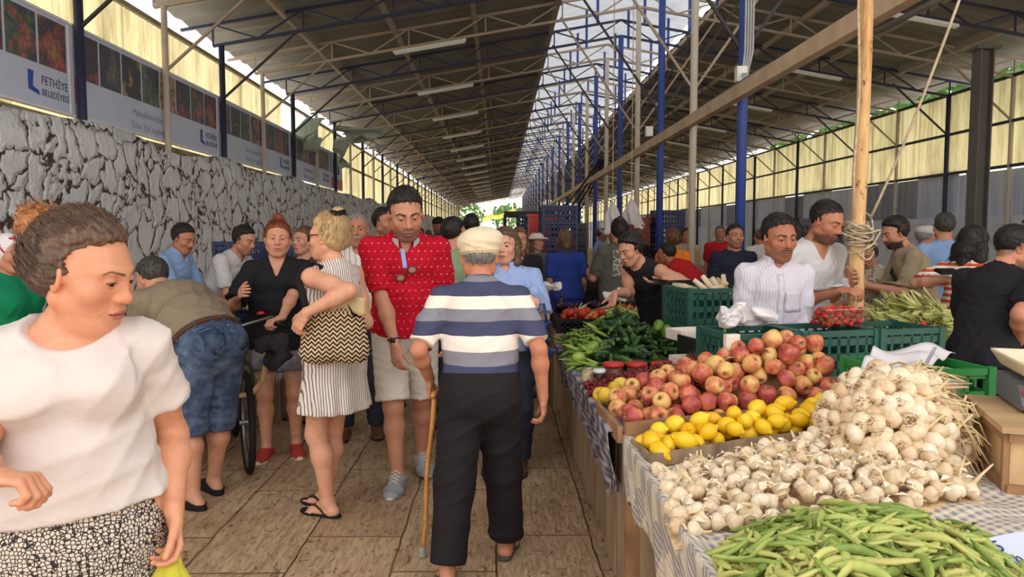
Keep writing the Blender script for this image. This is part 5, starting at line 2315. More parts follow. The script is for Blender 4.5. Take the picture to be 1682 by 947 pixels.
# ---- old man with the walking stick
Yo = 3.46
p = Person(px(790, 900, Yo), Yo, 1.63, 2, lean=7, curl=15, q='hi', girth=1.02, shw=1.06, hipw=1.0, head=(3, -6, 0), headk=1.12,
           wl=at(706, 622, Yo + .13), el=(.45, -1, 0), wr=at(892, 652, Yo - .0), er=(.35, -1, 0), al=(.155, -.16, 6), ar=(.13, .17, 14),
           handl=dict(d=(.05, .30, -1), n=(-.5, .2, -.6), curl=(70, 80, 40), thumb=(.9, .2, .5)),
           handr=dict(d=(.05, .1, -1), n=(-1, .25, 0), curl=(26, 40, 26), thumb=(.9, .3, .35)), armg=.95, neckk=.9)
p.build('person', 'old man in a cream cap, striped shirt and black trousers walking with a stick', None, (198, 134, 104), {'age': 1, 'neck': .058})
p.top('polo_shirt', P_BANDS, .86, .055, 'crew', o=.014, loose=.020, sl_loose=.012, amp=.006, tuck=True, seed=14, freq=18)
p.collar(cloth('slate_blue_knit', srgb(72, 74, 98)), .066, .056, 34)
p.bottoms('trousers', cloth('black_trousers_cloth', srgb(36, 31, 33), .08), 1.93, .022, straight=(.112, .092, .084), amp=.007, freq=12, seed=9, waist=.095, tuck=True)
p.hair(H_GREY, 'short', .003, ridge=.0012)
F_ = Field(p.hc - .2, p.hc + .2, .004)
ax = (p.hr, p.hf, p.hu)
F_.ell(p.hl(0, -.012, .064), ax, (.106 * p.hs, .118 * p.hs, .064 * p.hs), .02)
F_.ell(p.hl(.016, -.035, .088), ax, (.090 * p.hs, .088 * p.hs, .048 * p.hs), .02)
F_.ell(p.hl(0, -.012, .022), ax, (.088 * p.hs, .108 * p.hs, .034 * p.hs), .02)
F_.ell(p.hl(0, .10, .042), ax, (.070 * p.hs, .062 * p.hs, .012 * p.hs), .012)
F_.folds(.002, 30, 2)
F_.ell(p.hl(0, -.005, -.03), ax, (.079 * p.hs, .099 * p.hs, .055 * p.hs), .004, True)
p.garment(F_, 'flat_cap', cloth('cream_linen', srgb(226, 208, 176), .04, .9, .3, 160), 'cream flat cap')
b = MB()
b.tube([p.hl(.090 * math.cos(a), -.012 + .109 * math.sin(a), .022 + .004 * math.cos(a)) for a in [i / 32 * 2 * PI for i in range(33)]], .003, 6)
extra(p, 'cap_seam', b, cloth('cream_seam', srgb(206, 186, 150)))
p.shoes(cloth('grey_sandal_strap', srgb(92, 88, 80)), cloth('grey_sandal_sole', srgb(84, 80, 74)), kind='thong', name='strap', solename='sandal')
b = MB()
for i in range(2):
    q_ = p.base + p.r * (.155 + .03 * i) + p.f * (.02) + Z3 * (.80 - .05 * i)
    b.tube([q_, q_ + nv((.01, .0, -.05)), q_ + nv((.004, 0, -.10))], .006, 5)
pold = p
# walking stick
K_, W_, d_, n_, t_ = p.hand_pts('l')
grip = W_ + d_ * .082 * K_ + n_ * .022
foot_ = atz(694, 914, .0)
foot_ = nv(foot_)
m, t = newmat('amber_cane_wood')
vv = t.coord('Object', (1, 1, .35))
t.principled(t.ramp(t.noise(vv, 22, 5, .7, .6), [(.3, srgb(150, 92, 40)), (.55, srgb(206, 146, 76)), (.8, srgb(226, 172, 104))]), .4, 0, t.bump(t.noise(vv, 18, 3), .3, .01), .5)
st = thing('walking_stick', 'amber wooden walking stick with a grey rubber tip held by the old man', 'walking stick', tuple(foot_))
gl = grip - foot_
b = MB()
b.tube([nv((0, 0, .03)) + (gl - nv((0, 0, .03))) * u + nv((.005 * math.sin(u * 9), 0, 0)) for u in [i / 14 for i in range(15)]], [.0105 + .003 * u + .0012 * math.sin(u * 40) for u in [i / 14 for i in range(15)]], 10)
b.build('shaft', m, st, True)
b = MB()
hd_ = nrm(t_ * 1.0)
b.tube([gl - p.f * .06 - Z3 * .004, gl - p.f * .03 + Z3 * .004, gl + p.f * .03 + Z3 * .002, gl + p.f * .065 - Z3 * .016, gl + p.f * .075 - Z3 * .04], [.011, .014, .014, .013, .010], 10)
b.build('handle', m, st, True)
b = MB()
b.lathe([(.021, 0), (.022, .012), (.016, .03), (.0155, .052), (.012, .053)], 14)
b.build('rubber_tip', cloth('grey_rubber', srgb(150, 150, 140), .05, .7), st, True)


# ---- the others, described in one table-like helper
def folk(x, y, Y, H, yaw, label, skin=(202, 146, 116), top=None, sleeve=.6, neck='crew', bottom=None, hairm=None, hairs='short', face=None, q='mid',
         upto=1.95, group=None, topname='tshirt', hairkw=None, loose=.02, tank=False, shoes=True, shirtcollar=None, **kw):
    pp = Person(px(x, y, Y), Y, H, yaw, q=q, **kw)
    pp.build('person', label, group, skin, face or {})
    if top:
        pp.top(topname, top, sleeve, -.05, neck, o=.015 if q != 'lo' else .022, loose=loose, sl_loose=.012, amp=.006 if q != 'lo' else 0, seed=int(x) % 97, tank=tank, freq=20)
    if shirtcollar:
        pp.collar(shirtcollar, .068, .036, 24)
    pp.bottoms('trousers', bottom or C_DKTRS, upto, .016 if q != 'lo' else .022, amp=.005 if q != 'lo' else 0, waist=.05)
    if hairm:
        pp.hair(hairm, hairs, **(hairkw or {}))
    if shoes:
        pp.shoes(C_BROWNL if shoes is True else shoes, C_RUBBER, height=.07)
    return pp


LONG = dict(locks=[([(sx * .062, -.03, .03), (sx * .078, -.02, -.05), (sx * .074, -.005, -.12), (sx * .070, .0, -.17)], [.035, .034, .03, .018]) for sx in (-1, 1)] +
            [([(0, -.07, .0), (0, -.085, -.08), (0, -.08, -.16)], [.06, .06, .04])], vol=.014)
folk(592, 720, 5.85, 1.75, 186, 'grey haired man with a moustache in a pale checked shirt behind the blonde woman', (190, 128, 100), P_PLAID, .9, 'collar', C_DKTRS, H_GREY,
     face={'mous': (150, 144, 138), 'age': 1, 'stubble': .3, 'beardc': (120, 112, 106), 'eye': .003}, girth=1.1, belly=.03, topname='shirt', shirtcollar=P_PLAID, hairkw=dict(vol=.005), headk=1.05, ar=(.12, 0), al=(.13, -.05))
folk(832, 700, 5.0, 1.64, 172, 'dark curly haired woman in a light blue shirt half hidden behind the old man', (214, 162, 136), C_LBLUE, .95, 'collar', C_DKTRS, H_BROWN, 'long',
     face={'brow': (50, 36, 30), 'fat': .98}, female=True, bust=.015, hairkw=LONG, topname='shirt', shirtcollar=C_LBLUE, wl=at(876, 478, 4.75), el=(.3, -.6, -1),
     handl=dict(d=(.1, .3, -1), n=(-.4, -1, 0), curl=(25, 30, 20)), head=(-6, -4, 0))
folk(742, 600, 6.1, 1.73, 330, 'black haired man in a sage green t-shirt behind the red polo shirt', (204, 150, 122), C_SAGE, .8, 'crew', C_DKTRS, H_BLACK, head=(-20, -6, 0), hairkw=dict(vol=.014))
folk(630, 600, 7.0, 1.84, 205, 'man in a grey t-shirt looking over the shoulder of the red polo shirt', (190, 134, 106), C_OLIVE2, .7, 'crew', C_DKTRS, H_BLACK, face={'stubble': .5}, head=(30, -4, 0))
folk(508, 690, 6.5, 1.66, 150, 'woman in a dark camisole behind the blonde woman', (212, 156, 128), cloth('dark_olive_jersey', srgb(70, 62, 56)), .3, 'scoop', cloth('pale_linen', srgb(190, 180, 168)), H_MID, 'bun', female=True, tank=2, bust=.012, upto=.9,
     hairkw=dict(bun=[((0, -.09, .06), (.035, .035, .035))]), topname='camisole', shoes=cloth('sandal_leather', srgb(120, 84, 60)))
# left hand sellers
folk(272, 560, 6.45, 1.72, 262, 'moustached seller in a blue shirt behind the left stall', (186, 128, 98), C_LBLUE2, .9, 'collar', C_DKTRS, H_BLACK, face={'mous': (40, 34, 30), 'age': .6}, lean=10, curl=8, head=(-14, -22, 0), topname='shirt', shirtcollar=C_LBLUE2, wr=(.0, .35, -.38), wl=(.0, .35, -.36), girth=1.06)
folk(352, 560, 6.9, 1.76, 256, 'young seller in a white shirt bending behind the left stall', (204, 150, 122), C_WHITE2, .8, 'collar', C_DKTRS, H_BLACK, face={'stubble': .35}, lean=22, curl=14, head=(-8, -18, 0), topname='shirt', wr=(0, .3, -.42), wl=(0, .3, -.42), hairkw=dict(vol=.013))
p = folk(14, 560, 4.5, 1.60, 262, 'woman in a green dress and printed headscarf at the left edge', (196, 138, 112), C_GREEN, .8, 'crew', C_GREEN, None, female=True, girth=1.12, bust=.02, topname='dress', head=(-10, -6, 0), wr=(.05, .2, -.36))
F_ = Field(p.hc - nv((.2, .2, .22)), p.hc + .2, .006)
ax = (p.hr, p.hf, p.hu)
F_.ell(p.hl(0, -.018, .034), ax, tuple(q * p.hs for q in (.088, .110, .100)), .02)
F_.ell(p.hl(0, -.05, -.03), ax, tuple(q * p.hs for q in (.078, .080, .085)), .03)
F_.ell(p.hl(0, -.13, .0), ax, tuple(q * p.hs for q in (.035, .05, .03)), .02)
F_.folds(.004, 24, 2)
F_.cut(p.hl(0, .062, .06), nrm(p.hf * .93 - p.hu * .36))
F_.ell(p.hl(0, .09, -.06), ax, tuple(q * p.hs for q in (.064, .11, .085)), .01, True)
p.garment(F_, 'headscarf', P_SCARF, 'printed headscarf')

# right hand stalls
psel = folk(1268, 520, 4.46, 1.70, 178, 'moustached seller in a pale striped shirt behind the dark green crates', (176, 116, 88), P_SHIRT, 1.55, 'collar', C_DKTRS, H_BLACK, q='hi', headk=1.12, shw=.96, girth=.98,
     face={'mous': (44, 36, 32), 'age': .9, 'stubble': .35, 'brow': (30, 24, 22), 'browt': .005, 'eye': .0030, 'gaze': (6, -14), 'lip': (150, 84, 76)}, head=(10, -12, 2), topname='shirt', shirtcollar=P_SHIRT, hairkw=dict(vol=.009, front=-.004),
     wl=(-.04, .20, -.44), wr=(-.04, .18, -.44), lean=3, loose=.022)
g_ = [c for c in COL.objects if c.parent == psel.obj and c.name.startswith('shirt')][0]
b = patch(g_, lambda u, v: psel.N + psel.chr * (u - .5) * .036 - psel.t2 * (.05 + .42 * v) + psel.chf * .3, 2, 20, -psel.chf, .003, .004)
o = b.build('button_placket', P_SHIRT, g_, True)
o.location = tuple(-psel.base)
b = MB()
for i in range(5):
    b.box(tuple(drape(g_, [psel.N - psel.t2 * (.08 + .085 * i) + psel.chf * .3], -psel.chf, .008)[0]), (.011, .004, .011))
o2 = b.build('buttons', LACE_W, g_)
o2.location = tuple(-psel.base)
b = patch(g_, lambda u, v: psel.N + psel.chr * (-.075 - (u - .5) * .10) - psel.t2 * (.15 + .12 * v) + psel.chf * .3, 6, 6, -psel.chf, .003, .005)
o = b.build('chest_pocket', P_SHIRT, g_, True)
o.location = tuple(-psel.base)
folk(1318, 520, 4.98, 1.84, 200, 'tall seller with a short beard in a white t-shirt beside the timber pole', (190, 130, 100), C_WHITE2, .80, 'vee', C_DKTRS, H_BLACK, q='hi', lean=6, curl=8, head=(10, -24, 0), headk=1.02, shw=1.04,
     face={'stubble': .75, 'beardc': (50, 42, 38), 'brow': (32, 26, 24), 'browt': .0046, 'eye': .0026, 'gaze': (4, -22)}, wl=at(1392, 466, 4.72), wr=at(1378, 478, 4.62), el=(.3, -1, -.2), er=(.3, -1, -.3), hairkw=dict(vol=.004),
     handr=dict(d=(-.3, .9, .1), n=(-.4, 0, -1), curl=(40, 50, 30)))
p = folk(1512, 520, 6.3, 1.78, 78, 'bearded young man in a khaki t-shirt with a dark shoulder strap', (196, 140, 112), C_OLIVE2, .85, 'crew', cloth('beige_twill', srgb(170, 152, 130)), H_BLACK, q='mid', lean=12, curl=10, head=(16, -20, 0),
         face={'stubble': .95, 'beardc': (34, 28, 26), 'browt': .005}, wl=(.0, .34, -.24), wr=(.0, .34, -.26), hairkw=dict(vol=.018), loose=.03)
b = MB()
b.tube([p.S['r'] + Z3 * .06 - p.chr * .05 + p.chf * .0, p.C + p.chf * .165 - p.chr * .02, p.W + p.chf * .15 - p.chr * .15, p.W - p.chf * .02 - p.chr * .20, p.C - p.chf * .15, p.S['r'] + Z3 * .06 - p.chr * .05 - p.chf * .06], .014, 6, flat=.4)
extra(p, 'shoulder_strap', b, C_BLACK)
folk(1440, 520, 6.9, 1.56, 120, 'dark haired woman in a patterned blouse bending behind the timber pole', (206, 150, 126), P_BLOUSE, 1.4, 'crew', C_DKTRS, H_BLACK, 'bun', female=True, bust=.012, head=(10, -26, 0), lean=14, topname='blouse', hairkw=dict(bun=[((0, -.1, .03), (.04, .04, .04))]), wl=(0, .3, -.3), wr=(0, .3, -.3))
folk(1612, 580, 4.08, 1.70, 302, 'short haired man in a black t-shirt bent over the right counter, back turned', (204, 142, 112), C_BLACK, .80, 'crew', C_BLACK, H_BLACK, q='hi', lean=16, curl=12, head=(-40, -18, 0), headk=1.02, shw=1.0, girth=.94, armg=1.08,
     face={'stubble': .6, 'cap': .5}, wr=at(1676, 560, 4.0), er=(.2, -1, -.4), wl=(.0, .3, -.36), hairkw=dict(vol=.004), loose=.01)
p = folk(1584, 560, 5.52, 1.66, 318, 'dark wavy haired woman in an orange and white striped top holding a dark tray', (208, 152, 126), P_OSTRIPE, .85, 'crew', C_DKTRS, H_BLACK, 'long', female=True, head=(-20, -14, 0), lean=8, curl=6,
         hairkw=dict(vol=.024, back=.03, locks=[([(sx * .05, -.05, .03), (sx * .08, -.06, -.05), (sx * .085, -.055, -.13), (sx * .08, -.05, -.19)], [.05, .055, .05, .03]) for sx in (-1, 1)] + [([(0, -.08, .0), (0, -.1, -.08), (0, -.1, -.18)], [.07, .075, .05])], ridge=.004),
         wl=at(1556, 458, 5.4), el=(.8, -.6, -.4))
b = MB()
c0 = at(1556, 446, 5.30)
b.box(tuple(c0), (.14, .10, .018), Matrix.Rotation(R(12), 3, 'X'))
b.box(tuple(c0 + Vector((0, 0, .012))), (.13, .09, .006), Matrix.Rotation(R(12), 3, 'X'))
tag(b.build('dark_tray', C_RUBBER, None), 'small dark tray in the hand of the woman in the striped top', 'tray')
folk(1546, 520, 7.1, 1.80, 350, 'man in a sky blue shirt with his back turned, dark cap-like hair, beyond the corn', (196, 142, 116), C_LBLUE2, .8, 'crew', C_DKTRS, H_DKGREY, loose=.04, girth=1.08, topname='shirt')
p = folk(1512, 520, 7.8, 1.70, 292, 'man in a grey cap and light blue shirt near the right wall', (190, 130, 104), C_LBLUE, .8, 'crew', C_DKTRS, H_GREY, topname='shirt')
F_ = Field(p.hc - .2, p.hc + .2, .007)
ax = (p.hr, p.hf, p.hu)
F_.ell(p.hl(0, -.018, .055), ax, tuple(q * p.hs for q in (.090, .108, .075)), .02)
F_.ell(p.hl(0, .115, .045), ax, tuple(q * p.hs for q in (.065, .06, .010)), .012)
F_.cut(p.hl(0, 0, .028), -p.hu)
p.garment(F_, 'cap', C_LGREY, 'grey peaked cap')
folk(1690, 560, 6.3, 1.74, 96, 'man in a dark striped polo shirt at the right edge', (170, 112, 84), P_NSTRIPE, .85, 'crew', C_DKTRS, H_BLACK, wr=(0, .38, -.2), wl=(0, .38, -.22), topname='polo_shirt')
p = folk(1086, 540, 6.2, 1.72, 128, 'young man in a black sleeveless top leaning over the vegetables', (208, 152, 124), C_BLACK, .3, 'crew', C_BLACK, H_BLACK, lean=26, curl=16, head=(-6, -24, 0), tank=3, topname='sleeveless_top', hairkw=dict(vol=.022, front=-.012),
         wr=at(1010, 482, 5.75), er=(.3, -1, 0), wl=at(1090, 462, 5.85), el=(.6, -.8, -.3), face={'browt': .005, 'neck': .056}, handl=dict(d=(-.5, .7, -.1), n=(-.3, 0, 1), curl=(20, 25, 15)), handr=dict(d=(0, .4, -1), n=(0, 1, .2), curl=(30, 35, 25)))
p = folk(1016, 520, 8.0, 1.76, 12, 'man in a grey t-shirt with a pale back print, hair tied up', (190, 134, 108), cloth('charcoal_cotton', srgb(86, 82, 76)), .85, 'crew', C_DKTRS, H_BLACK, 'bun', hairkw=dict(bun=[((0, -.05, .13), (.035, .035, .03))]), girth=1.15, loose=.03, wl=(.05, .32, -.25))
m, t = newmat('pale_line_print')
vo = t.n('ShaderNodeTexVoronoi', feature='DISTANCE_TO_EDGE')
vo.inputs['Scale'].default_value = 16
t.l(t.coord('Object'), vo.inputs['Vector'])
t.principled(t.ramp(vo.outputs['Distance'], [(.06, srgb(176, 168, 154)), (.12, srgb(104, 98, 90))]), .9, 0, None, .2)
b = MB()
b.grid(lambda u, v: tuple(p.C + p.t2 * (.10 - .30 * v) - p.chf * (.160 - .03 * abs(u - .5) * 2 + .008) + p.chr * (u - .5) * .25), 8, 8, .003)
extra(p, 'back_print', b, m, 'pale round print on the back')
p = folk(1104, 520, 9.0, 1.66, 20, 'grey blond haired woman with an orange top seen from behind, beside the cream post', (204, 150, 124), C_ORANGE, .8, 'crew', C_DKTRS, H_MID, 'bun', female=True, hairkw=dict(vol=.02))
folk(1160, 520, 8.4, 1.70, 60, 'man in a red shirt stooping behind the dark crate', (176, 120, 94), C_RED, .8, 'crew', C_DKTRS, H_BLACK, lean=42, curl=15, head=(0, -10, 0))
folk(1203, 520, 7.6, 1.70, 184, 'man in a dark navy polo shirt facing the camera left of the nearest blue post', (188, 132, 106), C_NAVY, .8, 'crew', C_DKTRS, H_BLACK, face={'stubble': .3})
folk(932, 520, 8.6, 1.66, 10, 'brown haired woman in a royal blue top among the far right stalls', (176, 126, 104), C_BLUE, .8, 'crew', C_BLUE, H_MID, 'long', female=True, hairkw=LONG, lean=10)
folk(968, 520, 9.6, 1.70, 70, 'person in black bending over a far stall beside the navy post', (176, 124, 100), C_BLACK, .8, 'crew', C_BLACK, H_BROWN, lean=30, curl=10)
folk(1300, 520, 7.4, 1.72, 20, 'dark haired woman in navy behind the seller in the white t-shirt', (190, 140, 114), C_NAVY, .8, 'crew', C_NAVY, H_BLACK, 'long', female=True, hairkw=LONG)
folk(852, 600, 7.4, 1.66, 186, 'long brown haired woman in a dark top behind the light blue shirt', (196, 144, 118), C_BLACK, .8, 'vee', C_DKTRS, H_MID, 'long', female=True, hairkw=LONG, face={'brow': (60, 44, 34)})
p = folk(880, 600, 9.7, 1.62, 214, 'woman in a pale sun hat further up the aisle', (196, 144, 118), C_GREY, .8, 'crew', C_DKTRS, H_BROWN, 'long', female=True, hairkw=LONG)
F_ = Field(p.hc - .24, p.hc + .24, .008)
ax = (p.hr, p.hf, p.hu)
F_.ell(p.hl(0, -.018, .06), ax, tuple(q * p.hs for q in (.094, .112, .075)), .02)
F_.ell(p.hl(0, -.01, .045), ax, tuple(q * p.hs for q in (.165, .18, .016)), .02)
p.garment(F_, 'sun_hat', cloth('pale_straw', srgb(222, 206, 190)), 'pale sun hat')
p = folk(722, 600, 11.5, 1.86, 178, 'man in a dark peaked cap up the aisle', (150, 104, 84), C_NAVY, .8, 'crew', C_DKTRS, H_BLACK, q='lo', face={'stubble': .7})
F_ = Field(p.hc - .2, p.hc + .2, .009)
ax = (p.hr, p.hf, p.hu)
F_.ell(p.hl(0, -.018, .055), ax, tuple(q * p.hs for q in (.092, .11, .078)), .02)
F_.ell(p.hl(0, .11, .05), ax, tuple(q * p.hs for q in (.07, .06, .012)), .012)
F_.cut(p.hl(0, 0, .03), -p.hu)
p.garment(F_, 'cap', C_BLACK, 'dark cap')
folk(775, 600, 8.2, 1.82, 4, 'tall dark haired man seen from behind further up the aisle, above the cream cap', (170, 120, 96), C_BLACK, .8, 'crew', C_DKTRS, H_BLACK, q='lo')
# far crowd up the aisle and between the stalls
FC = [C_NAVY, C_GREY, C_LBLUE, C_BLACK, C_OLIVE2, C_RED, C_WHITE2, C_SAGE]
for i, (x, Y, H_, yw, wd) in enumerate(((690, 13, 1.72, 175, 'navy'), (705, 17, 1.7, 10, 'grey'), (752, 15, 1.68, 190, 'light blue'), (800, 14, 1.7, 0, 'black'), (818, 19, 1.75, 185, 'khaki'), (842, 12, 1.66, 200, 'red'),
                                         (868, 16, 1.7, 20, 'white'), (735, 22, 1.72, 5, 'sage green'), (785, 24, 1.74, 180, 'navy'), (1010, 13.7, 1.7, 100, 'grey'), (985, 15, 1.72, 250, 'light blue'), (1046, 12.5, 1.7, 30, 'black'),
                                         (1125, 12, 1.7, 190, 'khaki'), (1180, 12.5, 1.74, 160, 'red'), (1246, 11.5, 1.68, 10, 'white'), (1290, 13, 1.7, 200, 'sage green'), (1320, 10.5, 1.72, 90, 'navy'), (668, 20, 1.7, 180, 'grey'))):
    folk(x, 520, Y, H_, yw, f'distant shopper in a {wd} top, about {["a few", "several", "many"][i % 3]} stalls up the hall' if False else f'distant shopper in a {wd} top {("up the aisle" if x < 880 else "between the far right stalls")}', (176, 124, 100), FC[i % 8], .8, 'crew', C_DKTRS, (H_BLACK, H_BROWN, H_MID)[i % 3], q='lo',
         female=bool(i % 2), group=f'distant shoppers in {wd}', shoes=True)
# ------------------------------------------------------------------ the stall on the right and its produce
M_WOODG = mat('weathered_planks', srgb(150, 126, 98), .85, 0, .35, 5, .35, 30, stretch=(3, 3, .35))
M_WOODL = mat('pale_box_wood', srgb(206, 172, 128), .75, 0, .22, 6, .25, 40, stretch=(1, 1, .5))
M_WOODD = mat('brown_tray_wood', srgb(156, 116, 82), .8, 0, .3, 7, .3, 40)
M_CONC = mat('stained_panel', srgb(148, 124, 94), .9, 0, .45, 3, .3, 30)
M_DGRN = mat('dark_green_plastic', srgb(42, 88, 76), .45, 0, .14, 4)
M_BGRN = mat('bright_green_plastic', srgb(38, 132, 62), .4, 0, .1, 4)
M_BLKP = mat('black_plastic', srgb(40, 38, 40), .5, 0, .15, 5)
M_NAVP = mat('navy_plastic', srgb(40, 50, 92), .45, 0, .12, 5)
M_REDP = mat('red_plastic', srgb(206, 50, 42), .35, 0, .08, 5)
M_FOAM = mat('white_polystyrene', srgb(226, 214, 200), .85, 0, .06, 12)
M_PAPER = mat('white_plastic_film', srgb(222, 214, 214), .4, 0, .03, 4, .3, 14)
M_CARD = mat('cardboard', srgb(176, 140, 100), .85, 0, .1, 5)
m, t = newmat('clear_plastic')
g_ = t.n('ShaderNodeBsdfGlossy')
g_.inputs['Roughness'].default_value = .08
tr_ = t.n('ShaderNodeBsdfTransparent')
tr_.inputs[0].default_value = (.95, .95, .95, 1)
mx_ = t.n('ShaderNodeMixShader')
mx_.inputs[0].default_value = .12
t.l(tr_.outputs[0], mx_.inputs[1])
t.l(g_.outputs[0], mx_.inputs[2])
t.l(mx_.outputs[0], t.out.inputs[0])
M_CLEAR = m

UA = R(14)
UX = Vector((math.cos(UA), math.sin(UA), 0))       # across the stall


def gingham():
    m, t = newmat('gingham_cloth')
    v = t.coord('Object', (1, 1, 1), (0, 0, -UA))
    s = t.sep(v)
    fx_ = t.math('LESS_THAN', t.math('FRACT', t.math('MULTIPLY', s[0], 30)), .5)
    yz = t.math('SUBTRACT', s[1], s[2])
    fy = t.math('LESS_THAN', t.math('FRACT', t.math('MULTIPLY', yz, 30)), .5)
    k = t.math('MULTIPLY', t.math('ADD', fx_, fy), .5)
    c = t.ramp(k, [(0, srgb(224, 208, 182)), (.4, srgb(202, 190, 176)), (.9, srgb(152, 146, 150))], 'CONSTANT')
    c = t.mix(1, c, t.ramp(t.noise(v, 5, 5), [(.3, (.86, .84, .82)), (.7, (1.04, 1.04, 1.04))]), 'MULTIPLY')
    t.principled(c, .9, 0, cloth_bump(t, v, .2, 300, .5), .2)
    return m


def ikat():
    m, t = newmat('purple_woven_cloth')
    v = t.coord('Object')
    s = t.sep(v)
    sy = t.math('MULTIPLY', s[1], 34)
    w1 = t.math('SINE', t.math('ADD', sy, t.math('MULTIPLY', t.math('SINE', t.math('MULTIPLY', s[2], 46)), 1.8)))
    w2 = t.math('SINE', t.math('MULTIPLY', s[2], 150))
    k = t.math('ADD', t.math('MULTIPLY', w1, .55), t.math('MULTIPLY', w2, .3))
    c = t.ramp(t.math('MULTIPLY_ADD', k, .5, .5), [(.25, srgb(92, 86, 104)), (.55, srgb(134, 128, 140)), (.85, srgb(182, 174, 178))])
    th = t.noise(t.coord('Object', (1, 3, .4)), 140, 2)
    c = t.mix(1, c, t.ramp(th, [(.3, (.8, .8, .8)), (.7, (1.1, 1.1, 1.1))]), 'MULTIPLY')
    t.principled(c, .9, 0, cloth_bump(t, v, .3, 260, .4), .15)
    return m


M_GING = gingham()
M_IKAT = ikat()


# ---- tables
def plank_front(name, lab, x, ya, yb, z1, slats, m, depth=1.0, cat='stall table'):
    o = thing(name, lab, cat, (x, ya, 0))
    L = yb - ya
    n = max(2, round(L / slats))
    for i in range(n):
        b = MB()
        q = .006 * math.sin(i * 5.1)
        b.box((.012 + q, L * (i + .5) / n, z1 / 2 + .01), (.024, L / n - .006, z1 - .03 - .02 * abs(math.sin(i * 2.7))))
        b.build('front_plank', m, o)
    b = MB()
    b.box((depth / 2 + .02, L / 2, z1 - .015), (depth, L, .03))
    b.build('table_top', M_WOODG, o)
    for yy in (.05, L - .05):
        for xx in (.07, depth - .05):
            b = MB()
            b.box((xx, yy, (z1 - .03) / 2), (.06, .06, z1 - .03))
            b.build('leg', M_WOODG, o)
    return o


TZ = .70
plank_front('stall_table', 'stall table with grey plank front carrying the apples and the dark green crates', .535, 3.18, 4.17, TZ, .17, M_WOODG, 1.84)
plank_front('stall_table', 'stall table with grey plank front carrying the cherries and cucumbers', .535, 4.19, 4.9, TZ, .17, M_WOODG, .80)
plank_front('stall_table', 'stall table with grey plank front carrying the crate of white roots', .535, 4.92, 5.80, TZ, .17, M_WOODG, 1.22)
plank_front('stall_table', 'narrow stall table with grey plank front under the strawberry punnets', .535, 5.82, 6.7, TZ, .17, M_WOODG, .42)
plank_front('stall_table', 'nearest stall table with a stained panel front under the gingham cloth', .60, .9, 3.08, TZ, 1.1, M_CONC, 1.9)
b = MB()
b.box((.575, 3.13, .35), (.07, .06, .70))
tag(b.build('corner_post', M_WOODD), 'upright timber between the two stall tables at the aisle', 'post')

# gingham cloth over the near table, its rim pulled up along the aisle edge


def cloth_near(u, v):
    # u along the aisle, v from the hanging hem across the table
    y = .95 + u * 2.15
    if v < .18:
        k = v / .18
        hem = .47 + .05 * math.sin(u * 60) * (1 - k) + .04 * math.sin(u * 17)
        z = hem + (.765 - hem) * k
        x = .555 - .035 * math.sin(k * PI / 2) + .012 * math.sin(u * 55 + 2) * (1 - k) + .01 * math.sin(u * 140) * (1 - k)
        return (x, y, z)
    k = (v - .18) / .82
    x = .520 + .02 + k * 1.92
    z = .765 - .045 * min(1, k / .03)
    z += .006 * math.sin(x * 21 + y * 9) + .004 * math.sin(y * 40)
    yy = y + math.tan(UA) * (x - .55) * .55 * u
    return (x, yy, z)


b = MB()
b.grid(cloth_near, 160, 90, .004)
tag(b.build('checked_tablecloth', M_GING, None, True), 'faded blue and cream checked tablecloth over the nearest stall table', 'tablecloth')


def cloth_far(u, v):
    y = 3.16 + u * 2.75
    if v < .7:
        k = v / .7
        hem = .47 + .035 * math.sin(u * 50) * (1 - k) + .02 * math.sin(u * 120) * (1 - k)
        z = hem + (.755 - hem) * k
        x = .515 - .05 * math.sin(k * PI / 2) - .035 * u * k + .012 * math.sin(u * 44 + k * 2) * (1.1 - k)
        return (x, y, z)
    k = (v - .7) / .3
    return (.468 - .035 * u + .20 * k, y, .755 - .03 * k * k + .006 * math.sin(u * 30))


b = MB()
b.grid(cloth_far, 180, 40, .004)
o = tag(b.build('woven_tablecloth', M_IKAT, None, True), 'purple grey woven cloth hanging over the aisle edge of the long stall table', 'tablecloth')
b = MB()
for i in range(170):
    p = Vector(cloth_far((i + .5) / 170, 0))
    b.tube([p, p + Vector((.003 * math.sin(i * 3), .006 * math.sin(i * 7), -.016 - .01 * (i % 3)))], .0022, 3)
b.build('fringe', cloth('pale_fringe', srgb(176, 176, 198)), o)


# ---- helpers for heaps
def poly_from(px_pts, z):
    return [(p.x, p.y) for p in (atz(x, y, z) for x, y in px_pts)]


def inside(poly, x, y):
    c = False
    n = len(poly)
    for i in range(n):
        x0, y0 = poly[i]
        x1, y1 = poly[i - 1]
        if (y0 > y) != (y1 > y) and x < (x1 - x0) * (y - y0) / (y1 - y0) + x0:
            c = not c
    return c


def edge_dist(poly, x, y):
    d = 9
    for i in range(len(poly)):
        a, b_ = Vector(poly[i]), Vector(poly[i - 1])
        ab = b_ - a
        t_ = max(0, min(1, (Vector((x, y)) - a).dot(ab) / ab.length_squared))
        d = min(d, (Vector((x, y)) - a - ab * t_).length)
    return d


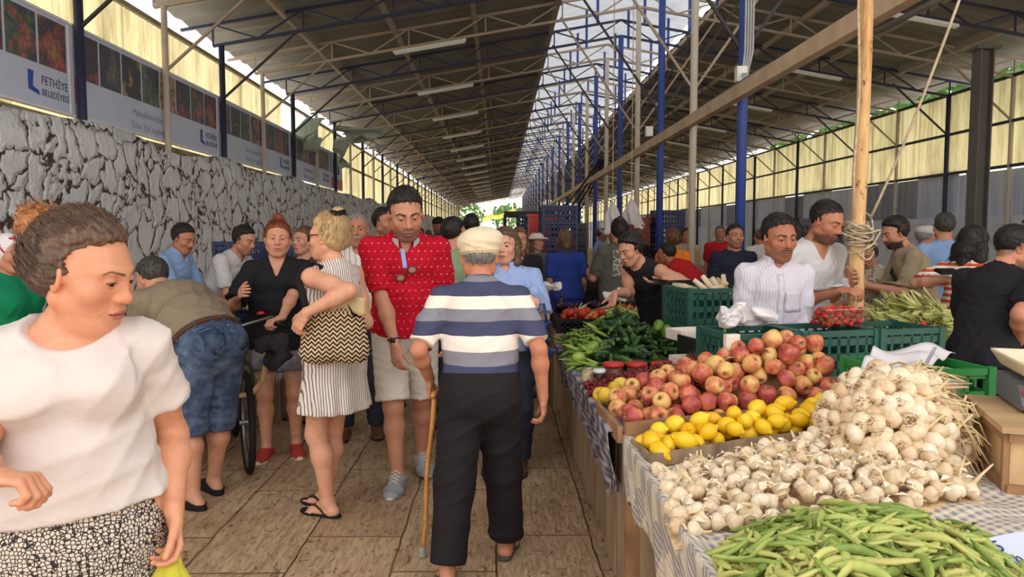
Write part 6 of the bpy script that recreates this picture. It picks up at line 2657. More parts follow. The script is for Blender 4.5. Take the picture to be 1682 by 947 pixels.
def heap(poly, ztar, zmin, r, n, seed, rvar=.12, layers=3.2, tries=26):
    q = random.Random(seed)
    xs, ys = [p[0] for p in poly], [p[1] for p in poly]
    bx = (min(xs), max(xs), min(ys), max(ys))
    P = np.zeros((n, 4))
    m = 0
    fails = 0
    while m < n and fails < 160:
        best = None
        for _ in range(tries):
            x, y = q.uniform(bx[0], bx[1]), q.uniform(bx[2], bx[3])
            if not inside(poly, x, y):
                continue
            rr = r * q.uniform(1 - rvar, 1 + rvar)
            if edge_dist(poly, x, y) < rr * .8:
                continue
            z = max(zmin, ztar(x, y) - layers * r) + rr * .9
            if m:
                d2 = (P[:m, 0] - x) ** 2 + (P[:m, 1] - y) ** 2
                s2 = ((P[:m, 3] + rr) * .97) ** 2
                k = d2 < s2
                if k.any():
                    z = max(z, float((P[:m, 2][k] + np.sqrt(s2[k] - d2[k])).max()))
            if z + rr * .7 > ztar(x, y) + r * .5:
                continue
            if best is None or z - ztar(x, y) < best[2] - ztar(best[0], best[1]):
                best = (x, y, z, rr)
        if best is None:
            fails += 1
            continue
        P[m] = best
        m += 1
    return P[:m]


def mound(name, poly, ztar, zmin, drop, m, parent=None, n=24):
    """heap core: fan grid over the polygon"""
    cx, cy = sum(p[0] for p in poly) / len(poly), sum(p[1] for p in poly) / len(poly)
    b = MB()
    N = len(poly)

    def fn(u, v):
        a = u * N
        i = int(a) % N
        f_ = a - int(a)
        ex, ey = poly[i][0] * (1 - f_) + poly[(i + 1) % N][0] * f_, poly[i][1] * (1 - f_) + poly[(i + 1) % N][1] * f_
        x, y = cx + (ex - cx) * v, cy + (ey - cy) * v
        z = max(zmin, ztar(x, y) - drop) if v < .999 else zmin - .01
        return (x, y, z)
    b.grid(fn, N * 6, 10)
    return b.build(name, m, parent, True)


def rot_rand(q, full=True):
    if full:
        return Euler((q.uniform(0, 2 * PI), q.uniform(0, 2 * PI), q.uniform(0, 2 * PI)))
    return Euler((q.uniform(-.6, .6), q.uniform(-.6, .6), q.uniform(0, 2 * PI)))


# ---- produce prototypes
def m_apple():
    m, t = newmat('apple_skin')
    v = t.coord('Object')
    rd = t.rand()
    off = t.n('ShaderNodeVectorMath', operation='ADD')
    t.l(v, off.inputs[0])
    cb = t.n('ShaderNodeCombineXYZ')
    for i in range(3):
        t.l(t.math('MULTIPLY', rd, 7 + i * 3), cb.inputs[i])
    t.l(cb.outputs[0], off.inputs[1])
    n1 = t.noise(off.outputs[0], 13, 3, .6)
    mp = t.n('ShaderNodeMapping')
    mp.inputs['Scale'].default_value = (60, 60, 7)
    t.l(off.outputs[0], mp.inputs[0])
    n2 = t.noise(mp.outputs[0], 2.4, 3, .6)
    k = t.math('ADD', t.math('MULTIPLY', n1, .75), t.math('MULTIPLY', n2, .28))
    k = t.math('ADD', k, t.math('MULTIPLY_ADD', rd, .24, -.14))
    c = t.ramp(k, [(.37, srgb(224, 184, 108)), (.46, srgb(216, 140, 90)), (.56, srgb(190, 88, 72)), (.72, srgb(146, 52, 58)), (.88, srgb(112, 44, 50))])
    sp_ = t.n('ShaderNodeTexVoronoi')
    sp_.inputs['Scale'].default_value = 190
    t.l(v, sp_.inputs['Vector'])
    c = t.mix(t.math('MULTIPLY', t.math('LESS_THAN', sp_.outputs['Distance'], .16), .35), c, srgb(236, 200, 150))
    s = t.sep(v)
    r2 = t.math('ADD', t.math('MULTIPLY', s[0], s[0]), t.math('MULTIPLY', s[1], s[1]))
    top = t.math('MULTIPLY', t.math('LESS_THAN', r2, .00016), .8)
    c = t.mix(top, c, srgb(140, 118, 62))
    t.principled(c, .36, 0, t.bump(n1, .08, .004), .45)
    return m


def apple_mesh(seed):
    q = random.Random(seed)
    prof = [(.0005, -.030), (.008, -.033), (.016, -.040), (.026, -.0385), (.036, -.028), (.043, -.010), (.0455, .008), (.043, .024), (.035, .036), (.025, .041), (.016, .040), (.009, .034), (.004, .026), (.0005, .024)]
    k = q.uniform(.93, 1.05)
    b = MB()
    ph = q.uniform(0, 6)
    b.lathe([(r, z * k) for r, z in prof], 18, lambda a, i: 1 + .018 * math.cos(5 * a + ph) * (1 if i < 6 else .4) + .02 * math.cos(a * 2 + ph))
    return b.mesh('apple', M_APPLE, True)


M_APPLE = m_apple()
APPLES = [apple_mesh(i) for i in range(4)]
b = MB()
b.tube([(0, 0, .022), (.002, .001, .036), (.005, .002, .050)], [.0018, .0014, .002], 6)
ME_ASTEM = b.mesh('stem', mat('apple_stem', srgb(96, 72, 44), .8), True)


def m_lemon():
    m, t = newmat('lemon_skin')
    v = t.coord('Object')
    rd = t.rand()
    c = t.ramp(t.math('ADD', t.math('MULTIPLY', t.noise(v, 14, 3), .5), t.math('MULTIPLY', rd, .5)), [(.25, srgb(234, 178, 20)), (.5, srgb(244, 198, 34)), (.8, srgb(248, 212, 56))])
    c = t.mix(t.ramp(t.noise(v, 40, 3), [(.68, (0, 0, 0)), (.76, (.5,) * 3)]), c, srgb(176, 120, 40))
    t.principled(c, .42, 0, t.bump(t.noise(v, 220, 2), .35, .003), .4)
    return m


M_LEMON = m_lemon()


def lemon_mesh(seed):
    q = random.Random(seed)
    prof = [(.0005, -.047), (.006, -.046), (.010, -.041), (.020, -.034), (.029, -.020), (.0325, -.002), (.031, .014), (.025, .028), (.015, .037), (.009, .041), (.0075, .047), (.004, .050), (.0005, .050)]
    k = q.uniform(.82, .98)
    b = MB()
    ph = q.uniform(0, 6)
    b.lathe([(r, z * k) for r, z in prof], 16, lambda a, i: 1 + .03 * math.cos(3 * a + ph + i * .2))
    return b.mesh('lemon', M_LEMON, True)


LEMONS = [lemon_mesh(i) for i in range(3)]


def m_garlic():
    m, t = newmat('garlic_skin')
    v = t.coord('Object')
    rd = t.rand()
    n = t.noise(v, 36, 5, .65)
    c = t.ramp(t.math('ADD', t.math('MULTIPLY', n, .7), t.math('MULTIPLY', rd, .3)), [(.25, srgb(196, 160, 118)), (.5, srgb(228, 206, 172)), (.75, srgb(238, 224, 200))])
    c = t.mix(t.ramp(t.noise(v, 22, 4), [(.60, (0, 0, 0)), (.72, (.5,) * 3)]), c, srgb(196, 146, 100))
    t.principled(c, .6, 0, t.bump(t.noise(t.coord('Object', (1, 1, .2)), 90, 3), .3, .003), .3)
    return m


M_GARLIC = m_garlic()
M_ROOT = mat('garlic_roots', srgb(158, 112, 70), .95, 0, .4, 60, .8, 200)
M_STALK = mat('dry_garlic_stalk', srgb(226, 198, 150), .8, 0, .2, 40, .4, 90, stretch=(1, 1, .2))


def garlic_mesh(seed):
    q = random.Random(seed)
    prof = [(.001, -.021), (.012, -.022), (.024, -.018), (.0315, -.008), (.033, .002), (.029, .013), (.020, .022), (.0115, .029), (.008, .036)]
    n = q.choice((6, 7, 8))
    ph = q.uniform(0, 6)
    b = MB()
    b.lathe(prof, 24, lambda a, i: 1 + (.075 if 1 < i < 7 else .03) * abs(math.cos(n * a / 2 + ph)) - .03 + .03 * math.cos(a + ph))
    return b.mesh('garlic_bulb', M_GARLIC, True)


def garlic_parts(seed, long=False):
    q = random.Random(seed + 50)
    b = MB()
    L = .03 if not long else .09
    bend = Vector((q.uniform(-.02, .02), q.uniform(-.02, .02), 0)) * (1 if not long else 2.4)
    b.tube([Vector((0, 0, .030)), Vector((0, 0, .036 + L * .4)) + bend * .3, Vector((0, 0, .036 + L)) + bend], [.0085, .0052, .0038 if not long else .0028], 8)
    st = b.mesh('stalk', M_STALK, True)
    b = MB()
    for i in range(22):
        a, rr = q.uniform(0, 6.3), q.uniform(0, .012)
        p0 = Vector((math.cos(a) * rr, math.sin(a) * rr, -.019))
        p1 = p0 + Vector((math.cos(a) * q.uniform(0, .012), math.sin(a) * q.uniform(0, .012), -q.uniform(.004, .012)))
        b.tube([p0, p1], [.0016, .0008], 3)
    return st, b.mesh('roots', M_ROOT)


GARLICS = [(garlic_mesh(i),) + garlic_parts(i) for i in range(4)]
GARLICL = [(garlic_mesh(i),) + garlic_parts(i, True) for i in range(3)]


def m_green(name, stops, rough=.5, ns=20, bump=.15):
    m, t = newmat(name)
    v = t.coord('Object')
    c = t.ramp(t.math('ADD', t.math('MULTIPLY', t.noise(v, ns, 4), .55), t.math('MULTIPLY', t.rand(), .45)), stops)
    t.principled(c, rough, 0, t.bump(t.noise(v, 70, 3), bump, .003), .35)
    return m


M_POD = m_green('pea_pod_skin', [(.2, srgb(104, 128, 58)), (.42, srgb(146, 162, 78)), (.62, srgb(180, 186, 100)), (.85, srgb(204, 184, 116))])
M_CUKE = m_green('cucumber_skin', [(.25, srgb(26, 46, 24)), (.5, srgb(46, 74, 36)), (.75, srgb(84, 112, 52))], .4)
M_PEPP = m_green('long_pepper_skin', [(.25, srgb(88, 120, 44)), (.55, srgb(136, 162, 66)), (.8, srgb(170, 188, 96))], .35)
M_HUSK = m_green('corn_husk', [(.25, srgb(140, 148, 74)), (.5, srgb(190, 190, 116)), (.8, srgb(226, 218, 152))], .6, 14, .4)
M_CHERRY = m_green('cherry_skin', [(.2, srgb(70, 10, 22)), (.5, srgb(126, 20, 34)), (.8, srgb(170, 40, 46))], .25)
M_STRAW = m_green('strawberry_skin', [(.2, srgb(150, 18, 24)), (.5, srgb(204, 38, 36)), (.8, srgb(222, 70, 56))], .35, 60, .5)
M_TOM = m_green('tomato_skin', [(.2, srgb(168, 40, 26)), (.5, srgb(206, 66, 38)), (.8, srgb(216, 110, 60))], .3)
M_AUB = m_green('aubergine_skin', [(.2, srgb(30, 18, 34)), (.6, srgb(52, 30, 54)), (.9, srgb(70, 44, 70))], .3)
M_CALYX = mat('green_calyx', srgb(98, 120, 52), .7, 0, .2, 40)


def pod_mesh(seed, thick=.0085, L=.095):
    q = random.Random(seed)
    c = q.uniform(.004, .020) * q.choice((-1, 1))
    pts, rs = [], []
    for i in range(13):
        u = i / 12
        pts.append(Vector(((u - .5) * L, c * (1 - (2 * u - 1) ** 2), .003 * math.sin(u * 5 + seed))))
        rs.append(max(.0012, thick * (math.sin(PI * min(1, max(0, u * .94 + .03))) ** .42) * (1 + .07 * math.cos(u * 6 * 2 * PI))))
    b = MB()
    b.tube(pts, rs, 8, True, .62)
    me = b.mesh('pea_pod', M_POD, True)
    b = MB()
    e = pts[0]
    b.tube([e + Vector((.004, 0, 0)), e + Vector((-.004, .001, 0)), e + Vector((-.013, .003, 0))], [.0052, .003, .0014], 6)
    return me, b.mesh('calyx', M_CALYX, True)


PODS = [pod_mesh(i, .0098 + .0014 * (i % 3), .105 + .010 * (i % 4)) for i in range(6)]


def cuke_mesh(seed, L=.15, r=.019, m=None, name='cucumber'):
    q = random.Random(seed)
    c = q.uniform(-.022, .022)
    pts, rs = [], []
    for i in range(11):
        u = i / 10
        pts.append(Vector(((u - .5) * L, c * (1 - (2 * u - 1) ** 2), 0)))
        rs.append(r * max(.18, math.sin(PI * (.06 + .88 * u)) ** .38) * (1 if name == 'cucumber' else (1.15 - .75 * u)))
    b = MB()
    b.tube(pts, rs, 9)
    if name != 'cucumber':
        b.tube([pts[0], pts[0] + Vector((-.025, .004, .004))], [.005, .003], 5)
    return b.mesh(name, m or M_CUKE, True)


CUKES = [cuke_mesh(i) for i in range(4)]
PEPPS = [cuke_mesh(i + 9, .15, .014, M_PEPP, 'long_pepper') for i in range(3)]


def corn_parts(seed):
    q = random.Random(seed)
    b = MB()
    prof = [(.008, -.12), (.016, -.115), (.026, -.09), (.030, -.04), (.028, .02), (.020, .07), (.011, .10), (.004, .125)]
    ph = q.uniform(0, 6)
    b.lathe(prof, 14, lambda a, i: 1 + .05 * math.cos(7 * a + ph))
    for j in range(3):
        a = ph + j * 2.1
        e = Vector((math.cos(a), math.sin(a), 0))
        f = Vector((-e.y, e.x, 0))

        def leaf(u, v, e=e, f=f, j=j):
            z = -.10 + .26 * u + .03 * j
            w = .026 * math.sin(PI * (.12 + .86 * u)) * (1 - .25 * u)
            out = .031 * (1 - .55 * u) + .028 * max(0, u - .6) * (1 + j)
            return e * (out + .004 - .012 * (2 * v - 1) ** 2) + f * (2 * v - 1) * w + Vector((0, 0, z))
        b.grid(leaf, 8, 3, .0015)
    me = b.mesh('corn_cob', M_HUSK, True)
    b = MB()
    for i in range(14):
        a = q.uniform(0, 6.3)
        b.tube([(0, 0, .115), (.006 * math.cos(a), .006 * math.sin(a), .135), (.018 * math.cos(a), .018 * math.sin(a), .155)], [.0012, .0012, .0008], 3)
    return me, b.mesh('silk', mat('corn_silk', srgb(150, 104, 62), .8))


CORNS = [corn_parts(i) for i in range(4)]
b = MB()
b.lathe([(.0006, -.0105), (.006, -.0095), (.0105, -.003), (.0112, .003), (.008, .009), (.003, .0095), (.0006, .008)], 10)
ME_CHERRY = b.mesh('cherry', M_CHERRY, True)
b = MB()
b.tube([(0, 0, .008), (.004, .002, .022), (.012, .006, .036)], .0011, 4)
ME_CSTEM = b.mesh('stem', M_CALYX)
b = MB()
b.lathe([(.0006, -.020), (.006, -.016), (.012, -.006), (.0155, .006), (.014, .013), (.007, .0165), (.0006, .016)], 12)
ME_STRAW = b.mesh('strawberry', M_STRAW, True)
b = MB()
for i in range(6):
    a = i * PI / 3
    e, f = Vector((math.cos(a), math.sin(a), 0)), Vector((-math.sin(a), math.cos(a), 0))
    b.add([Vector((0, 0, .017)), e * .008 + f * .004 + Vector((0, 0, .018)), e * .016 + Vector((0, 0, .014)), e * .008 - f * .004 + Vector((0, 0, .018))], [(0, 1, 2, 3)])
ME_SCAL = b.mesh('calyx', M_CALYX)
b = MB()
b.lathe([(.0006, -.028), (.018, -.026), (.032, -.012), (.035, .004), (.029, .02), (.014, .026), (.005, .022), (.0006, .021)], 14, lambda a, i: 1 + .03 * math.cos(5 * a))
ME_TOM = b.mesh('tomato', M_TOM, True)


def put(name, me, loc, rot, scale, label, cat, group, kids=()):
    o = link(name, me)
    o.location = loc
    o.rotation_euler = rot
    o.scale = (scale,) * 3 if not hasattr(scale, '__len__') else scale
    tag(o, label, cat, group)
    for k, (kn, km) in enumerate(kids):
        link(kn, km, o)
    return o


def face_up(q, tilt):
    """random yaw with the stem axis tipped by up to tilt"""
    return Euler((q.gauss(0, tilt), q.gauss(0, tilt), q.uniform(0, 2 * PI)))


# ---- apples in their wooden box
q = random.Random(21)
AP = [(.50, 3.50), (.525, 3.09), (.94, 3.21), (1.62, 3.49), (1.64, 3.80), (1.12, 3.71), (.80, 3.78), (.60, 3.66)]
za = lambda x, y: .825 + .25 * max(0, min(1, (x - .62) / .75)) * max(0, min(1, (y - float(np.interp(x, [.525, .94, 1.62], [3.09, 3.21, 3.49]))) / .26)) ** .8 + .03 * max(0, min(1, (y - 3.1) / .3))
box = thing('apple_box', 'shallow brown wooden box filled with the heap of red apples', 'box', (0, 0, 0))
mound('bottom', AP, za, .735, .15, M_WOODD, box)
a_, c_ = Vector((*AP[1], .77)), Vector((*AP[3], .77))
b = MB()
b.bar(a_ + Vector((-.0, -.02, .012)), c_ + Vector((0, -.02, .012)), .02, .07)
b.build('front_board', M_WOODD, box)
b = MB()
b.bar(Vector((*AP[0], .765)) + Vector((-.03, .02, 0)), a_ + Vector((-.02, -.02, -.005)), .02, .07)
b.build('side_board', M_WOODD, box)
for i, (x, y, z, r) in enumerate(heap(AP, za, .75, .044, 300, 3, .1, 2.8)):
    put('apple', APPLES[i % 4], (x, y, z), rot_rand(q) if q.random() < .45 else face_up(q, .7), r / .0445, 'red and yellow streaked apple in the heap in the brown wooden box', 'apple', 'apples in the wooden box', (('stem', ME_ASTEM),))
# yellow apples at the corner of the box
YA = [(.47, 3.80), (.49, 3.52), (.60, 3.67), (.78, 3.79), (.70, 3.92)]
M_QUIN = m_green('yellow_apple_skin', [(.2, srgb(206, 160, 40)), (.5, srgb(234, 192, 62)), (.8, srgb(238, 210, 100))], .4)
APY = []
for me in APPLES[:2]:
    me2 = me.copy()
    me2.materials[0] = M_QUIN
    APY.append(me2)
zy = lambda x, y: .83
for i, (x, y, z, r) in enumerate(heap(YA, zy, .745, .040, 26, 4, .1, 2.4)):
    put('yellow_apple', APY[i % 2], (x, y, z), rot_rand(q), r / .0445, 'yellow apple at the aisle corner of the red apple box', 'apple', 'yellow apples at the corner', (('stem', ME_ASTEM),))
for i, (px_, py_) in enumerate(((1078, 624), (1112, 618), (1134, 612))):
    p = at(px_, py_, 3.72)
    put('yellow_apple', APY[i % 2], p, rot_rand(q), .9, 'yellow apple lying behind the red apples by the cherries', 'apple', 'yellow apples by the cherries', (('stem', ME_ASTEM),))

# ---- lemons
LP = [(.535, 2.96), (.565, 2.74), (1.03, 2.97), (1.49, 3.13), (1.52, 3.42), (.94, 3.16), (.66, 3.07)]
zl_ = lambda x, y: .818 + .045 * max(0, min(1, (x - .60) / .5)) * max(0, min(1, (y - 2.70 - .42 * (x - .56)) / .24))
tray = thing('lemon_tray', 'thin grey wooden tray holding the heap of lemons', 'tray', (0, 0, 0))
mound('bottom', LP, zl_, .73, .12, M_WOODD, tray)
for (i, j) in ((0, 1), (1, 2), (2, 3)):
    b = MB()
    b.bar(Vector((*LP[i], .755)), Vector((*LP[j], .755)), .012, .05)
    b.build('tray_edge', M_WOODG, tray)
for i, (x, y, z, r) in enumerate(heap(LP, zl_, .742, .0355, 230, 7, .1, 3.0)):
    put('lemon', LEMONS[i % 3], (x, y, z), Euler((PI / 2 + q.gauss(0, .45), q.gauss(0, .3), q.uniform(0, 2 * PI))), r / .033, 'bright yellow lemon in the heap between the apples and the garlic', 'lemon', 'lemons in the tray')

# ---- loose garlic
GP = poly_from([(1066, 776), (1200, 752), (1400, 722), (1560, 770), (1622, 812), (1480, 838), (1300, 858), (1108, 884)], .75)
zg = lambda x, y: .775 + .05 * max(0, min(1, (x - .62) / .35)) * min(1, edge_dist(GP, x, y) / .10)
mnd = mound('garlic_skins', GP, zg, .728, .105, mat('papery_garlic_skins', srgb(222, 190, 146), .9, 0, .35, 50, .8, 90))
tag(mnd, 'layer of loose papery skins lying under the garlic bulbs', 'garlic skins', None, 'stuff')
HG = heap(GP, zg, .735, .0285, 460, 9, .18, 1.9)
HG = HG[np.argsort(-HG[:, 2] + np.array([zg(a, c) for a, c in HG[:, :2]]))]
for i, (x, y, z, r) in enumerate(HG[:298]):
    g = GARLICS[i % 4]
    put('garlic', g[0], (x, y, z), face_up(q, 1.2), r / .0300, 'cream garlic bulb lying loose on the checked tablecloth', 'garlic', 'loose garlic on the tablecloth', (('stalk', g[1]), ('roots', g[2])))
# scraps of skin and stalk on top
b = MB()
for i in range(700):
    x, y = q.uniform(.55, 1.75), q.uniform(2.05, 2.95)
    if not inside(GP, x, y):
        continue
    z = zg(x, y) + q.uniform(-.016, .014)
    a, L = q.uniform(0, 6.3), q.uniform(.010, .024)
    e = Vector((math.cos(a), math.sin(a), q.uniform(-.5, .5))) * L
    f = Vector((-math.sin(a), math.cos(a), q.uniform(-.6, .6))) * L * q.uniform(.25, .7)
    c = Vector((x, y, z))
    b.add([c - e, c + f + Vector((0, 0, .006)), c + e, c - f + Vector((0, 0, .004))], [(0, 1, 2, 3)])
tag(b.build('garlic_scraps', mat('garlic_paper', srgb(238, 218, 188), .7, 0, .12, 60)), 'torn papery scraps scattered over the loose garlic', 'garlic scraps', None, 'stuff')

# ---- garlic bunches piled beside the box, stalks to the right
hc = Vector((1.50, 2.80, .73))
hr_ = (.265, .21, .325)
b = MB()
b.lathe([(.20, 0), (.195, .08), (.165, .18), (.10, .25), (.03, .28)], 20, lambda a, i: 1 + .06 * math.cos(3 * a + i))
tag(b.build('garlic_bunch_core', M_ROOT, None, True, hc), 'dry stalks inside the pile of garlic bunches', 'garlic stalks', None, 'stuff')
pts_ = []
tries = 0
while len(pts_) < 210 and tries < 16000:
    tries += 1
    a, e = q.uniform(0, 2 * PI), math.asin(q.uniform(-.06, .98))
    n_ = Vector((math.cos(a) * math.cos(e), math.sin(a) * math.cos(e), math.sin(e)))
    if n_.x > .55 and n_.z > .2 and n_.y > -.2:
        continue
    k_ = q.uniform(.90, 1.06) * (1 + .07 * math.sin(3 * a + 1) * math.cos(e))
    p = hc + Vector((n_.x * hr_[0] * k_, n_.y * hr_[1] * k_, n_.z * hr_[2] * k_ + .01))
    if all((p - o_).length > .046 for o_, _ in pts_):
        pts_.append((p, n_))
for i, (p, n_) in enumerate(pts_):
    g = GARLICL[i % 3]
    d = (-n_ * .35 + Vector((.65, .25, .3)) + Vector((q.gauss(0, .33), q.gauss(0, .33), q.gauss(0, .33)))).normalized()
    put('bunched_garlic', g[0], p, d.to_track_quat('Z', 'Y').to_euler(), q.uniform(1.05, 1.35), 'cream garlic bulb with roots in the tall pile of bunches beside the wooden box', 'garlic', 'garlic bulbs of the piled bunches', (('stalk', g[1]), ('roots', g[2])))
b = MB()
for i in range(130):
    p0 = hc + Vector((q.uniform(-.02, .12), q.uniform(-.08, .12), q.uniform(.2, .35)))
    d = Vector((q.uniform(.14, .26), q.uniform(.02, .18), q.uniform(-.08, .02)))
    b.tube([p0, p0 + d * .5 + Vector((0, 0, .03 * q.random())), p0 + d + Vector((0, q.gauss(0, .03), -.02 * q.random() - .05 * (i % 4 == 0)))], [.005, .004, .0025], 5)
for i in range(70):
    p0 = hc + Vector((q.uniform(.10, .2), q.uniform(-.15, .05), q.uniform(.05, .28)))
    d = Vector((q.uniform(.03, .14), q.uniform(-.1, .02), q.uniform(-.16, -.02)))
    b.tube([p0, p0 + d * .5 + Vector((.02, 0, .02)), p0 + d], [.0045, .0035, .002], 4)
tag(b.build('garlic_stalks', M_STALK, None, True), 'tangle of dry stalks hanging to the right of the garlic pile', 'garlic stalks', None, 'stuff')
for i, (px_, py_, rz) in enumerate(((1570, 800, 30), (1592, 806, 60))):
    g = GARLICL[i]
    p = atz(px_, py_, .755)
    d = Vector((.35 + .3 * i, .3, .75))
    put('garlic', g[0], p, d.to_track_quat('Z', 'Y').to_euler(), .95, ('garlic bulb with a long upright stalk left of the box corner', 'garlic bulb with a long stalk leaning right at the box corner')[i], 'garlic', None, (('stalk', g[1]), ('roots', g[2])))

# ---- pea pods
PPX = [(1162, 912), (1200, 880), (1290, 852), (1400, 842), (1500, 852), (1620, 885), (1700, 960), (1760, 1060), (1180, 1080)]
PP_ = poly_from(PPX, .745)
zp = lambda x, y: .745 + .082 * min(1, edge_dist(PP_, x, y) / .22) ** .8
mound('x', PP_, zp, .725, .05, M_POD)
o = [c for c in COL.objects if c.name.startswith('x')][-1]
o.name = 'pea_pod_bed'
tag(o, 'dense lower layer of the green pea pod heap', 'pea pods', None, 'stuff')


def pod_place(q, lift):
    while True:
        x = q.uniform(min(p[0] for p in PP_), max(p[0] for p in PP_))
        y = q.uniform(max(1.35, min(p[1] for p in PP_)), max(p[1] for p in PP_))
        if inside(PP_, x, y) and edge_dist(PP_, x, y) > .02:
            break
    gx = (zp(x + .03, y) - zp(x - .03, y)) / .06
    gy = (zp(x, y + .03) - zp(x, y - .03)) / .06
    a = q.uniform(0, 2 * PI)
    d = Vector((math.cos(a), math.sin(a), gx * math.cos(a) + gy * math.sin(a) + q.gauss(0, .16))).normalized()
    up = Vector((-gx, -gy, 1)).normalized()
    s_ = up.cross(d).normalized()
    up = d.cross(s_)
    M = Matrix((d, s_, up)).transposed()
    M = M @ Matrix.Rotation(q.gauss(0, .7), 3, 'X')
    return Vector((x, y, zp(x, y) + lift)), M


mb = MB()
src = PODS[0][0]
for i in range(650):
    c, M = pod_place(q, q.uniform(-.035, -.008))
    src = PODS[i % 6][0]
    mb.add([c + M @ v_.co for v_ in src.vertices], [tuple(p_.vertices) for p_ in src.polygons])
tag(mb.build('pea_pods', M_POD, None, True), 'mass of green pea pods under the topmost ones', 'pea pods', None, 'stuff')
for i in range(300):
    c, M = pod_place(q, q.uniform(-.004, .016))
    g = PODS[i % 6]
    put('pea_pod', g[0], c, M.to_euler(), q.uniform(.9, 1.18), 'green pea pod on top of the heap at the near corner of the stall', 'pea pod', 'pea pods on the heap', (('calyx', g[1]),))
# price card stuck in the peas
M_INK = mat('dark_blue_ink', srgb(44, 46, 92), .6)
pc = thing('price_card', 'pale blue white price card leaning on the pea pods, written 5 and 50', 'price card', (0, 0, 0))
A_, B_, C_, D_ = at(1612, 886, 1.93), at(1712, 870, 1.96), at(1720, 936, 1.86), at(1650, 928, 1.86)
b = MB()
b.grid(lambda u, v: A_.lerp(B_, u).lerp(D_.lerp(C_, u), v) + Vector((0, 0, .004 * math.sin(u * 3))), 6, 4, .002)
b.build('card', mat('pale_blue_card', srgb(196, 200, 222), .6, 0, .03, 5), pc)
ex_, ey_ = (B_ - A_).normalized(), (A_ - D_).normalized()
nz_ = ex_.cross(ey_).normalized()
ctr = A_.lerp(C_, .5)
for (tx, sz, dx, dy) in (('5', .05, -.034, .006), ('50', .046, -.022, -.045)):
    cu = bpy.data.curves.new('digits', 'FONT')
    cu.body = tx
    cu.size = sz
    cu.align_x = 'CENTER'
    cu.extrude = .0004
    to = bpy.data.objects.new('digits', cu)
    COL.objects.link(to)
    me = bpy.data.meshes.new_from_object(to.evaluated_get(bpy.context.evaluated_depsgraph_get()))
    bpy.data.objects.remove(to)
    me.materials.append(M_INK)
    MX = Matrix((ex_, ey_, nz_)).transposed().to_4x4()
    MX.translation = ctr + ex_ * dx + ey_ * dy + nz_ * .014
    me.transform(MX)
    link('digits', me, pc)

# ---- cherries
CP_ = [(.46, 3.80), (.46, 4.08), (.62, 4.2), (1.10, 4.18), (1.12, 3.76), (.80, 3.80), (.70, 3.93)]
zc = lambda x, y: .79 + .13 * max(0, min(1, (x - .6) / .5))
mo = mound('cherry_bed', CP_, zc, .74, .03, M_CHERRY)
tag(mo, 'dense lower layer of the dark red cherry heap', 'cherries', None, 'stuff')
mb = MB()
for i in range(700):
    x, y = q.uniform(.45, 1.4), q.uniform(3.2, 4.6)
    if not inside(CP_, x, y):
        continue
    c = Vector((x, y, zc(x, y) + q.uniform(-.028, -.012)))
    mb.add([c + v_.co for v_ in ME_CHERRY.vertices], [tuple(p_.vertices) for p_ in ME_CHERRY.polygons])
tag(mb.build('cherries', M_CHERRY, None, True), 'mass of dark red cherries under the topmost ones', 'cherries', None, 'stuff')
n_ = 0
while n_ < 290:
    x, y = q.uniform(.4, 1.5), q.uniform(3.2, 4.7)
    if not inside(CP_, x, y):
        continue
    n_ += 1
    put('cherry', ME_CHERRY, (x, y, zc(x, y) + q.uniform(-.008, .006)), rot_rand(q), q.uniform(.9, 1.15), 'dark red cherry on the heap behind the apples', 'cherry', 'cherries on the heap', (('stem', ME_CSTEM),))


# ---- plastic crates
def crate(name, lab, loc, rz, w, d, h, m, style='slots', group=None, wall=.012):
    o = thing(name, lab, 'crate', loc, rz, group)
    b = MB()
    b.box((0, 0, .006), (w, d, .012))
    b.build('base', m, o)
    for k, (sx, sy) in enumerate(((0, -1), (0, 1), (-1, 0), (1, 0))):
        b = MB()
        L = w if sy else d
        e = Vector((1, 0, 0)) if sy else Vector((0, 1, 0))
        c = Vector((sx * w / 2, sy * d / 2, 0))
        P = lambda u, z: c + e * u + Vector((0, 0, z))
        if style == 'slots':
            n = max(3, int(L / .055))
            zs = [0, h * .16, h * .34, h * .50, h * .68, h * .84, h]
            for j in range(0, len(zs) - 1, 2):
                b.bar(P(-L / 2, (zs[j] + zs[j + 1]) / 2), P(L / 2, (zs[j] + zs[j + 1]) / 2), wall, zs[j + 1] - zs[j])
            for j in range(n + 1):
                u = -L / 2 + L * j / n
                b.bar(P(u, 0), P(u, h), .016, wall, tuple(Vector((sx, sy, 0))))
        else:
            b.bar(P(-L / 2, .02), P(L / 2, .02), wall, .04)
            b.bar(P(-L / 2, h * .60), P(L / 2, h * .60), wall, .018)
            b.bar(P(-L / 2, h * .9), P(L / 2, h * .9), wall, h * .12)
            nd = int(L / .032)
            for j in range(nd):
                u = -L / 2 + L * j / nd
                b.bar(P(u, .04), P(u + L / nd, h * .60), .004, wall * .6, tuple(Vector((sx, sy, 0))))
                b.bar(P(u + L / nd, .04), P(u, h * .60), .004, wall * .6, tuple(Vector((sx, sy, 0))))
            for j in range(5):
                u = -L / 2 + L * j / 4
                b.bar(P(u, 0), P(u, h), .02, wall, tuple(Vector((sx, sy, 0))))
        b.bar(P(-L / 2 - .008, h - .012), P(L / 2 + .008, h - .012), wall * 2, .03)
        b.build('side_wall', m, o)
    for sx in (-1, 1):
        for sy in (-1, 1):
            b = MB()
            b.box((sx * (w / 2), sy * (d / 2), h / 2 + .004), (.036, .036, h + .008))
            b.build('corner_post', m, o)
    return o


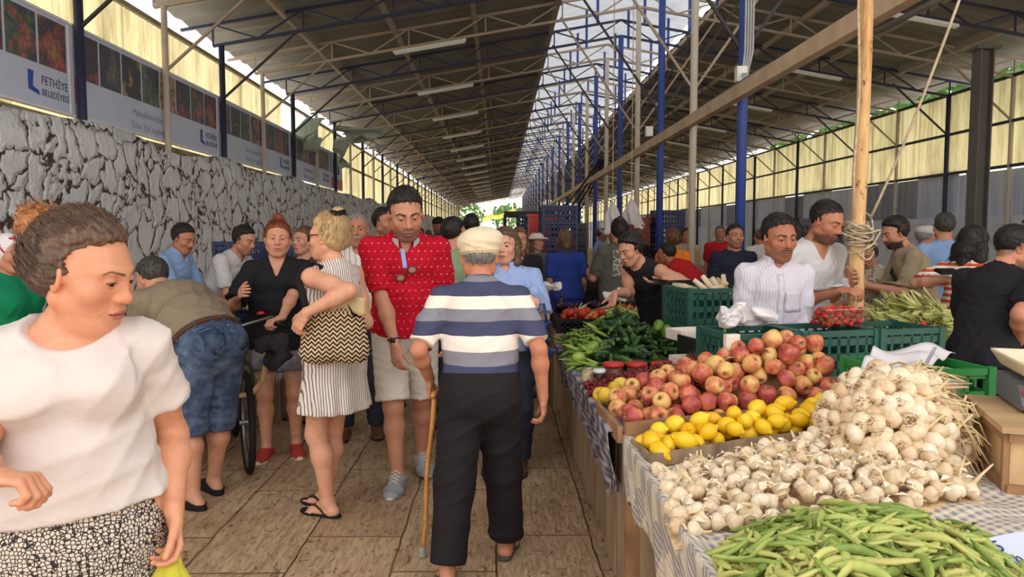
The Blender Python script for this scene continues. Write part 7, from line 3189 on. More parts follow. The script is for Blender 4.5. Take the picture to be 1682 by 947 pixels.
RZ = .86
riser = thing('riser', 'dark wooden riser under the green crates behind the apples', 'riser', (1.62, 4.03, TZ), UA)
b = MB()
b.box((0, 0, RZ - TZ - .012), (1.25, .45, .024))
b.build('riser_top', M_WOODG, riser)
b = MB()
for sx in (-.55, 0, .55):
    b.box((sx, 0, (RZ - TZ - .024) / 2), (.05, .4, RZ - TZ - .024))
    b.build('riser_support', M_WOODG, riser)
    b = MB()
cr1 = at(1255, 600, 3.86)
for i, (xx, yy, w_, lab) in enumerate(((1.335, 3.93, .40, 'left dark green crate of the row in front of the seller'), (1.76, 4.03, .40, 'middle dark green crate of the row in front of the seller'), (2.17, 4.12, .38, 'right dark green crate of the row, beside the timber pole'))):
    crate('plastic_crate', lab, (xx, yy, RZ), UA, w_, .34, .235, M_DGRN)
rs2 = thing('riser', 'wooden riser under the right end of the green crate row', 'riser', (2.32, 4.16, 0), UA)
b = MB()
b.box((0, 0, RZ - .012), (.34, .42, .024))
b.build('riser_top', M_WOODG, rs2)
for sx in (-.14, .14):
    for sy in (-.17, .17):
        b = MB()
        b.box((sx, sy, (RZ - .024) / 2), (.04, .04, RZ - .024))
        b.build('riser_leg', M_WOODG, rs2)
# crate of strawberries inside the middle one, foam board at the left
b = MB()
b.box((0, 0, .085), (.075, .03, .17))
b.box((0, -.016, .085), (.06, .004, .15))
tag(b.build('foam_board', M_FOAM, None, False, at(1201, 604, 3.68) * 1.0, UA), 'upright white polystyrene strip at the left of the dark green crates', 'foam board')


def shell_bag(name, lab, c, r, m, seed, cat='plastic bag', nz=2):
    F_ = Field(nv(c) - nv(r) * 1.5, nv(c) + nv(r) * 1.5, max(.006, min(r) / 9))
    q_ = np.random.RandomState(seed)
    for i in range(11):
        d = q_.uniform(-.75, .75, 3) * nv(r)
        ax_ = np.linalg.qr(q_.randn(3, 3))[0]
        F_.ell(nv(c) + d * nv((1, 1, .6)), ax_, tuple(nv(r) * q_.uniform(.25, .62, 3)), .02)
    F_.folds(.16 * min(r), 14, seed)
    F_.folds(.08 * min(r), 30, seed + 1)
    F_.cut(nv(c) - nv((0, 0, r[2] * .8)), (0, 0, -1))
    v, qd = F_.mesh()
    return tag(link(name, fast_mesh(name, v, qd, [m], True)), lab, cat)


c0 = at(1222, 524, 3.92)
shell_bag('plastic_bags', 'crumpled bundle of white plastic bags lying on the left dark green crate', c0 + Vector((0, 0, .005)), (.16, .10, .055), M_PAPER, 4)


def cone_bag(name, lab, c, r, h, m, seed, cat='plastic bag'):
    b = MB()
    ph = seed * 1.7

    def fn(u, v):
        a = u * 2 * PI
        rr = (.012 + r * v ** .75) * (1 + (.10 + .22 * v) * math.sin(a * 7 + ph + 2 * math.sin(v * 5)) + .1 * math.sin(a * 3 + v * 8))
        return (c[0] + rr * math.cos(a), c[1] + rr * math.sin(a), c[2] - h * v + .05 * v * math.sin(a * 4 + ph))
    b.grid(fn, 56, 16, .002)
    return tag(b.build(name, m, None, True), lab, cat)


def punnet(lab, c, rz, w, d, h, n, seed, group, lidded=True):
    o = thing('strawberry_punnet', lab, 'punnet', c, rz)
    b = MB()
    for (x0, y0, x1, y1) in ((-1, -1, 1, -1), (1, -1, 1, 1), (1, 1, -1, 1), (-1, 1, -1, -1)):
        b.add([(x0 * w * .44, y0 * d * .44, 0), (x1 * w * .44, y1 * d * .44, 0), (x1 * w / 2, y1 * d / 2, h), (x0 * w / 2, y0 * d / 2, h)], [(0, 1, 2, 3)])
    b.add([(-w * .44, -d * .44, .001), (w * .44, -d * .44, .001), (w * .44, d * .44, .001), (-w * .44, d * .44, .001)], [(0, 1, 2, 3)])
    for (a, b_) in (((-1, -1), (1, -1)), ((1, -1), (1, 1)), ((1, 1), (-1, 1)), ((-1, 1), (-1, -1))):
        b.bar((a[0] * w / 2, a[1] * d / 2, h), (b_[0] * w / 2, b_[1] * d / 2, h), .008, .004)
    b.build('tub', M_CLEAR, o)
    q_ = random.Random(seed)
    poly = [(-w * .43, -d * .43), (w * .43, -d * .43), (w * .43, d * .43), (-w * .43, d * .43)]
    Mz = Matrix.Rotation(rz, 3, 'Z')
    for (x, y, z, r) in heap(poly, lambda x, y: h + .012, .004, .0165, n, seed, .15, 9):
        put('strawberry', ME_STRAW, Vector(c) + Mz @ Vector((x, y, z)), rot_rand(q_), r / .0165 * 1.05, f'red strawberry in the {group}', 'strawberry', f'strawberries in the {group}', (('calyx', ME_SCAL),))
    return o


punnet('large clear punnet of strawberries on the dark green crates below the timber pole', Vector((1.86, 4.05, RZ + .24)), UA, .30, .17, .10, 95, 5, 'punnet on the green crates')
for i, (px_, py_, lab, gname) in enumerate(((925, 544, 'clear punnet of strawberries nearest the aisle beyond the cucumbers', 'punnet nearest the aisle'), (958, 540, 'second clear punnet of strawberries beyond the cucumbers', 'second punnet beyond the cucumbers'),
                                             (962, 632, 'clear punnet of red berries in front of the cucumbers at the aisle', 'punnet before the cucumbers'))):
    Yq = (5.95, 6.05, 4.40)[i]
    p = Vector((max(.645, at(px_, py_, Yq).x), Yq, .715))
    punnet(lab, p, UA, .17, .13, .075, 34, 30 + i, gname)
# jars and tubs with red lids
for i, (px_, py_, lab) in enumerate(((1008, 600, 'round tub with a flat red lid, leftmost of the four behind the cherries'), (1046, 597, 'round tub with a flat red lid, second from the aisle behind the cherries'), (1086, 593, 'round tub with a flat red lid, third from the aisle behind the cherries'), (1126, 588, 'round tub with a flat red lid, nearest the scales behind the cherries'))):
    p = at(px_, py_, 4.30)
    o = thing('lidded_tub', lab, 'tub', (p.x, p.y, .72))
    b = MB()
    b.lathe([(.045, 0), (.052, .01), (.055, .12)], 18)
    b.build('tub', mat('dark_berry_tub', srgb(110, 60, 50), .35, 0, .3, 30), o, True)
    b = MB()
    b.lathe([(.06, .118), (.062, .122), (.062, .136), (.056, .140), (.02, .139)], 20)
    b.build('lid', M_REDP, o, True)
for i, (px_, py_, lab, mm, lm) in enumerate(((984, 640, 'dark jar with a white lid standing at the aisle corner beside the cherries', mat('dark_jam', srgb(62, 30, 30), .2, 0, .3, 20), M_PLASTW), (966, 646, 'clear jar of pale nuts beside the white lidded jar', mat('nuts_in_jar', srgb(206, 176, 138), .4, 0, .5, 60), M_CLEAR))):
    p = Vector((at(px_, py_, 4.2 + .08 * i).x, 4.2 + .08 * i, .735))
    o = thing('jar', lab, 'jar', p)
    b = MB()
    b.lathe([(.034, 0), (.036, .01), (.036, .075), (.030, .086)], 18)
    b.build('glass', mm, o, True)
    b = MB()
    b.lathe([(.034, .084), (.036, .087), (.036, .102), (.032, .105)], 18)
    b.build('lid', lm, o, True)

# ---- cucumbers and long peppers
KP = [(.46, 4.50), (.80, 4.46), (.98, 4.62), (1.20, 4.95), (1.18, 5.72), (.8, 5.78), (.44, 5.75)]
zk = lambda x, y: .78 + .25 * min(1, edge_dist(KP, x, y) / .30) * (.45 + .55 * max(0, min(1, (x - .5) / .5)))
mo = mound('cucumber_bed', KP, zk, .72, .06, M_CUKE)
tag(mo, 'dense lower layer of the cucumber heap', 'cucumbers', None, 'stuff')
n_ = 0
while n_ < 300:
    x, y = q.uniform(min(p[0] for p in KP), max(p[0] for p in KP)), q.uniform(min(p[1] for p in KP), max(p[1] for p in KP))
    if not inside(KP, x, y) or edge_dist(KP, x, y) < .012:
        continue
    left = x < .62 + .16 * (y - 4.6)
    z = zk(x, y) + q.uniform(-.02, .025)
    n_ += 1
    rot = Euler((q.uniform(0, 6), q.gauss(0, .35), q.uniform(0, 2 * PI)))
    if left and q.random() < .8:
        put('long_pepper', PEPPS[n_ % 3], (x, y, z), rot, q.uniform(.9, 1.2), 'pale green long pepper on the aisle side of the cucumber heap', 'pepper', 'long peppers')
    else:
        put('cucumber', CUKES[n_ % 4], (x, y, z), rot, q.uniform(.75, 1.0), 'dark green cucumber in the heap on the long stall table', 'cucumber', 'cucumbers in the heap')
b = MB()
for p_ in (at(1084, 552, 4.75), at(1098, 545, 4.75)):
    pass
ME_BALL = cuke_mesh(2, .075, .036, M_PEPP, 'cucumber')
for i, (px_, py_) in enumerate(((1083, 538), (1097, 545), (970, 566), (948, 584))):
    p = at(px_, py_, (4.9, 5.0, 4.75, 4.65)[i])
    put('squash', ME_BALL, p, rot_rand(q), 1, 'pale green round squash lying on the cucumber heap', 'squash', 'round squashes on the cucumbers')

# ---- corner of scales, foam boxes and crates between cucumbers and seller
for (px_, py_, Y, w_, d_, h_, m_, lab) in ((1150, 606, 4.15, .26, .22, .07, M_FOAM, 'low white foam box behind the cherries'), (1160, 585, 4.3, .24, .22, .12, M_BLKP, 'black box between the foam box and the dark green crates'), (1140, 556, 4.5, .26, .2, .06, M_FOAM, 'white foam tray on top of the black box')):
    p = at(px_, py_, Y)
    o = thing('foam_box' if m_ is M_FOAM else 'black_box', lab, 'box', p, UA)
    b = MB()
    b.box((0, 0, .008), (w_, d_, .016))
    b.build('base', m_, o)
    for sx, sy in ((0, 1), (0, -1), (1, 0), (-1, 0)):
        b = MB()
        b.box((sx * w_ / 2, sy * d_ / 2, h_ / 2), (.02 if sx else w_, .02 if sy else d_, h_))
        b.build('side', m_, o)
sup = thing('crate_support', 'dark crate stack carrying the boxes beside the cucumber heap', 'crate stack', (1.15, 4.33, TZ), UA)
b = MB()
b.box((0, 0, .06), (.30, .26, .12))
b.build('block', M_BLKP, sup)
b = MB()
q0 = at(1168, 600, 3.95)
b.tube([q0, q0 + Vector((.05, .05, .06)), q0 + Vector((.09, .08, .15)), q0 + Vector((.11, .1, .24))], [.012, .016, .013, .004], 8, True, .5)
tag(b.build('leek_leaf', M_PEPP, None, True), 'single pale green leaf leaning against the cherries', 'leaf')
p = at(1160, 528, 5.2)
crate('plastic_crate', 'dark green crate with white roots on top, left of the moustached seller', (p.x, 5.18, 1.0), UA, .46, .34, .235, M_DGRN)
crate('plastic_crate', 'lower dark green crate under the crate of white roots', (p.x, 5.18, .705), UA, .46, .34, .29, M_DGRN)
for i in range(9):
    c = Vector((p.x + q.uniform(-.15, .15), 5.2 + q.uniform(-.1, .1), 1.22 + q.uniform(0, .04)))
    b = MB()
    d = Vector((q.gauss(0, .5), q.gauss(0, .5), q.uniform(0, .6))).normalized() * .10
    b.tube([c - d, c, c + d * .9], [.006, .022, .016], 8)
    b.build('white_root', M_GARLIC, None, True)
    tag([o for o in COL.objects if o.name.startswith('white_root')][-1], 'cream knobbly root on the upper dark green crate', 'root vegetable', 'white roots on the crate')
p = at(1152, 470, 5.57)
crate('plastic_crate', 'dark brown crate standing behind the crate of white roots', (p.x, 5.57, 1.0), UA, .46, .3, .25, M_BLKP)
crate('plastic_crate', 'black crate below the dark brown crate', (p.x, 5.57, .705), UA, .46, .3, .29, M_BLKP)

# ---- corn
KX = Vector((2.80, 4.97, 0))
ct_ = thing('corn_table', 'rough table under the heap of corn', 'table', (3.15, 4.98, 0), 0)
b = MB()
b.box((0, 0, .735), (1.5, .78, .03))
b.build('table_top', M_WOODG, ct_)
for sx in (-.7, .7):
    for sy in (-.34, .34):
        b = MB()
        b.box((sx, sy, .36), (.05, .05, .72))
        b.build('leg', M_WOODG, ct_)
zq = lambda x, y: .75 + .35 * max(0, 1 - ((x - KX.x) / .52) ** 2 * .8 - ((y - KX.y) / .42) ** 2 * .7)
b = MB()
b.grid(lambda u, v: (KX.x + (u - .5) * .80, KX.y + (v - .5) * .72, max(.75, zq(KX.x + (u - .5) * .80, KX.y + (v - .5) * .72) - .05)), 12, 10)
tag(b.build('corn_bed', M_HUSK, None, True), 'lower layer of the corn heap', 'corn', None, 'stuff')
for i in range(150):
    x, y = KX.x + q.uniform(-.38, .42), KX.y + q.uniform(-.33, .3)
    z = zq(x, y) + q.uniform(-.03, .02)
    d = Vector((-.85 + q.gauss(0, .3), -.35 + q.gauss(0, .4), q.gauss(.08, .18)))
    if i % 11 == 0:
        d = Vector((-.6, -.1, .6))
    g = CORNS[i % 4]
    put('corn_cob', g[0], (x, y, max(.79, z)), d.to_track_quat('Z', 'Y').to_euler(), q.uniform(.85, 1.1), 'pale green corn cob in its husk on the corn heap', 'corn cob', 'corn cobs in the heap', (('silk', g[1]),))

# ---- bright green crate with white film, metal rod
GC = Vector((1.90, 3.36, .745))
crate('plastic_crate', 'bright green crate full of white plastic film behind the garlic pile', GC, R(8), .46, .36, .27, M_BGRN, 'mesh')
rs3 = thing('riser', 'wooden box under the bright green crate', 'riser', (1.90, 3.36, TZ), R(8))
b = MB()
b.box((0, 0, .022), (.44, .34, .044))
b.build('block', M_WOODG, rs3)
p1, p2, p3, p4 = at(1408, 622, 3.10), at(1436, 566, 3.42), at(1572, 574, 3.46), at(1500, 612, 3.13)


def film(u, v):
    p = p1.lerp(p4, u).lerp(p2.lerp(p3, u), v)
    return p + Vector((.0, .015 * math.sin(u * 9 + v * 6), .018 * math.sin(u * 8 + v * 3) + .012 * math.sin(v * 17 + u * 5)))


b = MB()
b.grid(film, 22, 16, .003)
tag(b.build('plastic_sheet', M_PAPER, None, True), 'white plastic sheet spread over the bright green crate', 'plastic sheet')
shell_bag('plastic_film', 'crumpled white film filling the bright green crate', GC + Vector((0, 0, .13)), (.20, .15, .11), M_PAPER, 12, 'plastic film')
b = MB()
a_, c_ = at(1503, 630, 3.0), at(1536, 570, 3.12)
b.bar(a_, c_, .014, .004)
b.bar(a_, a_ + Vector((0, 0, -.12)), .014, .004)
tag(b.build('metal_strip', mat('bright_steel', srgb(206, 206, 210), .25, .8)), 'thin bright metal strip sticking up from the garlic bunches', 'metal strip')

# ---- wooden box with the shop scales
BX = Vector((1.72, 2.46, .728))
ra = R(-20)
wb = thing('wooden_box', 'pale painted wooden box carrying the scales at the right edge', 'box', BX, ra)
bw, bd, bh = .62, .50, .21
b = MB()
b.box((bw / 2, bd / 2, bh / 2), (bw - .02, bd - .02, bh - .03))
b.build('carcass', M_WOODL, wb)
b = MB()
for z in (.012, bh - .02):
    b.box((-.004, bd / 2, z), (.02, bd, .03))
    b.box((bw / 2, -.004, z), (bw, .02, .03))
for yy in (.012, bd - .012):
    b.box((-.004, yy, bh / 2), (.018, .03, bh))
b.build('frame', M_WOODD, wb)
b = MB()
b.box((bw / 2, bd / 2, bh + .008), (bw + .05, bd + .05, .022))
b.build('lid_board', mat('lid_wood', srgb(190, 156, 112), .7, 0, .2, 6, .2, 40, stretch=(.4, 2, 1)), wb)
zt = BX.z + bh + .02
scl = thing('shop_scales', 'grey electronic shop scales with a cream tray on the wooden box', 'scales', (1.93, 2.60, zt), ra)
M_SCG = mat('grey_scale_plastic', srgb(104, 106, 112), .45, 0, .06, 8)
M_CRM = mat('cream_tray_plastic', srgb(226, 208, 176), .45, 0, .05, 5)
b = MB()
vs_ = []
for x in (-.06, .36):
    vs_ += [Vector((x, .0, .012)), Vector((x, -.015, .03)), Vector((x, .05, .095)), Vector((x, .10, .105)), Vector((x, .32, .105)), Vector((x, .32, .012))]
b.add(vs_, [(5, 4, 3, 2, 1, 0), (6, 7, 8, 9, 10, 11)] + [(i, (i + 1) % 6, (i + 1) % 6 + 6, i + 6) for i in range(6)])
b.build('housing', M_SCG, scl)
dn = Vector((0, -.85, .53)).normalized()
for i in range(4):
    b = MB()
    c = Vector((.0 + .075 * i, .012, .062)) + dn * .004
    b.box(c, (.055, .006, .042), Matrix.Rotation(-R(37), 3, 'X'))
    b.build('display', mat('black_display', srgb(38, 38, 40), .2), scl)
b = MB()
b.box(Vector((-.045, .017, .070)) + dn * .004, (.014, .006, .022), Matrix.Rotation(-R(37), 3, 'X'))
b.build('red_label', M_REDP, scl)
b = MB()
for sx in (-.03, .33):
    for sy in (.03, .29):
        b.tube([(sx, sy, -.002), (sx, sy, .014)], .014, 8)
b.build('feet', M_BLKP, scl)
b = MB()
b.tube([(.18, .18, .10), (.18, .18, .130)], .05, 12)
b.build('support', M_SCG, scl)
F_ = Field((-.12, -.12, .13), (.5, .45, .25), .006)
F_.D = np.full(F_.D.shape, 1.0, dtype=f32)
X, Y_, Z = F_.pts((slice(None),) * 3)
fl_ = np.clip((Z - .16) / .06, 0, 1) * .035


def rbox(x0, x1, y0, y1, z0, z1, fl, r):
    dx = np.maximum(np.maximum(x0 - fl - X, X - x1 - fl), 0)
    dy = np.maximum(np.maximum(y0 - fl - Y_, Y_ - y1 - fl), 0)
    dz = np.maximum(np.maximum(z0 - Z, Z - z1), 0)
    inn = np.minimum(np.maximum(np.maximum(x0 - fl - X, X - x1 - fl), np.maximum(np.maximum(y0 - fl - Y_, Y_ - y1 - fl), np.maximum(z0 - Z, Z - z1))), 0)
    return (np.sqrt(dx * dx + dy * dy + dz * dz) + inn - r).astype(f32)


F_.D = np.maximum(rbox(-.03, .40, -.02, .36, .165, .215, fl_, .006), -rbox(-.018, .388, -.008, .348, .178, .30, fl_, .004))
v, qd = F_.mesh()
v = v - nv((0, 0, .038))
link('tray', fast_mesh('tray', v, qd, [M_CRM], True), scl)
b = MB()
b.tube([(x_, -.045, .167) for x_ in (.02, .12)], .008, 6)
b.tube([(x_, -.045, .167) for x_ in (.24, .34)], .008, 6)
b.build('tray_grips', M_CRM, scl)

# sheet of paper and small leaf bits on the apples
b = MB()
for (px_, py_, Y) in ((1206, 592, 3.55), (1120, 605, 3.75), (1250, 576, 3.6)):
    c = at(px_, py_, Y)
    b.grid(lambda u, v, c=c: c + Vector(((u - .5) * .11, (v - .5) * .02 * math.sin(PI * u) * 2, .02 * math.sin(u * 4))), 6, 3, .001)
    tag(b.build('leaf', M_PEPP, None, True), 'pale green leaf lying on the apples', 'leaf', 'leaves on the apples')
    b = MB()
# bottle with red cap behind the crates
p = at(1516, 560, 4.3)
o = thing('bottle', 'green bottle with a red cap behind the bright green crate', 'bottle', (p.x, p.y, .86))
b = MB()
b.lathe([(.035, 0), (.037, .01), (.037, .13), (.03, .165), (.014, .19), (.013, .205)], 14)
b.build('glass', mat('green_bottle', srgb(52, 100, 72), .25), o, True)
b = MB()
b.lathe([(.017, .203), (.018, .206), (.018, .232), (.016, .235)], 12)
b.build('cap', M_REDP, o, True)
# ------------------------------------------------------------------ left stall, bicycle, far stalls, crate stacks
M_LEAFG = m_green('herb_leaves', [(.2, srgb(34, 66, 26)), (.5, srgb(66, 106, 40)), (.8, srgb(120, 150, 66))], .6)
M_LETT = m_green('lettuce_leaves', [(.2, srgb(84, 128, 44)), (.5, srgb(130, 168, 70)), (.8, srgb(178, 196, 110))], .6)


def bunch_mesh(seed, m, n=70, L=.2, w=.028, name='herb_bunch'):
    q_ = random.Random(seed)
    b = MB()
    for i in range(n):
        a, e = q_.uniform(0, 2 * PI), q_.uniform(.15, 1.1)
        d = Vector((math.cos(a) * math.sin(e), math.sin(a) * math.sin(e), math.cos(e)))
        l_ = L * q_.uniform(.5, 1)
        c = d * l_
        s_ = d.cross(Vector((q_.gauss(0, 1), q_.gauss(0, 1), q_.gauss(0, 1)))).normalized() * w * q_.uniform(.6, 1.3)
        t_ = (d + Vector((0, 0, -.6 * q_.random()))).normalized() * w * 1.9
        b.add([c - t_ * .6, c + s_, c + t_, c - s_], [(0, 1, 2, 3)])
        if i % 4 == 0:
            b.tube([(0, 0, 0), c], [.003, .002], 3)
    return b.mesh(name, m)


HERB = [bunch_mesh(i, M_LEAFG) for i in range(3)]
LETT = [bunch_mesh(i + 5, M_LETT, 50, .13, .05, 'lettuce') for i in range(2)]


def table(lab, x0, x1, y0, y1, z=TZ, m=None):
    o = thing('stall_table', lab, 'stall table', (x0, y0, 0))
    w_, d_ = x1 - x0, y1 - y0
    b = MB()
    b.box((w_ / 2, d_ / 2, z - .015), (w_, d_, .03))
    b.build('table_top', m or M_WOODG, o)
    for (cx, cy, sx, sy) in ((.012, d_ / 2, .02, d_), (w_ - .012, d_ / 2, .02, d_), (w_ / 2, .012, w_ - .05, .02)):
        b = MB()
        b.box((cx, cy, (z - .03) / 2), (sx, sy, z - .03))
        b.build('side_panel', m or M_WOODG, o)
    return o


# left stall with heaps of greens
table('low stall table at the left carrying heaps of greens, behind the bending man', -2.80, -2.22, 4.9, 6.2)
table('second stall table at the left in front of the two sellers', -2.30, -1.90, 6.45, 8.6)
for i in range(46):
    x, y = q.uniform(-2.72, -2.28), q.uniform(4.97, 6.1)
    put('herb_bunch', HERB[i % 3], (x, y, .72 + .10 * q.random() + .10 * min(1, (y - 4.75))), Euler((q.gauss(0, .5), q.gauss(0, .5), q.uniform(0, 6))), q.uniform(.8, 1.15), 'dark green bunch of herbs on the low left stall', 'herbs', 'herb bunches on the left stall')
for i in range(14):
    x, y = q.uniform(-2.22, -1.97), q.uniform(6.6, 7.3)
    put('lettuce', LETT[i % 2], (x, y, .76), Euler((q.gauss(0, .3), q.gauss(0, .3), q.uniform(0, 6))), q.uniform(.9, 1.3), 'pale green lettuce on the second left stall', 'lettuce', 'lettuces on the left stall')
p = at(284, 616, 4.72)
crate('vegetable_crate', 'pale wooden crate with greens at the near end of the left stall', (-2.38, 4.62, .42), 0, .42, .30, .26, M_WOODL)
rs4 = thing('stool', 'low wooden stool under the pale crate at the left stall', 'stool', (-2.38, 4.62, 0))
b = MB()
b.box((0, 0, .405), (.4, .3, .03))
b.build('seat', M_WOODG, rs4)
for sx in (-.16, .16):
    for sy in (-.11, .11):
        b = MB()
        b.box((sx, sy, .195), (.04, .04, .39))
        b.build('leg', M_WOODG, rs4)
for i in range(5):
    put('herb_bunch', HERB[i % 3], (-2.38 + q.uniform(-.12, .12), 4.62 + q.uniform(-.08, .08), .56), Euler((q.gauss(0, .4), q.gauss(0, .4), q.uniform(0, 6))), .9, 'green herb bunch in the pale crate at the left stall', 'herbs', 'herb bunches in the pale crate')

# crate stacks
PROT = {}


def stack(key, m, w_, d_, h_, loc, n, rz, label, group):
    if key not in PROT:
        o = crate('plastic_crate', label, (loc[0], loc[1], loc[2]), rz, w_, d_, h_, m, 'slots', group)
        PROT[key] = (o, [c for c in COL.objects if c.parent == o])
        st = 1
    else:
        st = 0
    o, kids = PROT[key]
    for i in range(st, n):
        dup(o, (loc[0], loc[1], loc[2] + i * (h_ + .004)), (0, 0, rz), label=label, group=group, kids=kids)


stack('navy', M_NAVP, .5, .36, .25, (-2.62, 7.75, .005), 6, .1, 'navy crate in the stack left of the auburn haired woman', 'navy crates beside the left wall stall')
stack('navy', M_NAVP, .5, .36, .25, (-2.08, 7.6, TZ + .005), 3, .05, 'navy crate in the short stack beside the auburn haired woman', 'navy crates on the left stall')
stack('green', M_DGRN, .5, .36, .265, (-4.66, 8.3, .005), 7, .1, 'dark green crate in the tall stack against the stone wall', 'green crates by the stone wall')
for (x, Y, n, key, mm, lab, grp) in ((916, 11.4, 8, 'navy', M_NAVP, 'navy crate in the tall stack among the far right stalls', 'far navy crates'), (934, 12.2, 7, 'blk', M_BLKP, 'black crate in the far stack beside the navy one', 'far black crates'),
                                 (1096, 13.6, 8, 'navy', M_NAVP, 'navy crate in the stack under the right wall behind the orange top', 'navy crates at the right'), (1334, 8.6, 7, 'blk', M_BLKP, 'black crate in the stack behind the seller in the white t-shirt', 'black crates at the right'),
                                 (1320, 8.9, 6, 'blk', M_BLKP, 'black crate in the lower stack behind the seller in the white t-shirt', 'lower black crates at the right'), (870, 16.5, 8, 'navy', M_NAVP, 'navy crate in the furthest stack beyond the aisle', 'furthest navy crates')):
    stack(key, mm, .5, .36, .25, (px(x, 400, Y), Y, .005), n, .1, lab, grp)
b = MB()
c0 = at(892, 370, 12.6)
b.box((c0.x, c0.y, .95), (.5, .4, 1.9))
b.box((c0.x, c0.y, 1.92), (.54, .44, .04))
tag(b.build('red_cabinet', M_REDP), 'red cabinet standing among the far stalls', 'cabinet')
b = MB()
c0 = at(1046, 360, 13.8)
b.box((c0.x, c0.y, .9), (.4, .4, 1.8))
b.box((c0.x, c0.y, 1.86), (.44, .44, .1))
tag(b.build('red_cooler', mat('dull_red_plastic', srgb(150, 60, 56), .5)), 'dull red upright cooler beside the hanging white bags', 'cooler')
c0, c1 = at(828, 352, 17), at(904, 352, 17)
fr = thing('steel_gantry', 'dark steel gantry spanning the far aisle', 'gantry', (0, 0, 0))
b = MB()
b.bar(c0, c1, .18, .14)
b.build('top_bar', M_DKST, fr)
for u in (.02, .5, .98):
    c = c0.lerp(c1, u)
    b = MB()
    b.bar((c.x, c.y, 0), c, .07)
    b.build('upright', M_DKST, fr)
b = MB()
c0 = at(1300, 410, 6.2)
b.lathe([(.13, 0), (.15, .02), (.17, c0.z - .02), (.19, c0.z), (.19, c0.z + .03), (.17, c0.z + .03), (.16, c0.z - .02)], 20)
tag(b.build('blue_barrel', mat('blue_plastic', srgb(40, 70, 170), .4, 0, .08, 4), None, True, (c0.x, c0.y, 0)), 'blue plastic barrel behind the seller in the white t-shirt', 'barrel')

# white bags hanging by the middle posts
for i, (x, y, Y) in enumerate(((1006, 352, 12.4), (1037, 346, 12.8))):
    c = at(x, y, Y)
    o = cone_bag('hanging_bags', ('left bundle of white plastic bags hanging beside the middle posts', 'right bundle of white plastic bags hanging beside the middle posts')[i], c + Vector((0, 0, .2)), .17, .48, M_PAPER, 30 + i)
    b = MB()
    b.tube([c + Vector((0, 0, .12)), c + Vector((0, 0, 1.2)), (c.x, c.y, ztop(c.x) - .38)], .008, 5)
    b.build('string', M_ROPE, o)

# blue bag of the woman in the light blue shirt
c = at(888, 560, 4.74)
o = shell_bag('blue_bag', 'dark blue bag hanging from the hand of the woman in the light blue shirt', c, (.075, .07, .19), mat('blue_bag_plastic', srgb(38, 58, 100), .4, 0, .1, 4), 41, 'bag')
b = MB()
b.tube([c + Vector((-.03, 0, .12)), c + Vector((-.01, 0, .24)), c + Vector((.02, 0, .24)), c + Vector((.04, 0, .12))], .009, 6)
b.build('handle', MATS['blue_bag_plastic'], o, True)

# bicycle held by the auburn haired woman
bx, by = at(406, 690, 4.98).x, 4.98
bk = thing('bicycle', 'black bicycle standing between the bending man and the auburn haired woman', 'bicycle', (bx, by, 0), R(24))
TYR, RIM = cloth('tyre_rubber', srgb(36, 33, 32), .1, .8), mat('steel_rim', srgb(150, 150, 150), .3, .8)
for yy in (0, 1.04):
    b = MB()
    b.tube([(0, yy + .325 * math.cos(a), .345 + .325 * math.sin(a)) for a in [i / 40 * 2 * PI for i in range(41)]], .022, 8, False)
    tw = b.build('tyre', TYR, bk, True)
    b = MB()
    b.tube([(0, yy + .30 * math.cos(a), .345 + .30 * math.sin(a)) for a in [i / 40 * 2 * PI for i in range(41)]], .012, 6, False)
    b.build('rim', RIM, tw, True)
    b = MB()
    for i in range(18):
        a = i / 18 * 2 * PI
        b.tube([(.02 * (-1) ** i, yy, .345), (0, yy + .3 * math.cos(a), .345 + .3 * math.sin(a))], .0014, 3)
    b.tube([(-.05, yy, .345), (.05, yy, .345)], .018, 8)
    b.build('spokes', RIM, tw)
M_BIKE = mat('black_frame_paint', srgb(38, 38, 42), .35)
b = MB()
for sx in (-.045, .045):
    b.tube([(sx, 0, .345), (sx, .10, .70), (0, .12, .74)], .012, 6)
b.tube([(0, .12, .72), (0, .17, .93)], .016, 8)
b.build('fork', M_BIKE, bk, True)
b = MB()
b.tube([(0, .15, .86), (0, .62, .32)], .018, 8)
b.tube([(0, .17, .90), (0, .68, .80)], .016, 8)
b.tube([(0, .62, .30), (0, .70, .90)], .016, 8)
for sx in (-.05, .05):
    b.tube([(sx * .4, .62, .32), (sx, 1.04, .345)], .010, 6)
    b.tube([(sx * .3, .69, .78), (sx, 1.04, .345)], .009, 6)
b.build('frame', M_BIKE, bk, True)
b = MB()
F_ = Field((-.1, .5, .82), (.1, .9, 1.0), .008)
F_.ecap((0, .60, .91), (0, .80, .92), (1, 0, 0), (.02, .025), (.075, .03), .02)
v, qd = F_.mesh()
link('saddle', fast_mesh('saddle', v, qd, [TYR], True), bk)
b = MB()
b.tube([(-.27, .26, 1.04), (-.2, .18, 1.03), (0, .165, .98), (.2, .18, 1.03), (.27, .26, 1.04)], .011, 8)
b.build('handlebar', RIM, bk, True)
for sx in (-1, 1):
    b = MB()
    b.tube([(sx * .20, .18, 1.03), (sx * .27, .27, 1.04), (sx * .30, .30, 1.04)], .017, 8)
    b.build('grip', TYR, bk, True)
    b = MB()
    b.tube([(sx * .19, .15, 1.03), (sx * .22, .12, 1.0), (sx * .27, .15, .965)], .006, 6)
    b.build('brake_lever', RIM, bk, True)
b = MB()
b.lathe([(.0, 0), (.026, .002), (.03, .012), (.018, .022), (.0, .024)], 12)
b.build('bell', M_REDP, bk, True, (.12, .15, 1.05))
b = MB()
b.tube([(-.05, .05, .52), (.03, .0, .53), (.10, -.02, .62), (.13, 0, .74), (.13, .04, .84)], .018, 8)
b.build('bamboo_hoop', mat('bamboo', srgb(206, 172, 120), .6, 0, .2, 12), bk, True)
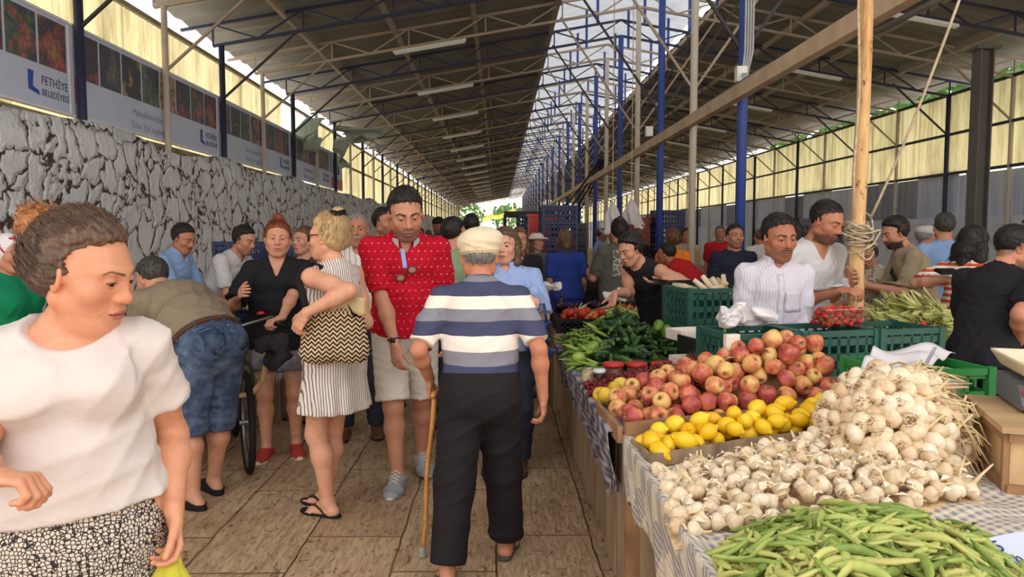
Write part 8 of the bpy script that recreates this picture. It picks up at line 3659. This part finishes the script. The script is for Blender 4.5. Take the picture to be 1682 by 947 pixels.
o = shell_bag('dark_bag', 'dark shopping bag hanging from the bicycle handlebar', at(448, 580, 4.88), (.10, .09, .17), cloth('charcoal_bag_cloth', srgb(48, 46, 46)), 52, 'bag')

# far stalls on the right, rows of crates with produce
FR = {'tomato': (ME_TOM, 'tomato', 'red tomatoes', .045, 1.25), 'cucumber': (CUKES[0], 'cucumber', 'dark green cucumbers', .04, .9), 'pepper': (PEPPS[0], 'long_pepper', 'pale green peppers', .04, 1),
      'lemon': (LEMONS[0], 'lemon', 'yellow lemons', .04, 1), 'apple': (APPLES[1], 'apple', 'red apples', .045, 1), 'aubergine': (cuke_mesh(77, .2, .036, M_AUB, 'cucumber'), 'aubergine', 'dark aubergines', .05, 1), 'garlic': (GARLICS[0][0], 'garlic', 'cream garlic bulbs', .04, 1)}
for i, (ya, yb, xa, xb) in enumerate(((6.78, 7.70, .50, 1.75), (10.0, 11.9, .50, 1.75), (12.0, 16.0, .95, 1.75), (16.2, 22, .95, 1.75), (6.6, 12.6, 5.4, 6.6))):
    table(('stall table next up the aisle beyond the strawberry punnets', 'stall table further up the aisle on the right', 'third stall table up the aisle on the right', 'furthest stall table up the aisle on the right', 'stall table by the right wall')[i], xa, xb, ya, yb)
cnt = 0
PBK = [('tomato', .78, 7.0, 'nearest'), ('pepper', 1.30, 7.0, 'nearest'), ('aubergine', .78, 7.46, 'second'), ('tomato', 1.32, 7.46, 'second'),
       ('tomato', .8, 10.25, 'third'), ('cucumber', 1.35, 10.25, 'third'), ('lemon', .8, 10.75, 'fourth'), ('tomato', 1.35, 10.75, 'fourth'), ('pepper', .8, 11.25, 'fifth'), ('apple', 1.35, 11.25, 'fifth'), ('tomato', 1.22, 12.4, 'sixth'), ('cucumber', 1.22, 12.9, 'seventh')]
for (kind, x, y, row) in PBK:
    me, nm_, pl, r, s_ = FR[kind]
    side_ = 'the aisle stalls' if x < 3 else 'the right hand row'
    col_ = 'left' if x < 1 or 3 < x < 3.6 else 'right'
    key = 'pbox'
    lab = f'black crate of {pl}, {row} row of {side_}, {col_} side'
    if key not in PROT:
        o = crate('produce_crate', lab, (x, y, TZ), 0, .48, .40, .13, M_BLKP)
        PROT[key] = (o, [c for c in COL.objects if c.parent == o])
    else:
        dup(PROT[key][0], (x, y, TZ), label=lab, kids=PROT[key][1])
    poly = [(x - .21, y - .17), (x + .21, y - .17), (x + .21, y + .17), (x - .21, y + .17)]
    for (a, b_, z, rr) in heap(poly, lambda X_, Y_: TZ + .19, TZ + .05, r, 26, int(x * 100 + y * 10), .1, 2.5, 8):
        put(nm_, me, (a, b_, z), rot_rand(q), s_, f'one of the {pl} in the crate, {row} row of {side_}', nm_.replace('_', ' '), f'{pl} in the {row} row of {side_} on the {col_}')
for i in range(48):
    k = i % 2
    x, y = (q.uniform(.6, 1.6), q.uniform(1.05, 1.65))[k], (q.uniform(11.5, 11.85), q.uniform(13.3, 15.8))[k]
    grp = ('on the second table up the aisle', 'on the third table up the aisle')[k]
    put('herb_bunch', HERB[i % 3], (x, y, .76), Euler((q.gauss(0, .5), q.gauss(0, .5), q.uniform(0, 6))), q.uniform(.9, 1.3), f'dark green bunch of leaves {grp}', 'herbs', f'leaf bunches {grp}')
for i in range(12):
    c = Vector((q.uniform(.7, 1.6), q.uniform(6.9, 7.2), .86))
    put('leek', CORNS[i % 4][0], c, Vector((q.gauss(0, 1), .4, .3)).to_track_quat('Z', 'Y').to_euler(), .8, 'pale green leek lying across the first crates up the aisle', 'leek', 'leeks up the aisle')
for i, (x, y, Y) in enumerate(((1036, 480, 6.95), (1010, 487, 7.5), (902, 470, 7.5), (1112, 496, 5.75))):
    shell_bag('plastic_bag', ('white plastic bag by the tray of the man in the black sleeveless top', 'crumpled white bag among the far crates', 'pale crumpled bag beside the crates near the royal blue top', 'small white bag in front of the man in the black sleeveless top')[i], at(x, y, Y), (.12, .09, .06), M_PAPER, 60 + i)
b = MB()
c = at(1092, 463, 5.78)
b.box(tuple(c), (.18, .12, .02), Matrix.Rotation(R(10), 3, 'Y'))
b.box(tuple(c + Vector((0, 0, .014))), (.16, .10, .008), Matrix.Rotation(R(10), 3, 'Y'))
tag(b.build('tray', M_BLKP), 'black tray in the hand of the man in the black sleeveless top', 'tray')
# greens beside the man in the black t-shirt
crate('produce_crate', 'purple blue crate of greens at the right edge', (3.42, 4.85, .752), .1, .44, .36, .18, mat('purple_plastic', srgb(70, 62, 130), .45))
for i in range(9):
    put('lettuce', LETT[i % 2], (3.42 + q.uniform(-.14, .14), 4.85 + q.uniform(-.1, .1), .90 + .06 * q.random()), Euler((q.gauss(0, .4), q.gauss(0, .4), q.uniform(0, 6))), .9, 'green lettuce in the purple blue crate at the right edge', 'lettuce', 'lettuces in the purple crate')
